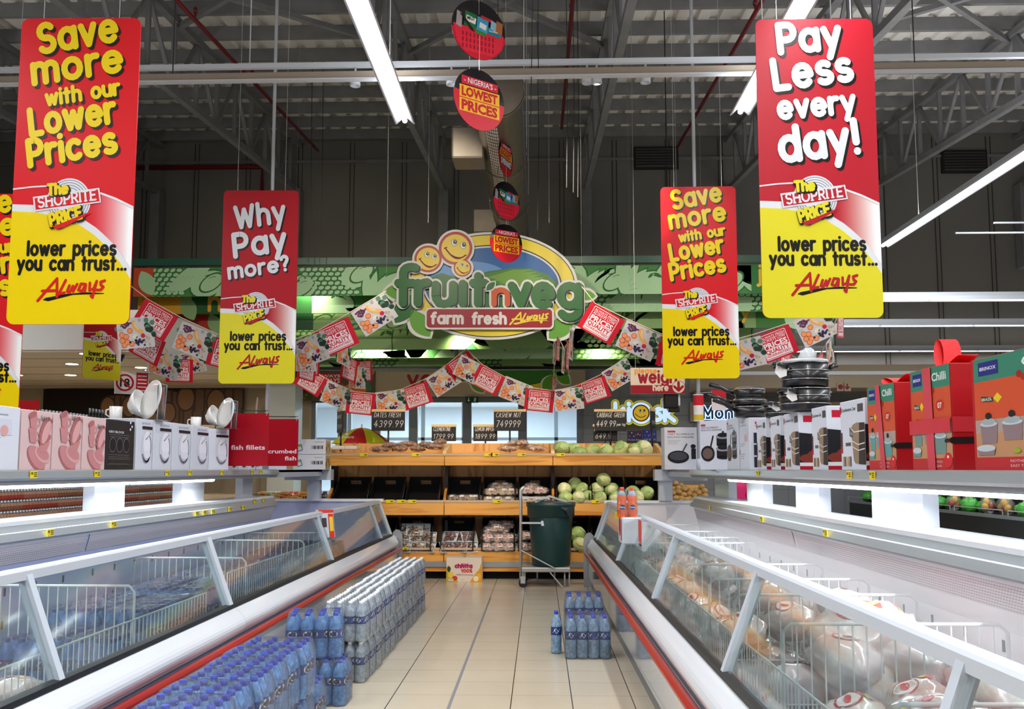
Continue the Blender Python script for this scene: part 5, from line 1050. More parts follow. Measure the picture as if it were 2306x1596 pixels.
def packet(kind, loc, rot, label, grp, s_=1):
    if kind not in _pk:
        w_, d, h = (.12, .085, .07)
        B = {'date': [mat('date_brown', (190, 134, 94), .4), mat('date_dark', (150, 98, 64), .4)], 'nut': [mat('nut_tan', (196, 156, 112), .5), mat('nut_pale', (216, 184, 142), .5)],
             'peanut': [mat('peanut_pink', (214, 162, 132), .5), mat('peanut_pale', (228, 190, 160), .5)], 'brown': [mat('root_brown', (128, 92, 64), .6), mat('root_pale', (176, 140, 104), .6)],
             'pink': [mat('pink_item', (204, 150, 132), .5), mat('pink_pale', (228, 196, 180), .5)], 'seed': [mat('seed_brown', (140, 108, 78), .6), mat('seed_pale', (206, 182, 146), .6), mat('seed_dark', (90, 64, 46), .6)],
             'dark': [mat('dark_fruit', (96, 54, 50), .45), mat('dark_fruit_pale', (140, 96, 84), .45)]}[kind]
        t = thing('produce_packet', label, 'packet', loc, rot, grp)
        c = MB()
        if kind in ('seed', 'dark'):
            c.ext([(-.1, .0), (-.115, .03), (-.108, .03), (-.095, .006), (.095, .006), (.108, .03), (.115, .03), (.1, 0)], -.08, .08, M_wpaint); c.bx(-.1, -.082, 0, .1, -.076, .03, M_wpaint); c.bx(-.1, .076, 0, .1, .082, .03, M_wpaint); c.build('tray', t)
            f = MB(); lumps(f, 46, .1, .075, .05, B, .017, 4); f.build('food', t)['kind'] = 'stuff'
            w2 = MB(); w2.add([(-.115, -.085, .032), (.115, -.085, .032), (.115, .085, .032), (-.115, .085, .032), (0, 0, .055)], [(0, 1, 4), (1, 2, 4), (2, 3, 4), (3, 0, 4)], M_bagt); w2.build('film', t)
        else:
            lumps(c, 34, w_*.85, d*.85, h, B, .024, 5); c.build('food', t)['kind'] = 'stuff'
            f = MB(); f.sph((0, 0, h*.45), (w_, d, h*.62), M_bagf, 14, 8, lambda q: 1+.09*noise.noise(q*3.3)+.12*abs(q.x)**6); f.build('bag', t)
            l = MB(); l.bx(-.035, -.03, h*1.03, .03, .02, h*1.04, pc(236, 226, 220)); 
            if kind in ('pink', 'date'): l.bx(-.03, -.005, h*1.04, .02, .01, h*1.044, pc(200, 50, 40))
            l.build('sticker', t)
        _pk[kind] = t
    else: t = dup(_pk[kind], loc, rot, label, grp)
    t.scale = (s_, s_, s_); return t
TT = lambda x, bk, dz=0: (sx(x), SD+.12+.6*bk, zt0+.1+.19*bk+dz)
for i, (x, bk, dz) in enumerate(((850, .05, 0), (872, .2, .03), (896, .1, .0), (908, .3, .03), (936, .1, 0), (955, .25, .03), (975, .15, .02), (985, .4, .04))):
    packet('date', TT(x, bk, dz+.08), i*1.1, 'clear bag of brown dates on the top tray, %s from the left' % nth(i), 'dates', 1.15)
for i, (x, bk, dz) in enumerate(((1143, .1, 0), (1158, .35, .03), (1174, .15, .07), (1190, .2, .0), (1210, .1, .0))):
    packet('peanut', TT(x, bk, dz+.08), i*.9, 'clear bag of pale peanuts on the top tray, %s from the left' % nth(i), 'peanuts', 1.15)
for i, x in enumerate((757, 786)):
    t = thing('food_tray', 'empty clear plastic tray at the left end of the top board, %s one' % ('left' if i == 0 else 'right'), 'tray', TT(x, .1, .1)); c = MB(); c.rbx(-.09, -.1, 0, .09, .12, .05, pc(236, 226, 216, .2), .012); c.build('tray', t); c = MB()
    for k in range(2): c.bx(-.075, -.09+k*.11, .05, .075, .0+k*.11, .055, pc(206, 196, 186, .2))
    c.build('lid', t)
def fill(kind, x0, zf, pts, what, grp, s_=1):
    for i, (dx, bk, dz, r) in enumerate(pts):
        x, y, z = tier(x0+dx, 0, zf, bk, dz*.8); o = packet(kind, (x, y, z), r, '%s, %s from front' % (what, nth(i)), grp, s_); o.rotation_euler.x = radians((36 if zf > .6 else 52) if kind not in ('seed', 'dark') else 58)
row = lambda xs, bk, dz: [(x, bk, dz, x*.37 % 1-.5) for x in xs]
fill('brown', 1005, z21-.07, row((14, 36, 54, 66), .1, .03), 'clear bag of brown roots in the fourth crate of the middle tier', 'bags in the middle crates', .8)
fill('nut', 1086, z21-.07, row((15, 38, 60), .02, 0)+row((20, 48, 64), .4, .05)+row((30, 50), .75, .06), 'clear bag of shelled nuts in the fifth crate of the middle tier', 'bags in the middle crates')
fill('pink', 1166, z21-.07, row((15, 45, 62), .02, 0)+row((20, 50), .45, .06)+row((32,), .7, .07), 'clear bag of pinkish nuts in the sixth crate of the middle tier', 'bags in the middle crates')
fill('seed', 898, z31-.07, row((14, 42, 68), .0, .02)+row((12, 40, 66), .35, .06)+row((18, 50), .7, .08)+row((34,), .55, .13), 'white tray of mixed seeds in the second lower crate', 'seed trays')
fill('dark', 992, z31-.07, row((16, 44, 66), .0, .02)+row((22, 46, 62), .4, .05), 'white tray of dark dried fruit in the third lower crate', 'dried fruit trays')
fill('pink', 1084, z31-.07, row((14, 40, 64), .0, .02)+row((16, 42, 64), .3, .07)+row((20, 46), .6, .09)+row((32, 56), .85, .1)+row((36,), .6, .16), 'labelled bag of pink items in the fourth lower crate', 'pink bags')
fill('pink', 1166, z31-.07, row((14, 40), .0, .02)+row((16, 42), .4, .07), 'labelled bag of pink items in the crate behind green bin', 'pink bags behind the bin')
# ---------------------------------------------------------------- chalk price boards
M_chalk = mat('chalkboard', (20, 19, 20), .5); M_chk = mat('chalk', (226, 222, 216), .7)
def chalk(x0, y0, x1, y1, D, lines, label, rz=0, base=1000):
    p = at((x0+x1)/2, (y0+y1)/2, D); s = D/F; w_, h = (x1-x0)*s, (y1-y0)*s
    t = thing('price_board', label, 'price board', p, rz); a = MB(); a.rbx(-w_/2, 0, -h/2, w_/2, .015, h/2-.035, M_chalk, .004); a.face((-w_/2, -.002, -h/2), (1, 0, 0), (0, 0, 1), (0, -1, 0), s)
    for tx, a0, b0, a1, xh in lines: a.text(tx, a0, b0, a1, b0, xh, .6 if xh > 8 else .45, M_chk, 1, .18)
    a.build('board', t); c = MB(); c.rbx(-w_/2-.005, -.005, h/2-.037, w_/2+.005, .02, h/2, M_woodp, .004); c.build('wood_strip', t)
    c = MB(); z = at(x0, base, D).z-p.z; c.path([(0, .02, -h/2+.02), (0, .02, z-.1)], .014, M_black, 6); c.build('post', t)
chalk(837, 921, 912, 970, 13.95, [('DATES FRESH', 5, 31, 64, 7), ('4399.99', 5, 9, 70, 10)], 'black chalk price board reading Dates Fresh')
chalk(972, 955, 1027, 993, 13.95, [('CLEMENTINE', 4, 23, 42, 6), ('1799.99', 4, 6, 48, 7)], 'black chalk price board reading Clementine')
chalk(1066, 955, 1120, 993, 13.98, [('LEMON IMPORT', 4, 23, 50, 6), ('1899.99', 4, 6, 48, 7)], 'black chalk price board reading Lemon Import')
chalk(1112, 921, 1184, 970, 13.9, [('CASHEW NUT', 5, 31, 60, 7), ('749999', 5, 9, 58, 10)], 'black chalk price board reading Cashew Nut')
chalk(1339, 921, 1410, 970, 13.9, [('CABBAGE GREEN', 5, 31, 66, 7), ('449.99', 4, 10, 46, 9), ('per kg', 50, 12, 68, 3.5)], 'black chalk price board reading Cabbage Green')
chalk(1336, 955, 1390, 993, 13.98, [('L', 2, 23, 8, 5), ('649.9', 5, 6, 38, 8)], 'black chalk price board half hidden below the cabbage board')
chalk(743, 920, 787, 974, 13.6, [('IMPORT', 6, 32, 34, 5), ('599.99', 6, 8, 38, 7)], 'black chalk price board turned sideways at the left end of the stand', radians(-62))
chalk(1452, 920, 1490, 965, 13.9, [('999', 6, 8, 30, 7)], 'black chalk price board turned sideways in front of the kiosk sign', radians(68))
# ---------------------------------------------------------------- parasol behind the stand, red and lime
t = thing('parasol', 'small red and lime parasol behind the left end of the fruit stand', 'parasol', at(814, 1002, 15.6)); s = 15.6/F
for k in range(8):
    c = MB(); a0, a1 = k*pi/4+.35, (k+1)*pi/4+.35; V = []
    for i in range(6):
        for j in range(5):
            a = a0+(a1-a0)*j/4; u = i/5; r = .5*u*(1-.04*u*sin(pi*j/4)); V.append((r*cos(a), r*sin(a), .285-.27*u**1.7+.012*u*sin(pi*j/4)))
    c.add(V, [(i*5+j, i*5+j+1, i*5+6+j, i*5+5+j) for i in range(5) for j in range(4)], pc(196, 24, 36) if k % 2 == 1 else pc(206, 206, 40), True); 
    if k == 5: c.face((-.3, -.38, .09), (1, 0, 0), (0, .5, .85), (0, -.9, .5)); c.ttf('SHOPRITE', .0, 0, .035, pc(236, 226, 226), 22, .25, .02); c.E2(.13, .08, .025, .025, pc(236, 226, 226), 22, 12)
    c.build('canopy_panel', t)
c = MB(); c.path([(0, 0, .34), (0, 0, -t.location.z)], .014, M_wpaint); c.build('pole', t)
for k in range(8): c = MB(); a = k*pi/4+.35; c.path([(0, 0, .05), (.47*cos(a), .47*sin(a), .02)], .004, M_wire, 4); c.build('rib', t)
# person behind the stand: only the hair shows over the tray
t = thing('person', 'person with dark hair standing behind the stand, only the top of the head showing', 'person', at(1390, 1016, 15.0)); hz = t.location.z
M_skin = mat('skin_dark', (92, 58, 42), .5); M_hair = mat('dark_hair', (22, 16, 14), .8, bump=.8, bs=60)
b = MB(); b.sph((0, 0, 0), (.078, .098, .12), M_skin, 16, 12, lambda d: 1-.1*max(0, -d.z)); b.sph((0, -.1, -.02), (.016, .022, .024), M_skin, 8, 6); b.path([(0, .02, -.08), (0, .03, -.24)], .052, M_skin, 12)
b.lathe([(.06, -.2), (.17, -.26), (.21, -.34), (.19, -.6), (.17, -.9), (.16, -.95)], mat('dark_shirt', (40, 40, 52), .7), 16, (0, .03, 0))
for s_ in (-1, 1):
    b.path([(s_*.19, .03, -.3), (s_*.24, .03, -.58), (s_*.22, -.14, -.78)], .05, MATS['dark_shirt'], 10, True, .036); b.path([(s_*.09, .03, -.9), (s_*.1, .03, -hz+.02)], .085, mat('dark_trousers', (30, 30, 36), .8), 10, True, .055)
    b.sph((s_*.1, -.03, -hz+.035), (.045, .12, .035), M_black, 10, 6); b.sph((s_*.08, 0, -.01), (.012, .02, .03), M_skin, 8, 6); b.sph((s_*.03, -.088, .01), (.012, .008, .008), pc(230, 226, 220), 8, 6)
b.build('body', t); b = MB(); b.sph((0, .015, .03), (.098, .112, .118), M_hair, 18, 12, lambda d: 1+.06*noise.noise(d*6)); b.build('hair', t)
# ---------------------------------------------------------------- juice carton
t = thing('juice_carton', 'white juice box printed with fruit standing on the floor before the fruit stand', 'box', at(1045, 1279, 12.85)); s = 12.85/F; t.location.z = 0; w_, h = 79*s, 54*s
a = MB(); a.rbx(-w_/2, 0, 0, w_/2, .26, h, pc(222, 206, 190), .004); a.face((-w_/2, -.001, 0), (1, 0, 0), (0, 0, 1), (0, -1, 0), s); mg = pc(176, 24, 90)
a.P2([(0, 0), (0, 30), (4, 38), (9, 20), (24, 8), (26, 0)], pc(190, 160, 60), 1); a.P2([(79, 0), (79, 46), (74, 30), (60, 12), (52, 0)], pc(214, 150, 40), 1)
a.E2(10, 16, 6, 7, pc(226, 196, 60), 2); a.E2(19, 9, 6, 5, pc(200, 60, 40), 3); a.E2(66, 8, 6, 6, pc(230, 220, 180), 3); a.E2(72, 14, 5, 6, pc(230, 170, 50), 2)
for k in range(7): a.P2(leafp(6, 22, 3+k, 36-abs(k-3), .2), pc(50, 70, 40), 2+k*.05)
a.text('chivita', 20, 32, 57, 32, 5.4, 1.5, mg, 3); a.text('100%', 34, 22, 57, 22, 4.4, 1.1, pc(206, 60, 60), 3); a.ttf('100% Fruit Juice', 22, 15, 3.2, pc(90, 60, 70), 3, 38); a.ttf('www', 33, 5, 1.6, pc(150, 140, 130), 3, 8); a.R2(5, 3, 16, 8, pc(240, 236, 230), 4)
for k in range(3): a.S2([(36+k*2.5, 38), (37+k*2.2-1, 41)], .6, mg, 3)
for k in range(8): a.R2(6+k*1.2, 4, 6.5+k*1.2, 7.5, pc(60, 56, 56), 5)
a.build('carton', t); c = MB(); c.bx(-w_/2, .0, h, w_/2, .26, h+.003, pc(200, 190, 176)); c.bx(-.02, .0, h+.003, .02, .26, h+.005, pc(170, 150, 120)); c.build('lid_flaps', t)
# ---------------------------------------------------------------- trolley with the green bin
t = thing('trolley', 'steel platform trolley with an upright handle carrying a dark green bin', 'trolley', at(1230, 1275, 12.55)); t.location.z = 0; TD = 12.55; s = TD/F
X = lambda x: (x-1232)*s; Z = lambda y: at(1230, y, TD).z
fr = MB()
for y in (-.22, .2): fr.path([(X(1176), y, .1), (X(1176), y, Z(1108)+(.03 if y < 0 else .0)), (X(1182), y, Z(1096))], .017, M_wire, 8)
fr.path([(X(1182), -.22, Z(1097)), (X(1182), .2, Z(1097))], .017, M_wire, 8); fr.path([(X(1176), -.22, Z(1175)), (X(1176), .2, Z(1175))], .012, M_wire, 6); fr.build('handle_frame', t)
fr = MB(); fr.bar((X(1178), -.2, Z(1118)), (X(1240), -.26, Z(1120)), .03, .02, M_wire); fr.bx(X(1178), -.25, Z(1177), X(1222), -.22, Z(1173), M_wire); fr.bx(X(1221), -.26, Z(1181), X(1229), -.21, Z(1170), M_wpaint); fr.build('arm', t)
p = MB(); p.rbx(X(1178), -.28, Z(1283), X(1284), .28, Z(1273), mat('platform_grey', (170, 170, 168), .4, .4), .008); p.build('platform', t)
b = MB(); b.bar((X(1178), -.28, Z(1235)), (X(1252), -.29, Z(1275)), .014, .014, M_wire); b.bar((X(1240), -.28, Z(1283)), (X(1268), -.33, .01), .014, .014, M_wire); b.build('brace', t)
for x in (1212, 1251, 1272, 1282):
    b = MB(); b.path([(X(x), -.2 if x > 1260 else .2, .012), (X(x), -.2 if x > 1260 else .2, Z(1280))], .011, M_wire, 6); b.build('leg', t)
b = MB(); b.path([(X(1212), .2, .04), (X(1282), .2, .04), (X(1282), -.2, .04)], .012, M_wire, 6); b.build('base_bar', t)
for y in (-.22, .2):
    wv = MB(); wv.X = Matrix.Translation((X(1181), y, .055)) @ Matrix.Rotation(pi/2, 4, 'X'); wv.lathe([(.0, -.02), (.04, -.02), (.055, -.012), (.055, .012), (.04, .02), (0, .02)], mat('tyre', (34, 34, 36), .7), 18); wv.X = None
    wv.bx(X(1176), y-.03, .05, X(1186), y-.022, .14, M_wire); wv.bx(X(1176), y+.022, .05, X(1186), y+.03, .14, M_wire); wv.build('castor', t)
t = thing('green_bin', 'tall dark green plastic bin standing on the steel trolley', 'bin', (at(1241, 1272, TD).x, TD, Z(1273))); h = Z(1130)-Z(1273); M_bin = mat('bin_green', (14, 52, 50), .35)
b = MB(); b.lathe([(0, .0), (.235, 0), (.245, .02), (.285, h-.12), (.28, h-.1), (.245, .04), (0, .03)], M_bin, 36, caps=False); b.build('tub', t)
b = MB(); b.lathe([(.287, h-.19), (.303, h-.18), (.306, h-.06), (.318, h-.05), (.318, h-.0), (.296, h), (.286, h-.05)], M_bin, 36, caps=False); b.build('rim', t)
b = MB(); b.lathe([(.3, h-.005), (.2, h+.015), (.0, h+.02)], mat('bin_liner', (44, 52, 54), .2), 24, caps=False); b.add([(.05, -.31, h-.01), (.29, -.12, h+.0), (.3, -.14, h-.12), (.24, -.24, h-.2), (.18, -.285, h-.1)], [(0, 1, 2, 3, 4)], MATS['bin_liner']); b.build('liner', t)
b = MB(); b.path([(-.2, -.22, h), (-.02, -.05, h+.07), (.2, -.18, h+.0)], .02, mat('pale_lid_strip', (150, 160, 158), .4), 8); b.build('lid_handle', t)
# ================================================================ WATER BOTTLES
def pet(name, col, k):
    m = bpy.data.materials.new(name); MATS[name] = m; m.use_nodes = True; nt = m.node_tree; nt.nodes.clear()
    o = nt.nodes.new('ShaderNodeOutputMaterial'); tr = nt.nodes.new('ShaderNodeBsdfTranslucent'); tr.inputs[0].default_value = rgb(col)
    d = nt.nodes.new('ShaderNodeBsdfPrincipled'); d.inputs['Base Color'].default_value = rgb(col); d.inputs['Roughness'].default_value = .1; d.inputs['Coat Weight'].default_value = .4
    tc = nt.nodes.new('ShaderNodeTexCoord'); n = nt.nodes.new('ShaderNodeTexNoise'); n.inputs['Scale'].default_value = 42; nt.links.new(tc.outputs['Object'], n.inputs['Vector'])
    bp = nt.nodes.new('ShaderNodeBump'); bp.inputs['Strength'].default_value = .35; bp.inputs['Distance'].default_value = .01; nt.links.new(n.outputs['Fac'], bp.inputs['Height']); nt.links.new(bp.outputs[0], d.inputs['Normal'])
    r = nt.nodes.new('ShaderNodeValToRGB'); r.color_ramp.elements[0].color = rgb([c*.8 for c in col]); r.color_ramp.elements[1].color = rgb([min(255, c*1.12) for c in col]); r.color_ramp.elements[0].position = .35; r.color_ramp.elements[1].position = .65
    nt.links.new(n.outputs['Fac'], r.inputs[0]); nt.links.new(r.outputs[0], d.inputs['Base Color'])
    mx = nt.nodes.new('ShaderNodeMixShader'); mx.inputs[0].default_value = k
    nt.links.new(tr.outputs[0], mx.inputs[1]); nt.links.new(d.outputs[0], mx.inputs[2]); nt.links.new(mx.outputs[0], o.inputs[0]); return m
M_petc = pet('clear_water_bottle', (204, 218, 230), .65); M_pete = pet('pale_blue_water_bottle', (156, 190, 220), .65); M_petb = pet('blue_water_bottle', (104, 164, 226), .65)
M_capw = mat('white_cap', (236, 238, 240), .35); M_capb = mat('blue_cap', (34, 64, 190), .3); M_capn = mat('navy_cap', (40, 50, 136), .35); M_lab = mat('bottle_label_blue', (24, 60, 132), .35); M_labw = mat('label_white', (226, 230, 234), .35); M_labd = mat('label_dark', (26, 44, 40), .4)
M_wrap = film('shrink_wrap', (252, 253, 255), .2, .04, .1, .9, 18)
def bottle_prof(r, h): return [(r*.55, 0), (r*.9, .004), (r, .02), (r, h*.2), (r*.94, h*.23), (r, h*.26), (r, h*.34), (r*.95, h*.37), (r, h*.4), (r, h*.66), (r*.96, h*.72), (r*.72, h*.82), (r*.42, h*.9), (r*.38, h*.93)]
def bottle(kind, parent, loc, simple, n=12):
    # one bottle: body with its label and cap as pieces of it (or all in one mesh where it shows only a few pixels)
    r, h, pm, cm, lab = {'clear': (.0375, .277, M_petc, M_capw, 'w'), 'blue': (.044, .285, M_petb, M_capb, 'b'), 'eva': (.044, .337, M_pete, M_capb, 'e'), 'cold': (.0375, .277, M_petb, M_capn, 'b')}[kind]
    c = MB(); c.lathe(bottle_prof(r, h), pm, n); cp = c if simple else MB(); cp.lathe([(r*.4, h*.915), (r*.4, h*.995), (r*.36, h)], cm, 10)
    lb = c if simple else MB(); lb.lathe([(r*1.012, h*.44), (r*1.012, h*.63)], M_lab if lab != 'w' else M_lab, n, caps=False)
    for a0 in (-pi/2, 0.3, 2.4):       # pale device on the label
        q = [(r*1.02*cos(a0+e), r*1.02*sin(a0+e), h*(.535+f)) for e, f in ((-.75, -.045), (-.25, -.005), (0, -.06), (.4, -.02), (.75, .05), (.2, .01), (0, .065), (-.35, .05))] if lab != 'b' else [(r*1.02*cos(a0+.7*cos(k)), r*1.02*sin(a0+.7*cos(k)), h*(.535+.07*sin(k))) for k in [i*pi/5 for i in range(10)]]
        lb.add(q, [tuple(range(len(q)))], M_labw)
        if lab == 'b': lb.add([(r*1.03*cos(a0+.5*cos(k)), r*1.03*sin(a0+.5*cos(k)), h*(.525+.045*sin(k))) for k in [i*pi/5 for i in range(10)]], [tuple(range(10))], M_labd)
        if lab == 'e':
            for i, ch in enumerate('eva'):
                for st in GL[ch][1]:
                    pts = [(-.28+i*.24+px*.2, (py-.5)*.022) for px, py in st]
                    for (u0, v0), (u1, v1) in zip(pts, pts[1:]):
                        lb.add([(r*1.03*cos(a0+u), r*1.03*sin(a0+u), h*.535+v) for u, v in ((u0, v0-.002), (u1, v1-.002), (u1+.03, v1+.002), (u0+.03, v0+.002))], [(0, 1, 2, 3)], M_labd)
    o = c.build('bottle', parent, loc)
    if not simple: lb.build('label', o); cp.build('cap', o)
    return o
_pack = {}
def pack(kind, loc, label, grp, nx=4, ny_=3, simple=True, rz=0, wrap=True):
    key = (kind, nx, ny_, simple, wrap)
    if key in _pack: o = dup(_pack[key], loc, rz, label, grp); return o
    r, h = {'clear': (.0375, .277), 'blue': (.044, .285), 'eva': (.044, .337), 'cold': (.0375, .277)}[kind]; n = 12
    t = _pack[key] = thing('bottle_pack', label, 'bottle pack', loc, rz, grp); b0 = None; P = 2*r+.001
    for i in range(nx):
        for j in range(ny_):
            q = ((i-(nx-1)/2)*P, (j-(ny_-1)/2)*P, 0)
            if b0 is None: b0 = bottle(kind, t, q, simple, n)
            else: o = dup(b0, q, (i*7+j*3) % 5*.5-.8, parent=t)
    if wrap:
        w_, d = nx*P/2+.003, ny_*P/2+.003; f = MB(); V = []; rg = rrect(-w_, -d, w_, d, r*.8, 4); N = len(rg); rnd = random.Random(2)
        LV = [(.0, .99), (.15, 1.0), (.5, .995), (.72, .985), (.86, .95), (.91, .9), (.93, .7)] if kind == 'clear' else [(.0, .99), (.15, 1.0), (.5, .995), (.72, .985), (.9, .93), (.985, .9), (1.0, .7)]
        for zf, k in LV:
            for x, y in rg:
                g = .004*noise.noise(Vector((x*40, y*40, zf*9))); V.append((x*k+g, y*k+g, h*zf+.002+(.006*noise.noise(Vector((x*30, y*30, 3))) if zf > .9 else 0)))
        fs = [(i*N+k, i*N+(k+1) % N, (i+1)*N+(k+1) % N, (i+1)*N+k) for i in range(len(LV)-1) for k in range(N)]
        V.append((0, 0, h*(.93 if kind == 'clear' else 1.01))); fs += [((len(LV)-1)*N+k, (len(LV)-1)*N+(k+1) % N, len(V)-1) for k in range(N)]
        f.add(V, fs, M_wrap, True); f.build('shrink_wrap', t)
    return t
# long white capped double stack along the left freezer
XW = -1.365
for i in range(15):
    for tr in (0, 1):
        pack('clear', (XW+.006*((i*7+tr*3) % 3-1), 6.95+i*.232, .279*tr), 'white capped water bottle pack in the long stack, %s tier, %s from the front' % (('lower', 'upper')[tr], nth(i)), 'white capped water packs')
# blue capped packs nearer the camera
XB = -1.405
for i in range(8):
    D = 3.35+i*.268
    for tr in (0, 1):
        if tr == 0 and i < 5: continue
        pack('blue', (XB+.008*((i*5) % 3-1), D, .287*tr), 'blue capped water bottle pack in the nearest stack, %s tier, %s from the front' % (('lower', 'upper')[tr], nth(i)), 'blue capped water packs', 4, 3, False)
for i in range(5): pack('blue', (XB, 3.35+i*.268, 0), 'wrapped pack of blue capped water bottles under the nearest stack, %s from the front' % nth(i), 'blue capped packs underneath', 4, 3, True)
pack('blue', (-1.42, 5.62, 0), 'single low pack of blue capped bottles between the two blue stacks', 'blue capped water packs', 4, 3, False)
pack('blue', (-1.40, 6.3, 0), 'lower pack of blue capped bottles in front of the white capped stack', 'blue capped water packs', 4, 3, False)
pack('blue', (-1.45, 6.32, .287), 'tilted upper pack of blue capped bottles in front of the white capped stack', 'blue capped water packs', 4, 3, False, radians(8))
# right side
pr = at(1315, 1462, 7.8)
pack('eva', (pr.x+.03, 7.86, 0), 'wrapped pack of tall blue capped bottles at the foot of the right freezer, front one', 'tall blue capped packs', 4, 3, False, RZ)
pack('eva', (pr.x+.06, 9.15, 0), 'wrapped pack of tall blue capped bottles at the foot of the right freezer, rear one', 'tall blue capped packs', 4, 3, False, RZ)
t = thing('water_bottle', 'loose blue capped water bottle left of the front right pack', 'bottle', (pr.x-.215, 7.98, 0), 0); b = bottle('eva', t, (0, 0, 0), False)
# bottles lying ready in the left freezer
i = 0
for D in [4.95+.235*k for k in range(24)]:
    for c_, X in enumerate((-2.25, -2.56)):
        if 6.1 < D < 6.3: continue
        z = .36 if D < 5.4 else .44
        pack('cold', (X, D, z), 'blue capped bottle pack inside the left freezer, %s column, %s from the camera' % (('front', 'rear')[c_], nth(i)), 'bottle packs in the left freezer', 4, 3, True)
    i += 1
# ================================================================ GOODS ON THE SHELVES
SH = 1.4725
def carton(side, x0, x1, h, d, base, front, sideart, label, p=1.025, turn=0, grp=None, pxw=None, name='product_box', sink=None):
    D0, D1 = dpx(side, x0, p), dpx(side, x1, p); w_ = abs(D1-D0)-.006
    if pxw: w_ = pxw
    loc = iw(side, p, (D0+D1)/2, SH); rz = (pi/2 if side < 0 else -pi/2)+IROT(side)+radians(turn)
    t = thing(name, label, 'box', loc, rz, grp); a = MB(); a.rbx(-w_/2, 0, 0, w_/2, d, h, base, .004); a.build('carton', t)
    a = MB(); a.face((-w_/2, -.001, 0), (1, 0, 0), (0, 0, 1), (0, -1, 0)); front(a, w_, h); a.build('front_print', t)
    if sideart:
        a = MB()
        if side > 0: a.face((w_/2+.001, 0, 0), (0, 1, 0), (0, 0, 1), (1, 0, 0))
        else: a.face((-w_/2-.001, d, 0), (0, -1, 0), (0, 0, 1), (-1, 0, 0))
        sideart(a, d, h); a.build('side_print', t)
    return t
PKB, PK1, PK2, PK3 = pc(214, 184, 184), pc(196, 132, 134), pc(172, 104, 106), pc(214, 160, 160); INK = pc(60, 50, 54)
def pinkart(a, w_, h):
    s = w_; a.E2(.5*s, .2*s, .34*s, .17*s, PK2, 1, 28, -.5); a.E2(.52*s, .22*s, .32*s, .15*s, PK1, 2, 28, -.5); a.E2(.7*s, .27*s, .27*s, .13*s, PK3, 3, 24, -.3); a.E2(.7*s, .29*s, .22*s, .09*s, PK1, 4, 24, -.3)
    a.P2([(.57*s, .55*s), (.6*s, .32*s), (.8*s, .3*s), (.93*s, .5*s)], PK1, 5); a.E2(.75*s, .55*s, .2*s, .08*s, PK2, 6, 20, .2)
    a.E2(.74*s, .68*s, .28*s, .15*s, PK2, 6.5, 24, 1.0); a.E2(.77*s, .66*s, .23*s, .1*s, PK3, 7, 24, 1.0)
    for y in (.48, .72):
        a.P2([(.2*s, (y+.24)*s), (.26*s, y*s), (.46*s, (y-.02)*s), (.46*s, (y+.22)*s)], PK1, 5); a.S2([(.46*s, (y+.16)*s), (.55*s, (y+.15)*s), (.56*s, (y+.06)*s), (.47*s, (y+.03)*s)], .012*s, PK1, 5)
    a.E2(.31*s, .94*s, .13*s, .055*s, PK2, 6, 20, .3); a.text('Solid Pink', .58*s, .86*s, .97*s, .83*s, .055*s, .006*s, INK, 6)
def plain(a, w_, h):
    for y, b in ((.93, .5), (.86, .7), (.5, .55), (.46, .4), (.3, .5), (.26, .45), (.22, .4)): a.R2(.1*w_, y*h, b*w_, y*h+.006, pc(160, 164, 176), 1)
    a.R2(.15*w_, .55*h, .8*w_, .8*h, pc(206, 208, 220), 1); a.E2(.62*w_, .62*h, .04, .03, PK3, 2)
def geoart(a, w_, h):
    g = pc(150, 150, 168); a.E2(.62*w_, .45*h, .3*w_, .33*h, pc(208, 208, 220), 1, 30); a.E2(.66*w_, .52*h, .24*w_, .25*h, pc(228, 228, 236), 2, 30); a.E2(.66*w_, .27*h, .22*w_, .12*h, pc(186, 186, 202), 3, 24); a.E2(.66*w_, .31*h, .2*w_, .08*h, pc(222, 222, 232), 4, 24)
    a.ttf('GEO BLOCK', .3*w_, .9*h, .035*h, g, 2, .55*w_, .01); a.R2(.32*w_, .8*h, .95*w_, .86*h, pc(40, 30, 38), 3)
    for i in range(22):
        q = -2.6+i*.16; a.E2(.62*w_+.27*w_*cos(q), .45*h+.29*h*sin(q), .012, .008, pc(120, 118, 134), 3, 6, q)
    for i in range(4): a.S2([(.55*w_+i*.03, (.6+i*.035)*h), (.62*w_+i*.02, (.63+i*.035)*h)], .004, pc(100, 98, 112), 4)
def blackart(a, w_, h):
    g = pc(120, 122, 128); a.ttf('GEO BLOCK', .05*w_, .74*h, .04*h, pc(206, 208, 212), 1, .55*w_, .02)
    for y in (.7, .66, .3, .26, .22, .12): a.R2(.08*w_, y*h, .82*w_, y*h+.002, g, 1)
    for x in (.2, .45, .7): a.E2(x*w_, .5*h, .05, .05, g, 1, 24); a.E2(x*w_, .5*h, .046, .046, pc(26, 26, 30), 2, 24)
    for x, y in ((.8, .95), (.86, .87), (.8, .81)): a.R2(x*w_, y*h, x*w_+.02, y*h+.016, pc(226, 228, 232), 2)
WB_, GB_ = mat('white_carton', (214, 218, 228), .45), mat('grey_white_carton', (206, 210, 220), .45); PB_ = mat('pink_carton', (214, 184, 184), .45); BB_ = mat('black_carton', (22, 22, 26), .4); RB_ = mat('red_carton', (178, 18, 26), .4)
carton(-1, -60, 40, .35, .25, WB_, plain, None, 'white crockery box with grey print at the left edge, beside the pink boxes')
for i, (a_, c_) in enumerate(((43, 113), (115, 181), (183, 235))): carton(-1, a_, c_, .345, .25, PB_, pinkart, None, 'pale pink dinner set box with pink cups and bowls, %s of three from the left' % nth(i), grp='pink dinner set boxes')
carton(-1, 237, 300, .345, .45, BB_, blackart, None, 'black dinner set box with thin white print between pink and white boxes')
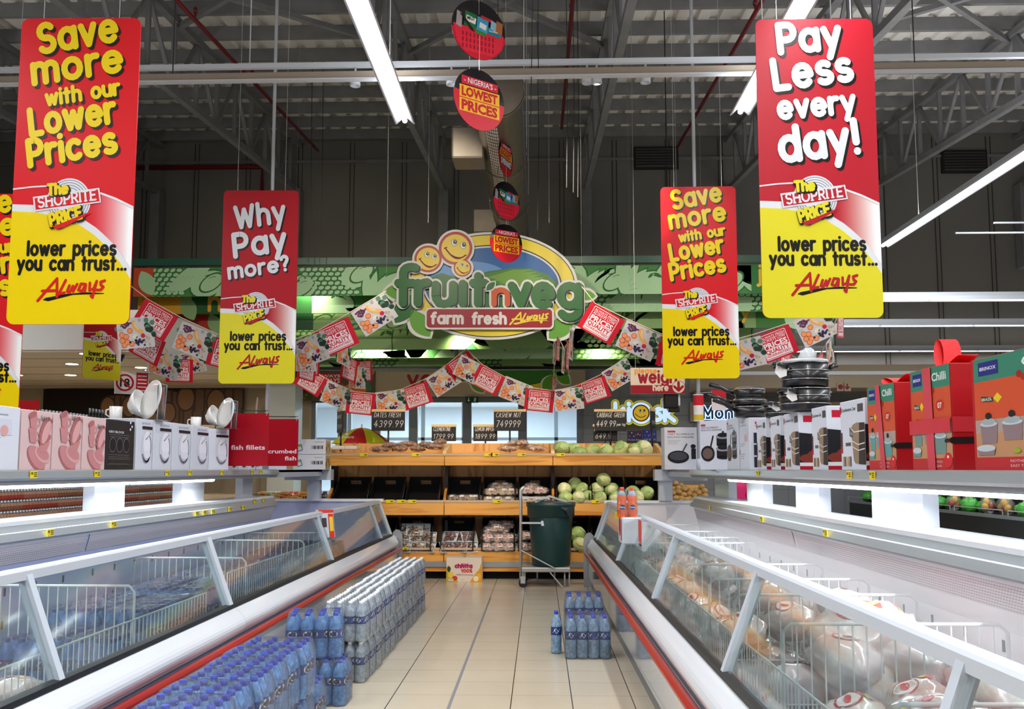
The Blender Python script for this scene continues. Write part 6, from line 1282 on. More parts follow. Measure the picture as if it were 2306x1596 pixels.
for i, (a_, c_) in enumerate(((304, 341), (343, 384), (386, 427), (429, 468))): carton(-1, a_, c_, .375, .45, GB_, geoart, None, 'white dinner set box picturing patterned plates, %s of four from the left' % nth(i), grp='white dinner set boxes')
carton(-1, 478, 506, .37, .42, WB_, geoart, plain, 'white crockery box turned slightly, just left of the fish fillets sign', turn=-12)
for i, (a_, c_) in enumerate(((512, 535), (537, 556), (558, 575))): carton(-1, a_, c_, .2, .22, WB_, geoart, None, 'low white box standing behind the red fish signs, %s from the left' % nth(i))
def barcode(a, w_, h):
    for k in range(9): a.R2(w_*(.5+k*.045), h*.35, w_*(.515+k*.045+.012*(k % 3)), h*.58, INK, 1)
    a.S2([(.02*w_, .6*h), (.12*w_, .66*h), (.18*w_, .3*h), (.02*w_, .2*h)], .004, INK, 1); a.R2(.02*w_, .5*h, .12*w_, .58*h, pc(120, 190, 60), 2); a.R2(.6*w_, .8*h, .9*w_, .83*h, pc(150, 150, 154), 1)
for i, (x, k) in enumerate(((612, 0), (702, 0), (702, 1))):
    D = 12.55 if i else 11.6; w_ = .37; p = at(x, 1000, D); t = thing('flat_carton', 'long white barcoded carton at the far end of left shelf, %s' % ['partly behind the red signs', 'bottom right one', 'top right one'][i], 'box', (p.x, D, SH+k*.2)); a = MB(); a.rbx(-w_/2, 0, 0, w_/2, .3, .195, WB_, .003); a.build('carton', t)
    a = MB(); a.face((-w_/2, -.001, 0), (1, 0, 0), (0, 0, 1), (0, -1, 0)); barcode(a, w_, .195); a.build('end_print', t)
    a = MB(); a.face((w_/2+.001, 0, 0), (0, 1, 0), (0, 0, 1), (1, 0, 0)); a.R2(.01, .01, .29, .185, pc(196, 170, 120), 1)
    for q in range(6): a.E2(.04+q*.045, .07+.05*(q % 2), .03, .035, pc(*((150, 60, 40), (110, 140, 60), (206, 180, 90))[q % 3]), 2+q*.1, 10)
    a.build('side_print', t)
# red freezer signs on black wire stands
for tx, x0, x1, D, lab in ((['fish fillets'], 503, 605, 8.95, 'red square sign reading fish fillets on a black wire stand'), (['crumbed', 'fish'], 585, 672, 10.2, 'red square sign reading crumbed fish, behind the fish fillets sign')):
    s = D/F; p = at((x0+x1)/2, 990, D); w_ = (x1-x0)*s; h = 119*s if D < 9 else 106*s; z0 = at(600, 1049, D).z; t = thing('shelf_sign', lab, 'sign', (p.x, D, z0)); a = MB(); a.bx(-w_/2, 0, 0, w_/2, .004, h, pc(158, 12, 28, .25)); a.face((-w_/2, -.001, 0), (1, 0, 0), (0, 0, 1), (0, -1, 0))
    if len(tx) == 1: a.ttf(tx[0], .17*w_, .31*h, .085*h, pc(226, 206, 210), 1, .76*w_, .02)
    else: a.ttf(tx[0], .22*w_, .27*h, .085*h, pc(226, 206, 210), 1, .74*w_, .02); a.ttf(tx[1], .66*w_, .12*h, .085*h, pc(226, 206, 210), 1, .3*w_, .02)
    a.build('panel', t); c = MB(); c.path([(-w_*.7, .01, SH-z0+.0), (-w_*.7, .01, h+.03), (w_*.47, .01, h+.025)], .006, M_black, 5); c.build('wire_stand', t)
    for q in (-.42, .44): c = MB(); c.path([(w_*q, .002, h-.02), (w_*q+.012, .002, h+.005), (w_*q, .004, h+.03)], .003, M_wire, 4); c.build('hook', t)
# display crockery standing on top of the boxes
M_por = mat('porcelain', (226, 226, 222), .15, coat=.5); M_acr = film('clear_acrylic', (248, 250, 250), .3, .05)
for x, y, D, s_, w_, hb in ((305, 937, 7.3, 1.04, 'the first white plate box', .375), (478, 962, 8.75, .95, 'the last white box', .372)):
    z = SH+hb; k = D/F
    p = at(x-47*6.9/D, y, D); c = MB(); c.lathe([(.0, 0), (.04, 0), (.045, .01), (.048, .11), (.043, .11), (.04, .015), (0, .012)], M_por, 20, caps=False); c.path([(-.047, 0, .09), (-.075, 0, .085), (-.078, 0, .05), (-.047, 0, .03)], .006, M_por, 6); solo(c, 'mug', 'white mug displayed on %s' % w_, 'mug', (p.x, D, z))
    p = at(x-22*6.9/D, y, D); t = thing('bowl', 'white bowl tipped up on display on %s' % w_, 'bowl', (p.x, D+.08, z+.10*s_), 0); c = MB(); c.lathe([(0, 0), (.05, .0), (.055, .01), (.1, .06), (.118, .1), (.114, .1), (.095, .062), (.05, .018), (0, .014)], M_por, 28, caps=False); o = c.build('bowl_body', t); t.rotation_euler = (radians(15), radians(68), radians(10)); t.scale = (s_*.95,)*3
    p = at(x+36*6.9/D, y, D); t = thing('plate', 'large white plate standing upright on %s' % w_, 'plate', (p.x+.02, D, z+.152*s_)); c = MB(); c.lathe([(0, 0), (.09, 0), (.1, .006), (.15, .02), (.15, .024), (.1, .011), (0, .005)], M_por, 36, caps=False); c.build('plate_body', t); t.rotation_euler = (0, radians(-78), radians(48)); t.scale = (s_,)*3
    t = thing('plate_stand', 'clear acrylic stand holding the crockery on %s' % w_, 'stand', (p.x-.05, D, z)); c = MB(); c.bx(-.26, -.09, 0, .16, .09, .006, M_acr); c.build('base', t)
    c = MB(); c.bx(.125, -.07, .006, .131, .07, .26*s_, M_acr); c.build('back_rest', t); c = MB(); c.path([(.128, -.07, .0), (.14, -.07, .27*s_), (.14, .07, .27*s_), (.128, .07, 0)], .004, M_wpaint, 5); c.build('rim', t)
# ---- right shelf
PAN = pc(34, 34, 38, .35); GYP = pc(150, 150, 156)
def panart(a, w_, h):
    a.ttf('CAST ALUMINIUM', .1*w_, .82*h, .036*h, pc(60, 60, 64), 1, .8*w_); a.ttf('NON-STICK COOKWARE', .1*w_, .75*h, .036*h, pc(60, 60, 64), 1, .8*w_); a.R2(.1*w_, .88*h, .34*w_, .92*h, pc(196, 60, 76), 1)
    for k in range(4): a.R2(.1*w_, (.69-k*.03)*h, (.5-.04*k)*w_, (.7-k*.03)*h, pc(190, 190, 194), 1)
    a.S2([(.55*w_, .42*h), (.68*w_, .6*h)], .022*w_, pc(80, 80, 86), 2); a.E2(.42*w_, .3*h, .33*w_, .15*h, PAN, 3, 30); a.E2(.42*w_, .32*h, .27*w_, .1*h, pc(70, 72, 80), 4, 30)
    a.E2(.88*w_, .55*h, .08*w_, .05*h, PAN, 3); a.R2(.82*w_, .25*h, .96*w_, .5*h, PAN, 3)
def potart(a, w_, h):
    a.ttf('CAST ALUMINIUM', .05*w_, .84*h, .035*h, pc(90, 90, 94), 1, .5*w_); a.ttf('NON-STICK COOKWARE', .05*w_, .79*h, .035*h, pc(90, 90, 94), 1, .6*w_); a.R2(.05*w_, .89*h, .18*w_, .93*h, pc(196, 60, 76), 1)
    for y in (.5, .25): a.R2(.5*w_, y*h, .88*w_, (y+.17)*h, PAN, 2); a.E2(.69*w_, (y+.17)*h, .21*w_, .05*h, GYP, 3); a.E2(.69*w_, (y+.2)*h, .16*w_, .045*h, PAN, 4); a.E2(.69*w_, (y+.26)*h, .03*w_, .02*h, PAN, 4); a.E2(.69*w_, y*h, .19*w_, .04*h, PAN, 2)
    a.E2(.24*w_, .33*h, .2*w_, .16*h, PAN, 2); a.E2(.24*w_, .33*h, .15*w_, .11*h, pc(110, 90, 80), 3); a.S2([(.32*w_, .45*h), (.4*w_, .68*h)], .02*w_, PAN, 2)
def triart(a, w_, h):
    a.R2(.2*w_, .88*h, .6*w_, .92*h, pc(196, 60, 76), 1); a.ttf('CAST ALUMINIUM', .2*w_, .83*h, .03*h, pc(60, 60, 64), 1, .75*w_)
    for k in range(3): a.R2(.15*w_, (.05+k*.23)*h, .98*w_, (.25+k*.23)*h, pc(44, 46, 56), 1); a.E2(.6*w_, (.1+k*.23)*h, .3*w_, .06*h, GYP, 2); a.E2(.6*w_, (.12+k*.23)*h, .28*w_, .05*h, pc(60, 62, 74), 3)
def cookart(a, w_, h):
    a.ttf('Cookware Set', .06*w_, .85*h, .05*h, pc(70, 66, 66), 1, .6*w_, .01); a.R2(.74*w_, .82*h, .95*w_, .93*h, pc(80, 78, 78), 1); a.R2(0, .82*h, .05*w_, .93*h, pc(176, 30, 50), 1); a.R2(0, .35*h, .08*w_, .55*h, pc(90, 50, 50), 1); a.R2(0, .25*h, .08*w_, .35*h, pc(176, 30, 60), 1)
    a.P2([(.46*w_, .6*h), (.54*w_, .14*h), (.6*w_, .1*h), (1.0*w_, .08*h), (1.0*w_, .66*h), (.7*w_, .67*h), (.55*w_, .65*h)], pc(150, 126, 104), 2); a.P2([(.74*w_, .09*h), (1.0*w_, .08*h), (1.0*w_, .66*h), (.8*w_, .665*h)], pc(52, 46, 46), 2.5); a.S2([(.46*w_, .6*h), (.6*w_, .54*h), (1.0*w_, .55*h)], .009*w_, pc(220, 216, 210), 4); a.S2([(.5*w_, .55*h), (.42*w_, .6*h), (.42*w_, .5*h), (.52*w_, .48*h)], .014*w_, pc(90, 80, 74), 3)
    for y in (.28, .36): a.S2([(.5*w_, (y+.06)*h), (.75*w_, y*h), (1.0*w_, (y+.02)*h)], .008*w_, pc(214, 210, 206), 4)
    for k in range(5): a.R2((.08+k*.075)*w_, .06*h, (.13+k*.075)*w_, .2*h, pc(*((196, 160, 110), (120, 100, 90), (214, 190, 150))[k % 3]), 2); a.R2((.22+k*.045)*w_, .35*h, (.245+k*.045)*w_, .4*h, pc(70, 60, 60), 2)
def cookside(a, w_, h):
    a.R2(.1*w_, .82*h, .9*w_, .93*h, pc(190, 24, 50), 1); a.R2(.3*w_, .86*h, .7*w_, .9*h, pc(60, 20, 30), 2); a.P2([(0, .64*h), (.55*w_, .6*h), (.8*w_, .5*h), (.75*w_, .2*h), (.5*w_, .1*h), (0, .1*h)], PAN, 1)
    for x, y in ((.2, .2), (.55, .2), (.38, .27)): a.E2(x*w_, y*h, .2*w_, .075*h, pc(130, 52, 40), 2+x)
    a.R2(0, 0, w_, .07*h, pc(170, 20, 40), 4); a.R2(0, .07*h, w_, .13*h, pc(224, 220, 220), 4); a.E2(.55*w_, .08*h, .09*w_, .05*h, pc(30, 28, 30), 5)
TEAL, ORG, REDP = pc(58, 128, 106, .35), pc(204, 82, 50, .35), pc(176, 24, 34, .35)
def chilli(ribbon, potc):
    def f(a, w_, h):
        a.R2(.04*w_, .79*h, w_, h*.995, TEAL, 1); a.R2(.04*w_, .42*h, w_, .79*h, ORG, 1); a.R2(.04*w_, .12*h, w_, .42*h, pc(186, 138, 98), 1); a.R2(.04*w_, .33*h, w_, .45*h, pc(170, 150, 138), 1.5); a.R2(.04*w_, .0, w_, .12*h, pc(190, 44, 50, .35), 1)
        a.R2(.1*w_, .84*h, .33*w_, .96*h, pc(40, 44, 120), 2); a.ttf('BRINOX', .12*w_, .885*h, .03*h, pc(220, 224, 236), 3, .19*w_, .02); a.ttf('Chilli', .58*w_, .86*h, .075*h, pc(226, 232, 226), 2, .34*w_, .02); a.E2(.55*w_, .8*h, .03*w_, .03*h, pc(150, 40, 24), 2, 12); a.E2(.6*w_, .77*h, .035*w_, .03*h, pc(166, 50, 30), 2.5, 12)
        a.P2([(.12*w_, .66*h), (.12*w_, .61*h), (.26*w_, .6*h), (.26*w_, .64*h)], pc(40, 70, 46), 2); a.P2([(.26*w_, .63*h), (.31*w_, .675*h), (.36*w_, .63*h), (.31*w_, .585*h)], pc(226, 196, 40), 2); a.ttf('BRAZIL', .13*w_, .615*h, .025*h, pc(230, 230, 220), 3, .12*w_, .01)
        a.E2(.75*w_, .62*h, .1*w_, .055*h, pc(190, 50, 36), 2, 20); a.ttf('07', .7*w_, .595*h, .05*h, pc(236, 230, 226), 3, .1*w_, .02)
        P_ = pc(*potc, .3); LD = pc(190, 200, 204, .3); BKn = pc(34, 32, 34)
        for x, y, r, hh in ((.2, .24, .1, .17), (.46, .26, .11, .15), (.74, .16, .14, .17)):
            a.P2([(x*w_-r*w_, (y+hh)*h), (x*w_-r*.85*w_, y*h), (x*w_+r*.85*w_, y*h), (x*w_+r*w_, (y+hh)*h)], P_, 3); a.E2(x*w_, (y+hh)*h, r*w_, .025*h, LD, 4, 20); a.E2(x*w_, (y+hh+.02)*h, r*.8*w_, .03*h, pc(160, 170, 172), 4.3, 20); a.E2(x*w_, (y+hh+.07)*h, .035*w_, .03*h, BKn, 5, 12)
        a.E2(.16*w_, .2*h, .11*w_, .03*h, LD, 5, 18); a.P2([(.05*w_, .2*h), (.07*w_, .14*h), (.25*w_, .14*h), (.27*w_, .2*h)], P_, 4.8)
        a.S2([(.86*w_, .28*h), (.99*w_, .285*h)], .018*w_, BKn, 5); a.E2(.5*w_, .17*h, .04*w_, .02*h, pc(150, 170, 50), 5, 10)
        a.ttf('NOTHING STICKS', .42*w_, .075*h, .022*h, pc(230, 200, 200), 2, .34*w_); a.ttf('EASY TO CLEAN', .42*w_, .035*h, .022*h, pc(230, 200, 200), 2, .32*w_); a.E2(.9*w_, .1*h, .09*w_, .07*h, pc(206, 40, 44), 3, 20); a.E2(.9*w_, .13*h, .02*w_, .015*h, pc(236, 226, 226), 4, 10)
        if 'v' in ribbon: a.P2([(.36*w_, h*1.0), (.52*w_, h*1.0), (.66*w_, .0), (.5*w_, .0)] if 'h' not in ribbon else [(.38*w_, h), (.58*w_, h), (.62*w_, 0), (.44*w_, 0)], pc(206, 70, 84, .3), 8)
        if 'h' in ribbon: a.R2(0, .36*h, w_, .5*h, pc(200, 56, 66, .3), 9)
    return f
def redside(ribbon):
    def f(a, w_, h):
        a.R2(.62*w_, .82*h, w_, .97*h, pc(34, 44, 120), 1); a.ttf('BRINOX', .68*w_, .88*h, .035*h, pc(226, 230, 240), 2, .3*w_, .02); a.E2(.8*w_, .62*h, .06*w_, .03*h, pc(226, 220, 220), 1)
        a.S2([(0, .28*h), (.4*w_, .285*h)], .014, pc(34, 32, 34), 1)
        if 'h' in ribbon: a.R2(0, .36*h, w_, .5*h, pc(200, 56, 66, .3), 2)
    return f
p = at(1528, 1000, 12.0); t = thing('product_box', 'white cookware box picturing one black frying pan at the far end of the right shelf', 'box', (p.x+.02, 11.95, SH), RZ, 'cookware boxes'); a = MB(); a.rbx(-.2, 0, 0, .2, .3, .52, WB_, .004); a.build('carton', t); a = MB(); a.face((-.2, -.001, 0), (1, 0, 0), (0, 0, 1), (0, -1, 0)); panart(a, .4, .52); a.build('front_print', t)
carton(1, 1600, 1632, .46, .3, WB_, potart, None, 'grey white cookware box picturing stacked black pots, second from the far end', turn=38, pxw=.42, p=1.0)
carton(1, 1638, 1664, .45, .3, WB_, potart, potart, 'grey white cookware box with a dented corner, third from the far end', p=1.02)
carton(1, 1668, 1690, .42, .22, WB_, plain, triart, 'narrow cookware box with three dark picture panels beside the cookware set boxes', p=1.02)
for i, (x0, x1) in enumerate(((1706, 1727), (1737, 1759), (1768, 1802), (1831, 1866), (1896, 1952))):
    carton(1, x0, x1, .385, .3, WB_, cookart, cookside, 'white cookware set box with a brown pot picture, %s of five from the far end' % nth(i), grp='cookware set boxes')
c1 = carton(1, 1958, 2022, .43, .3, RB_, chilli('v', (90, 150, 150)), redside(''), 'red and teal cookware box with one pink ribbon, farthest of the three')
c2 = carton(1, 2056, 2150, .455, .3, RB_, chilli('vh', (110, 140, 134)), redside('h'), 'red and teal cookware box tied with a crossed pink ribbon, middle of the three')
c3 = carton(1, 2196, 2420, .44, .3, RB_, chilli('', (140, 120, 124)), redside(''), 'orange and teal cookware box without ribbon, cut by the right edge of the photo')
M_bow = mat('red_bow', (220, 24, 30), .45)
for ho, big, lab in ((c1, 0, 'flattened red ribbon bow on top of the farthest red cookware box'), (c2, 1, 'tall red ribbon bow on top of the crossed ribbon box')):
    h = .43 if not big else .455; t = thing('ribbon_bow', lab, 'bow', ho.location+Vector((.12, .05, h)), ho.rotation_euler.z)
    for k in range(2+big):
        b = MB(); V = []; L = .13; ht = .13 if big and k == 0 else .045
        for i in range(13):
            a = pi*2*i/12; cx_, cz_ = L*.5*(1-cos(a))*(1 if k % 2 else -1)*(.4 if big and k == 0 else 1), .004+ht*.5*(1-cos(a))+ht*.25*sin(a)
            V += [(cx_, -.04+.02*k+.02*sin(a), max(.002, cz_)), (cx_, .04+.02*k+.02*sin(a), max(.002, cz_))]
        b.add(V, [(2*i, 2*i+1, 2*i+3, 2*i+2) for i in range(12)], M_bow, True); b.build('loop', t)
    b = MB(); b.sph((0, 0, .015), (.025, .03, .016), M_bow, 8, 6); b.build('knot', t)
# pots stacked on the boxes
M_pot = mat('black_nonstick', (16, 16, 18), .3, coat=.3); M_band = mat('steel_band', (190, 190, 192), .2, .9); M_lid = film('glass_lid', (230, 234, 236), .5, .12); M_paper = mat('packing_paper', (206, 204, 202), .8); M_plas = mat('bubble_plastic', (206, 210, 214), .25, alpha=.8)
def pot(label, x, y, D, r, h, handles='two', turn=0, lid=False, paper=True, base=None):
    p = at(x, y, D); t = thing('cooking_pot', label, 'pot', (p.x, D, base if base is not None else p.z), turn)
    b = MB(); b.lathe([(0, 0), (r*.9, 0), (r*.97, .015), (r, h), (r*.97, h), (r*.93, .02), (0, .012)], M_pot, 32, caps=False); b.build('body', t)
    for z in (h*.33, h*.68, h): g = MB(); g.lathe([(r*.985+.004*z/h, z-.002), (r*1.0+.004, z-.002), (r*1.0+.004, z+.002), (r*.985, z+.002)], M_band, 32, caps=False); g.build('band', t)
    if lid:
        g = MB(); g.lathe([(r*1.02, h), (r*.8, h+.02), (0, h+.035)], M_lid, 28, caps=False); g.build('lid', t); g = MB(); g.lathe([(.012, h+.034), (.02, h+.045), (.026, h+.06), (0, h+.066)], M_pot, 14); g.build('knob', t)
    for sg in (-1, 1):
        g = MB(); g.path([(sg*r, -.06, h*.78), (sg*(r+.05), -.055, h*.9), (sg*(r+.065), 0, h*.95), (sg*(r+.05), .055, h*.9), (sg*r, .06, h*.78)], .014, M_pot, 8); g.build('handle', t)
        if paper and sg < 0: g = MB(); g.add([(sg*(r+.07), -.04, h*.95), (sg*(r-.0), -.05, h*.9), (sg*(r+.015), -.07, h*.45), (sg*(r+.06), -.06, h*.36), (sg*(r+.08), -.03, h*.6)], [(0, 1, 2, 3, 4)], M_paper); g.build('paper_wrap', t)
    return t
zt = SH+.39
pot('large black pot with steel bands, lowest in the pot stack on the cookware boxes', 1812, 905, 6.5, .165, .15, base=zt, turn=.7)
pot('tall black pot with steel bands on top of the pot stack', 1812, 845, 6.5, .155, .17, base=zt+.155, turn=.25)
t = thing('plastic_wrap', 'crumpled clear plastic bag heaped on top of the pot stack', 'plastic bag', (at(1812, 845, 6.5).x, 6.5, zt+.33)); b = MB(); b.sph((0, 0, -.0), (.165, .165, .03), M_plas, 24, 8, lambda d: 1+.12*noise.noise(d*5)); b.sph((.02, 0, .04), (.06, .05, .06), M_plas, 12, 8, lambda d: 1+.5*noise.noise(d*4)); b.build('bag', t)
def pan(label, x, D, z, r, h, ang, lid=False):
    p = at(x, 900, D); t = thing('frying_pan', label, 'pan', (p.x, D, z), ang); b = MB(); b.lathe([(0, 0), (r*.8, 0), (r*.88, .01), (r, h), (r*.97, h), (r*.84, .016), (0, .01)], M_pot, 32, caps=False); b.build('body', t)
    g = MB(); g.lathe([(r*.99, h-.003), (r+.003, h-.001), (r+.003, h+.002), (r*.98, h+.003)], M_band, 32, caps=False); g.build('rim', t)
    g = MB(); g.path([(-r, 0, h*.7), (-r-.05, 0, h*.8+.01), (-r-.1, 0, h+.025), (-r-.2, 0, h+.055)], .015, M_pot, 8, True, .02); g.build('handle', t)
    if lid: g = MB(); g.lathe([(r*1.01, h+.003), (r*.8, h+.02), (0, h+.03)], M_lid, 28, caps=False); g.build('lid', t)
zp = SH+.46
pan('deep black frying pan with a lid, lowest in the pan stack', 1690, 8.0, zp-.03, .145, .085, .35, False)
pan('black frying pan in the middle of the pan stack, handle to the left', 1688, 8.0, zp+.06, .14, .05, -.25, True)
pan('black saucepan on top of the pan stack, handle raised to the left', 1688, 8.0, zp+.125, .13, .075, -.4, True)
pot('small black pot between the pan stack and the tall pots', 1752, 905, 7.3, .1, .11, base=SH+.39, paper=True, turn=.9)
# ================================================================ FREEZER CONTENTS
BAGM = {}
def bagmat(name, c1, c2):
    m = mat(name, c1, .22, coat=.6, bump=.55, bs=16); nt = m.node_tree; b = nt.nodes['Principled BSDF']
    tc = nt.nodes.new('ShaderNodeTexCoord'); n = nt.nodes.new('ShaderNodeTexNoise'); n.inputs['Scale'].default_value = 5; n.inputs['Detail'].default_value = 6; n.inputs['Distortion'].default_value = 1; nt.links.new(tc.outputs['Object'], n.inputs['Vector'])
    r = nt.nodes.new('ShaderNodeValToRGB'); r.color_ramp.elements[0].color = rgb(c1); r.color_ramp.elements[1].color = rgb(c2); r.color_ramp.elements[0].position = .38; r.color_ramp.elements[1].position = .62
    nt.links.new(n.outputs['Fac'], r.inputs[0]); nt.links.new(r.outputs[0], b.inputs['Base Color']); return m
BM = [bagmat('chicken_bag_white', (226, 216, 214), (206, 164, 150)), bagmat('chicken_bag_pink', (226, 190, 188), (236, 226, 226)), bagmat('chicken_bag_clear', (196, 170, 156), (216, 212, 210)), bagmat('frozen_pack_brown', (150, 130, 104), (206, 200, 190))]
LR, LY = pc(196, 30, 50, .3), pc(226, 190, 40, .3)
def frozen(k, loc, rot, sc, label, grp, logo=True):
    if k not in BAGM:
        t = thing('frozen_food_bag', label, 'frozen food bag', loc, 0, grp); r = Vector((.17, .12, .085)); off = Vector((k*3.1, 1, 2))
        fn = lambda d: 1+.16*noise.noise(d*1.8+off)+.07*noise.noise(d*4+off)+.05*abs(noise.noise(d*9+off))
        b = MB(); b.sph((0, 0, 0), r, BM[k], 32, 20, fn); b.build('bag', t)
        b = MB(); b.add([(.12+.07*u, -.09+.18*v+.02*sin(u*9+v*5), .015*sin(v*14+u*4)+.02) for u in (0, .5, 1) for v in [i/8 for i in range(9)]], [(i*9+j, i*9+j+1, i*9+10+j, i*9+9+j) for i in range(2) for j in range(8)], M_bagf, True); b.build('sealed_end', t)
        if logo:
            b = MB()
            def patch(pts, m_, e):
                V = []
                for x, y in pts:
                    d = Vector((x, y, 0)); d.z = math.sqrt(max(.02, 1-x*x-y*y)); q = fn(d)*(1.015+e*.006); V.append((d.x*r.x*q, d.y*r.y*q, d.z*r.z*q))
                b.add(V, [tuple(range(len(V)))], m_, True)
            patch(ell(-.05, 0, .34, .4, .3, 16), LR, 1); patch(ell(-.05, 0, .28, .33, .3, 16), pc(236, 226, 226, .3), 2); patch(ell(-.05, -.02, .17, .12, .5, 12), LR, 3)
            for i in range(6): patch([(.35+.02*i, -.6+i*.2), (.5+.02*i, -.6+i*.2), (.52+.02*i, -.4+i*.2), (.37+.02*i, -.4+i*.2)], LY if i % 2 else pc(206, 60, 30, .3), 1)
            b.build('print', t)
        BAGM[k] = t
    else: t = dup(BAGM[k], loc, None, label, grp)
    t.rotation_euler = rot; t.scale = sc; return t
rnd = random.Random(11); cells = [1.6, 2.64, 3.72, 4.57, 5.2, 6.0, 7.7, 9.1]; nb = 0
for ci in range(7):
    y0, y1 = cells[ci], cells[ci+1]; k0 = 0
    for lay in range(2):
        for j in range(3):
            for i in range(max(1, int((y1-y0)/.36))):
                if lay == 1 and rnd.random() < .3: continue
                D = y0+.17+(y1-y0-.34)*((i+.5)/max(1, int((y1-y0)/.36)))+rnd.uniform(-.03, .03); p_ = .33+j*.23+rnd.uniform(-.03, .03)
                z = (.42 if lay == 0 else .6+.05*j)+rnd.uniform(-.02, .03)+(.06 if ci in (3,) else 0); k = rnd.choice((0, 0, 1, 2)); s_ = rnd.uniform(.85, 1.1)
                frozen(k, iw(1, p_, D, z), (rnd.uniform(-.35, .35), rnd.uniform(-.35, .35), rnd.uniform(-.7, .7)+pi/2), (s_, s_, s_*1.05),
                       'frozen chicken bag, right freezer bay %d, %s layer, %s row from glass, %s in row' % (ci+1, ('lower', 'upper')[lay], nth(j), nth(i)), 'frozen chicken bags'); nb += 1
for i, (p_, D, z, k) in enumerate(((.3, 3.1, .42, 3), (.55, 3.0, .45, 3), (.3, 3.55, .43, 0), (.6, 3.5, .47, 3), (.32, 4.05, .4, 3), (.62, 3.95, .45, 0), (.3, 4.5, .42, 3), (.55, 4.45, .44, 0), (.85, 3.3, .5, 3), (.85, 4.2, .5, 0), (.24, 4.8, .4, 3))):
    frozen(k, iw(-1, p_, D, z), (rnd.uniform(-.3, .3), rnd.uniform(-.3, .3), rnd.uniform(-.6, .6)+pi/2), (1, 1, 1), 'frozen food packet in the left freezer near end, %s counting from the camera' % nth(i), 'frozen packets at left', True)
for i, (k, p_, D, z, s_) in enumerate(((1, .62, 4.15, .8, 1.25), (0, .8, 4.35, .78, 1.1), (1, .5, 3.95, .72, 1.2), (0, .55, 5.5, .76, 1.1), (2, .8, 5.65, .74, 1.0), (0, .6, 2.3, .78, 1.25), (1, .85, 2.9, .72, 1.1), (2, .45, 3.0, .7, 1.1), (0, .5, 6.6, .76, 1.1), (1, .75, 7.2, .78, 1.0), (0, .6, 8.9, .74, 1.0))):
    frozen(k, iw(1, p_, D, z), (.3-.1*i % .4, -.25+.13*i % .5, .5*i+.4), (s_, s_, s_), 'large frozen chicken bag heaped on top in the right freezer, %s from the camera' % nth([4, 5, 3, 6, 7, 0, 1, 2, 8, 9, 10][i]), 'frozen chicken bags')
# things clipped on the glass rims
p = iw(-1, .2, 9.45, 1.02); t = thing('price_card', 'folded white red and yellow price card hung over the left freezer glass', 'price card', p, radians(40)); a = MB(); a.add([(-.08, 0, .04), (.08, 0, .04), (.08, -.05, -.2), (-.08, -.05, -.2)], [(0, 1, 2, 3)], M_wpaint); a.add([(-.08, 0, .04), (.08, 0, .04), (.08, .07, .06), (-.08, .07, .06)], [(0, 1, 2, 3)], M_wpaint); a.build('card', t)
a = MB(); a.face((-.08, -.052, -.2), (1, 0, 0), (0, .2, .98), (0, -1, .2)); a.R2(.1, 0, .155, .23, pc(206, 50, 30), 1); a.R2(.11, .06, .148, .2, pc(230, 190, 50), 2); a.R2(.03, .1, .08, .19, INK, 1); a.R2(0, .24, .16, .27, pc(206, 50, 30), 1); a.build('print', t)
p = iw(1, .08, 8.45, .83); t = thing('leaflet_tray', 'white tray with red print clipped on the right freezer rim under the orange bottles', 'tray', p, RZ); t.scale = (1.2, 1.2, 1.05); a = MB(); a.rbx(-.02, 0, 0, .17, .3, .22, M_wpaint, .01); a.build('tray', t); a = MB(); a.face((-.021, .28, 0), (0, -1, 0), (0, 0, 1), (-1, 0, 0)); a.E2(.1, .14, .06, .08, pc(190, 40, 50), 1); a.R2(.18, .03, .26, .2, pc(206, 110, 110), 1); a.build('print', t)
a = MB(); a.bx(-.05, .2, .2, -.02, .25, .25, M_yel); a.build('tag', t)
p = iw(1, .17, 8.0, .83); t = thing('acrylic_pocket', 'clear acrylic pocket with a red edge hung on the right freezer glass', 'holder', p, RZ); a = MB(); a.bx(0, 0, 0, .17, .25, .003, M_acr); a.bx(0, 0, 0, .17, .003, .22, mat('frosted_acrylic', (226, 226, 228), .25, alpha=.7)); a.bx(0, 0, 0, .003, .25, .22, M_acr); a.bx(.167, 0, 0, .17, .25, .22, M_acr); a.build('pocket', t); a = MB(); a.bx(-.002, .0, .05, .0, .2, .23, pc(216, 60, 40)); a.build('red_edge', t)
M_or = mat('orange_drink', (250, 96, 8), .2, coat=.3); M_orc = mat('orange_cap', (240, 84, 20), .35)
t = thing('drink_pack', 'pair of orange soft drink bottles shrink-wrapped on the right freezer rim', 'bottle pack', iw(1, .08, 8.55, 1.055), RZ)
for dx in (-.028, .06):
    b = MB(); b.lathe([(.03, 0), (.042, .01), (.043, .12), (.04, .14), (.043, .16), (.04, .19)], M_or, 16); b.lathe([(.04, .19), (.03, .215), (.016, .24)], M_petc, 16, caps=False); o = b.build('bottle', t, (dx+.02, .06, 0)); b = MB(); b.lathe([(.019, .235), (.02, .262), (.017, .266)], M_orc, 12); b.build('cap', o)
    b = MB(); b.lathe([(.0436, .07), (.0436, .12)], pc(236, 120, 40), 16, caps=False); b.face((-.03, -.045, .08), (1, 0, 0), (0, 0, 1), (0, -1, 0)); b.E2(.03, .012, .028, .022, pc(30, 50, 110), 1, 14); b.ttf('Fanta', .006, .004, .017, pc(240, 236, 236), 2, .048, .01); b.build('label', o)
b = MB(); b.rbx(-.05, .012, .002, .128, .108, .25, M_wrap, .03); b.build('shrink_wrap', t)
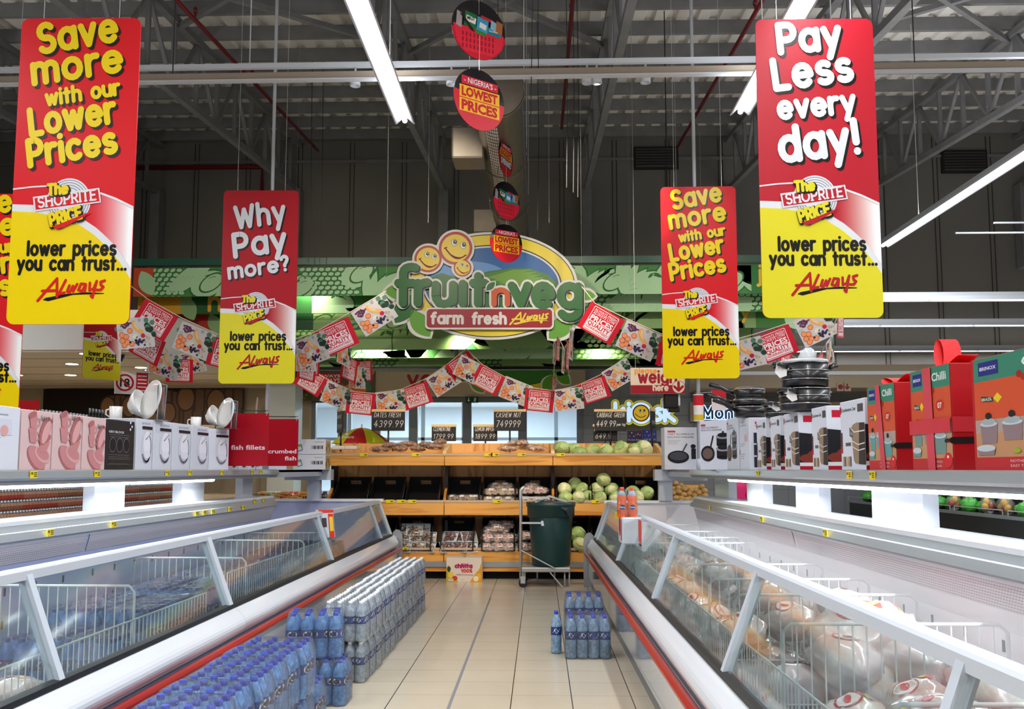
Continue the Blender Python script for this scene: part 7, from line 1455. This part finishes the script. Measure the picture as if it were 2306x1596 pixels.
# ================================================================ BEYOND THE FREEZERS
# left drinks gondola
t = thing('drinks_shelf', 'dark drinks shelf unit seen through the gaps behind the left freezer', 'shelf unit', (-6.0, 10.3, 0)); L = 6.0
a = MB(); a.bx(-.5, 0, 0, -.45, L, 1.92, mat('gondola_dark', (52, 48, 46), .6)); a.build('back_panel', t)
for z in (.1, .5, .86, 1.32, 1.9): a = MB(); a.bx(-.45, 0, z, .03, L, z+.03, MATS['gondola_dark']); a.build('shelf_board', t)
for y in (0, L-.04): a = MB(); a.bx(-.45, y, 0, 0, y+.04, 1.92, MATS['gondola_dark']); a.build('side_panel', t)
cans = []
for q, (c1_, c2_) in enumerate((((186, 106, 80), (214, 166, 136)), ((156, 98, 72), (206, 166, 134)), ((176, 66, 54), (206, 150, 126)))):
    b = MB(); b.lathe([(.024, 0), (.031, .012), (.031, .05)], pc(*c1_), 10); b.lathe([(.031, .05), (.031, .085)], pc(*c2_), 10, caps=False); b.lathe([(.031, .085), (.031, .1), (.026, .118), (.024, .12)], M_alu, 10); cans.append(b)
made = {}
for r_ in range(3):
    for i in range(88):
        k = ((i//12)+r_) % 3; loc = (-6.02, 10.36+i*.0675, .89+r_*.122); lab = 'drink can on the shelf behind the left freezer, %s row, %s from the near end' % (('bottom', 'middle', 'top')[r_], nth(i))
        if k not in made: made[k] = solo(cans[k], 'drink_can', lab, 'can', loc, None, 'drink cans')
        else: dup(made[k], loc, None, lab)
def row_bottles(x0, x1, n, z, r, h, bcol, ccol, what, grp, X=-6.0, name='shelf_bottle', rows=1):
    D0, D1 = F*abs(X)/abs(1215-x0), F*abs(X)/abs(1215-x1); o = None
    for j in range(rows):
        for i in range(n):
            loc = (X-.1-j*.09, D0+(D1-D0)*i/(n-1), z); lab = '%s, %s%s from the left' % (what, ('front, ', 'back, ')[j] if rows > 1 else '', nth(i))
            if o is None:
                b = MB(); b.lathe([(r*.8, 0), (r, .01), (r, h*.6), (r*.4, h*.78), (r*.36, h*.86)], bcol, 10); b.lathe([(r*.42, h*.84), (r*.42, h*.98), (r*.3, h)], ccol, 8); o = solo(b, name, lab, 'bottle', loc, None, grp)
            else: dup(o, loc, None, lab)
row_bottles(98, 240, 20, 1.93, .04, .28, mat('pale_bottle', (196, 200, 204), .2), M_capw, 'white capped bottle on top of the drinks shelf', 'white capped bottles on the drinks shelf', rows=2)
row_bottles(206, 242, 6, 1.93, .036, .36, mat('dark_bottle', (20, 22, 24), .15), M_alu, 'dark silver necked bottle on top of the drinks shelf', 'dark bottles on the drinks shelf', X=-5.9)
row_bottles(-6, 34, 6, 1.93, .04, .34, mat('amber_bottle', (150, 84, 40), .2), mat('gold_cap', (200, 170, 90), .3, .5), 'amber bottle on top of the drinks shelf', 'amber bottles on the drinks shelf')
t = thing('low_price_card', 'red card reading low in yellow over the drinks shelf at left', 'price card', at(63, 920, 11.3)); a = MB(); a.bx(-.13, 0, -.1, .13, .01, .1, pc(190, 20, 30)); a.face((-.13, -.001, -.1), (1, 0, 0), (0, 0, 1), (0, -1, 0)); a.ttf('LOW', .03, .03, .06, pc(236, 190, 40), 1, .2, .03); a.build('card', t); a = MB(); a.bx(-.005, .01, -.37, .005, .02, .1, M_wire); a.build('stem', t)
# barrel mural and wine counter
for x0, x1, lab, sd in ((90, 552, 'dark photo mural of wooden wine barrels on the back wall at left', 4), (-60, 28, 'dark barrel mural cut by the left edge of the photo', 9)):
    p = at((x0+x1)/2, 925, 19.9); s = 19.9/F; w_, h = (x1-x0)*s, 100*s; t = thing('barrel_mural', lab, 'mural', p); a = MB(); a.bx(-w_/2, 0, -h/2, w_/2, .03, h/2, pc(34, 26, 24)); a.face((-w_/2, -.001, -h/2), (1, 0, 0), (0, 0, 1), (0, -1, 0), s); rnd = random.Random(sd)
    if x0 > 0:
        for bx_, by, r_, ln in ((250, 70, 28, 60), (330, 78, 30, 90), (400, 70, 32, 80), (290, 45, 26, 120), (255, 20, 30, 150), (430, 30, 26, 60), (150, 60, 24, 60), (200, 60, 26, 50)):
            cl = lambda q: clip(q, 1, 99, 1, x1-x0-1)
            body = cl([(bx_-4, by+r_), (bx_+ln*.5, by+r_+2), (bx_+ln, by+r_*.8), (bx_+ln, by-r_*.8), (bx_+ln*.5, by-r_-2), (bx_-4, by-r_)]); a.P2(body, pc(112, 84, 66), 1+by*.01)
            for f_ in (.2, .45, .75): a.P2(cl([(bx_+ln*f_, by+r_), (bx_+ln*f_+5, by+r_), (bx_+ln*f_+5, by-r_), (bx_+ln*f_, by-r_)]), pc(76, 58, 48), 2+by*.01)
            a.P2(cl(ell(bx_, by, r_*.75, r_)), pc(70, 50, 40), 3+by*.01); a.P2(cl(ell(bx_, by, r_*.62, r_*.86)), pc(146, 108, 76), 4+by*.01)
    a.build('panel', t)
p = at(460, 950, 18.8); a = MB(); a.bx(-9.5, 18.3, 0, -5.6, 19.2, 1.0, M_beige); a.bx(-9.6, 18.25, 2.25, -5.6, 18.6, 2.32, M_beige); a.bx(-9.55, 18.3, 1.0, -9.5, 18.6, 2.25, M_beige); a.bx(-5.66, 18.3, 1.0, -5.6, 18.6, 2.25, M_beige); solo(a, 'wine_counter', 'beige wine counter with an upper ledge below the barrel mural', 'counter')
a = MB(); a.bx(-5.3, 18.7, 0, -4.78, 19.3, 3.2, mat('pillar_grey', (168, 174, 172), .6)); struct(a, 'trim_7')
# stacked soft drinks beyond the end of the left freezer
for q, (col, X, n_, cap) in enumerate((((30, 110, 60), -4.35, 'green', M_capw), ((206, 84, 40), -3.98, 'orange', M_orc), ((52, 22, 26), -3.6, 'dark red', mat('dark_cap', (120, 24, 30), .4)))):
    pm = mat('soda_%s' % n_.replace(' ', '_'), col, .15, coat=.4); first = None
    for lv in range(4):
        loc = (X, 15.6, .28*lv); lab = 'pack of %s soft drink bottles stacked beyond the left freezer, %s from the floor' % (n_, nth(lv))
        if first is None:
            first = thing('soda_pack', lab, 'bottle pack', loc, 0, 'soda packs'); b0 = None
            for i in range(4):
                for j in range(3):
                    lc = ((i-1.5)*.086, (j-1)*.086, 0)
                    if b0 is None: b = MB(); b.lathe(bottle_prof(.042, .28), pm, 10); b.lathe([(.017, .255), (.017, .28)], cap, 8); b0 = b.build('bottle', first, lc)
                    else: dup(b0, lc, parent=first)
        else: dup(first, loc, None, lab)
M_gin = mat('ginger_skin', (206, 150, 70), .6, noise=.2); M_pota = mat('potato_skin', (176, 142, 84), .6, noise=.2, ns=14); M_ban = mat('plantain_skin', (206, 150, 60), .5, noise=.2)
t = thing('root_bin', 'low dark bin of ginger beyond the far end of the left freezer', 'bin', (-3.75, 14.6, 0)); a = MB(); a.bx(-.5, -.3, 0, .5, .3, .95, M_black); a.build('body', t); o = None; rnd = random.Random(8)
for i in range(16):
    loc = (-3.75-.42+.11*(i % 8)+rnd.uniform(-.02, .02), 14.4+.12*(i//8), .985+.06*(i//8)+.03*(i % 3)); lab = 'ginger root in the bin past the left freezer, %s row, %s from the left' % (('front', 'back')[i//8], nth(i % 8))
    if o is None:
        b = MB(); b.path([(-.08, 0, 0), (-.02, .02, .015), (.05, 0, 0), (.09, -.02, .01)], .028, M_gin, 8, True, .016); b.path([(0, 0, 0), (.02, .05, .03)], .024, M_gin, 8, True, .012); o = solo(b, 'ginger_root', lab, 'ginger', loc, None, 'ginger roots')
    else: dup(o, loc, None, lab)
    
# potatoes to the right of the stand
xa, xb = sx(1492, 13.6), sx(1600, 13.6)
t = thing('potato_bin', 'sloping wooden bin of potatoes to the right of the fruit stand', 'bin', (xa, 13.5, 0)); Lp = xb-xa
a = MB(); a.add([(0, 0, 0), (Lp, 0, 0), (Lp, .8, 0), (0, .8, 0), (0, 0, .9), (Lp, 0, .9), (Lp, .8, 1.25), (0, .8, 1.25)], [(3, 2, 1, 0), (0, 1, 5, 4), (1, 2, 6, 5), (2, 3, 7, 6), (3, 0, 4, 7), (4, 5, 6, 7)], M_wood); a.build('body', t); a = MB(); a.add([(.0+dx, y, z) for dx in (0, .04) for y, z in ((0, .9), (0, 1.0), (.8, 1.45), (.8, 1.25))], [(3, 2, 1, 0), (4, 5, 6, 7), (0, 1, 5, 4), (1, 2, 6, 5), (2, 3, 7, 6), (3, 0, 4, 7)], M_wood); a.build('side_board', t); o = None
for i in range(40):
    r_, c_ = i//8, i % 8; lab = 'potato in the wooden bin beside the fruit stand, %s row, %s from the left' % (nth(r_), nth(c_)); loc = (xa+.09+c_*(Lp-.14)/7+.02*(r_ % 2), 13.55+r_*.13, .95+r_*.065+rnd.uniform(0, .03)+.05*sin(c_*.9)); 
    if o is None: b = MB(); b.sph((0, 0, 0), (.06, .045, .042), M_pota, 12, 8, lambda d: 1+.12*noise.noise(d*2)); o = solo(b, 'potato', lab, 'potato', loc, None, 'potatoes'); q_ = o
    else: q_ = dup(o, loc, rnd.random()*3, lab)
# produce chiller on the right
t = thing('produce_chiller', 'black produce chiller with wire shelf edges seen through the gaps behind the right freezer', 'chiller', (6.0, 9.5, 0)); L = 9.5
a = MB(); a.bx(0, 0, 0, .9, L, .86, M_black); a.bx(.6, 0, .86, .9, L, 1.75, M_black); a.build('body', t); a = MB(); a.bx(-.03, 0, .84, .0, L, .885, M_alu); a.build('shelf_edge', t)
for y in range(6): a = MB(); a.path([(-.02, y*1.6+.05, .885), (-.02, y*1.6+.05, .95), (-.02, y*1.6+1.5, .95), (-.02, y*1.6+1.5, .885)], .006, M_wire, 4); a.build('wire_guard', t)
LG2, PEP = mat('lettuce_green', (70, 160, 60), .4, noise=.3, ns=20, bump=.8, bs=20), [mat('pepper_yellow', (226, 170, 30), .25, coat=.4), mat('pepper_red', (170, 34, 30), .25, coat=.4), mat('herb_green', (40, 90, 44), .5, noise=.3)]; o1 = o2 = None
for i in range(26):
    D = F*6.1/(2290-1215-i*17+.0) if i < 24 else 18.6+.2*(i-24); D = 11.9+i*.27; loc = (6.15+.1*(i % 2), D, .96)
    if i in (4, 5, 6, 9, 10, 16, 17):
        lab = 'bag of mixed yellow and red peppers on the right chiller, %s from the camera' % nth(i)
        if o2 is None:
            o2 = thing('pepper_bag', lab, 'pepper bag', loc, 0, 'pepper bags')
            for q, (dx, dy, dz) in enumerate(((0, -.04, 0), (0, .05, .01), (-.03, 0, .07))): b = MB(); b.sph((0, 0, 0), (.05, .05, .055), PEP[q % 2], 12, 8, lambda d: 1+.1*cos(4*math.atan2(d.y, d.x))); b.path([(0, 0, .045), (.005, 0, .07)], .008, LG2); b.build('pepper', o2, (dx, dy, dz))
            b = MB(); b.sph((0, 0, .03), (.1, .11, .12), M_bagf, 12, 8, lambda d: 1+.1*noise.noise(d*3)); b.build('bag', o2)
        else: dup(o2, loc, i*.8, lab)
    else:
        lab = 'green salad bag on the right chiller, %s from the camera' % nth(i)
        if o1 is None: b = MB(); b.sph((0, 0, 0), (.12, .13, .1), LG2, 20, 12, lambda d: 1+.35*noise.noise(d*4)); o1 = solo(b, 'lettuce', lab, 'lettuce', loc, None, 'salad on the chiller')
        else: q_ = dup(o1, loc, i*.9, lab); q_.scale = (1, 1, .8+.3*(i % 3)/2)
# kiosk shelf with boxed games behind the fruit stand
p0, p1 = at(1408, 994, 18.6), at(1500, 994, 18.6); t = thing('kiosk_shelf', 'tall black kiosk shelf below the lit kiosk sign', 'shelf unit', (p0.x, 18.6, 0)); W2 = p1.x-p0.x
a = MB(); a.bx(0, 0, 0, W2, .4, p0.z-.03, M_black); a.build('body', t); a = MB(); a.bx(-.01, -.01, p0.z-.03, W2+.01, .41, p0.z, M_black); a.build('top', t)
for x0, x1, y0, col, tx, lab in ((1413, 1446, 970, (52, 40, 80), 'The Solar System', 'dark purple boxed game on the kiosk shelf, the left one'), (1448, 1478, 967, (40, 50, 130), 'LOGIC BLOCKS', 'blue boxed game on the kiosk shelf, the right one')):
    q0, q1 = at(x0, y0, 18.62), at(x1, y0, 18.62); t = thing('game_box', lab, 'box', (q0.x, 18.62, p0.z)); w_, h = q1.x-q0.x, q0.z-p0.z; a = MB(); a.rbx(0, 0, 0, w_, .1, h, pc(*col), .004); a.build('box', t)
    a = MB(); a.face((0, -.001, 0), (1, 0, 0), (0, 0, 1), (0, -1, 0)); a.ttf(tx, .03*w_, .1*h, .14*h, pc(206, 206, 220), 1, .92*w_)
    for k in range(6): a.E2((.15+.14*k)*w_, (.5+.2*(k % 3 == 1)+.12*(k % 2))*h, .012, .012, pc(*((196, 60, 60), (210, 190, 60), (120, 170, 220))[k % 3]), 1, 10)
    a.build('print', t)
p = at(577, 925, 11.5); c = MB(); c.path([(0, 0, SH-p.z), (0, 0, .0), (.012, 0, .16)], .012, mat('pale_stick', (206, 176, 160), .6), 8); solo(c, 'stick', 'thin pale wooden stick rising behind the fish fillets sign', 'stick', p)
# person in pink beyond the right shelf
p = at(1650, 1056, 14.2); t = thing('person', 'person in a bright pink top glimpsed through the slot under the right shelf', 'person', (p.x, 14.2, 0)); b = MB(); pk = mat('pink_top', (216, 30, 110), .7)
b.lathe([(.1, .85), (.17, .9), (.16, 1.05), (.19, 1.2), (.17, 1.29), (.07, 1.34), (.05, 1.4)], pk, 20); b.sph((0, 0, 1.5), (.078, .098, .12), M_skin, 14, 10); b.sph((0, -.1, 1.48), (.016, .02, .022), M_skin, 8, 6)
for s_ in (-1, 1):
    b.path([(s_*.17, 0, 1.26), (s_*.24, -.02, 1.0), (s_*.2, -.2, .9)], .05, pk, 10, True, .035); b.path([(s_*.09, 0, .9), (s_*.1, 0, .05)], .085, MATS['dark_trousers'], 10, True, .05); b.sph((s_*.1, -.06, .04), (.045, .12, .04), M_black, 10, 6)
    b.sph((s_*.2, -.24, .89), (.03, .05, .02), M_skin, 8, 6)
b.build('body', t); b = MB(); b.sph((0, .015, 1.53), (.095, .11, .115), M_hair, 16, 10); b.build('hair', t)
# ================================================================ COLD MIST in the right freezer
m = bpy.data.materials.new('cold_mist'); m.use_nodes = True; nt = m.node_tree; nt.nodes.clear(); o = nt.nodes.new('ShaderNodeOutputMaterial'); vs = nt.nodes.new('ShaderNodeVolumeScatter')
vs.inputs['Color'].default_value = (.97, .97, 1, 1); vs.inputs['Density'].default_value = .3; nt.links.new(vs.outputs[0], o.inputs['Volume'])
a = MB(); a.ext([(BR+.3, .32), (BR+.3, .98), (BR+1.0, 1.04), (BR+1.05, .9), (BR+1.06, .32)], 1.3, 8.6, m); o = solo(a, 'cold_mist', 'thin white cold mist lying over the bags in the right freezer', 'mist', (0, 0, 0), RZ); o['kind'] = 'stuff'
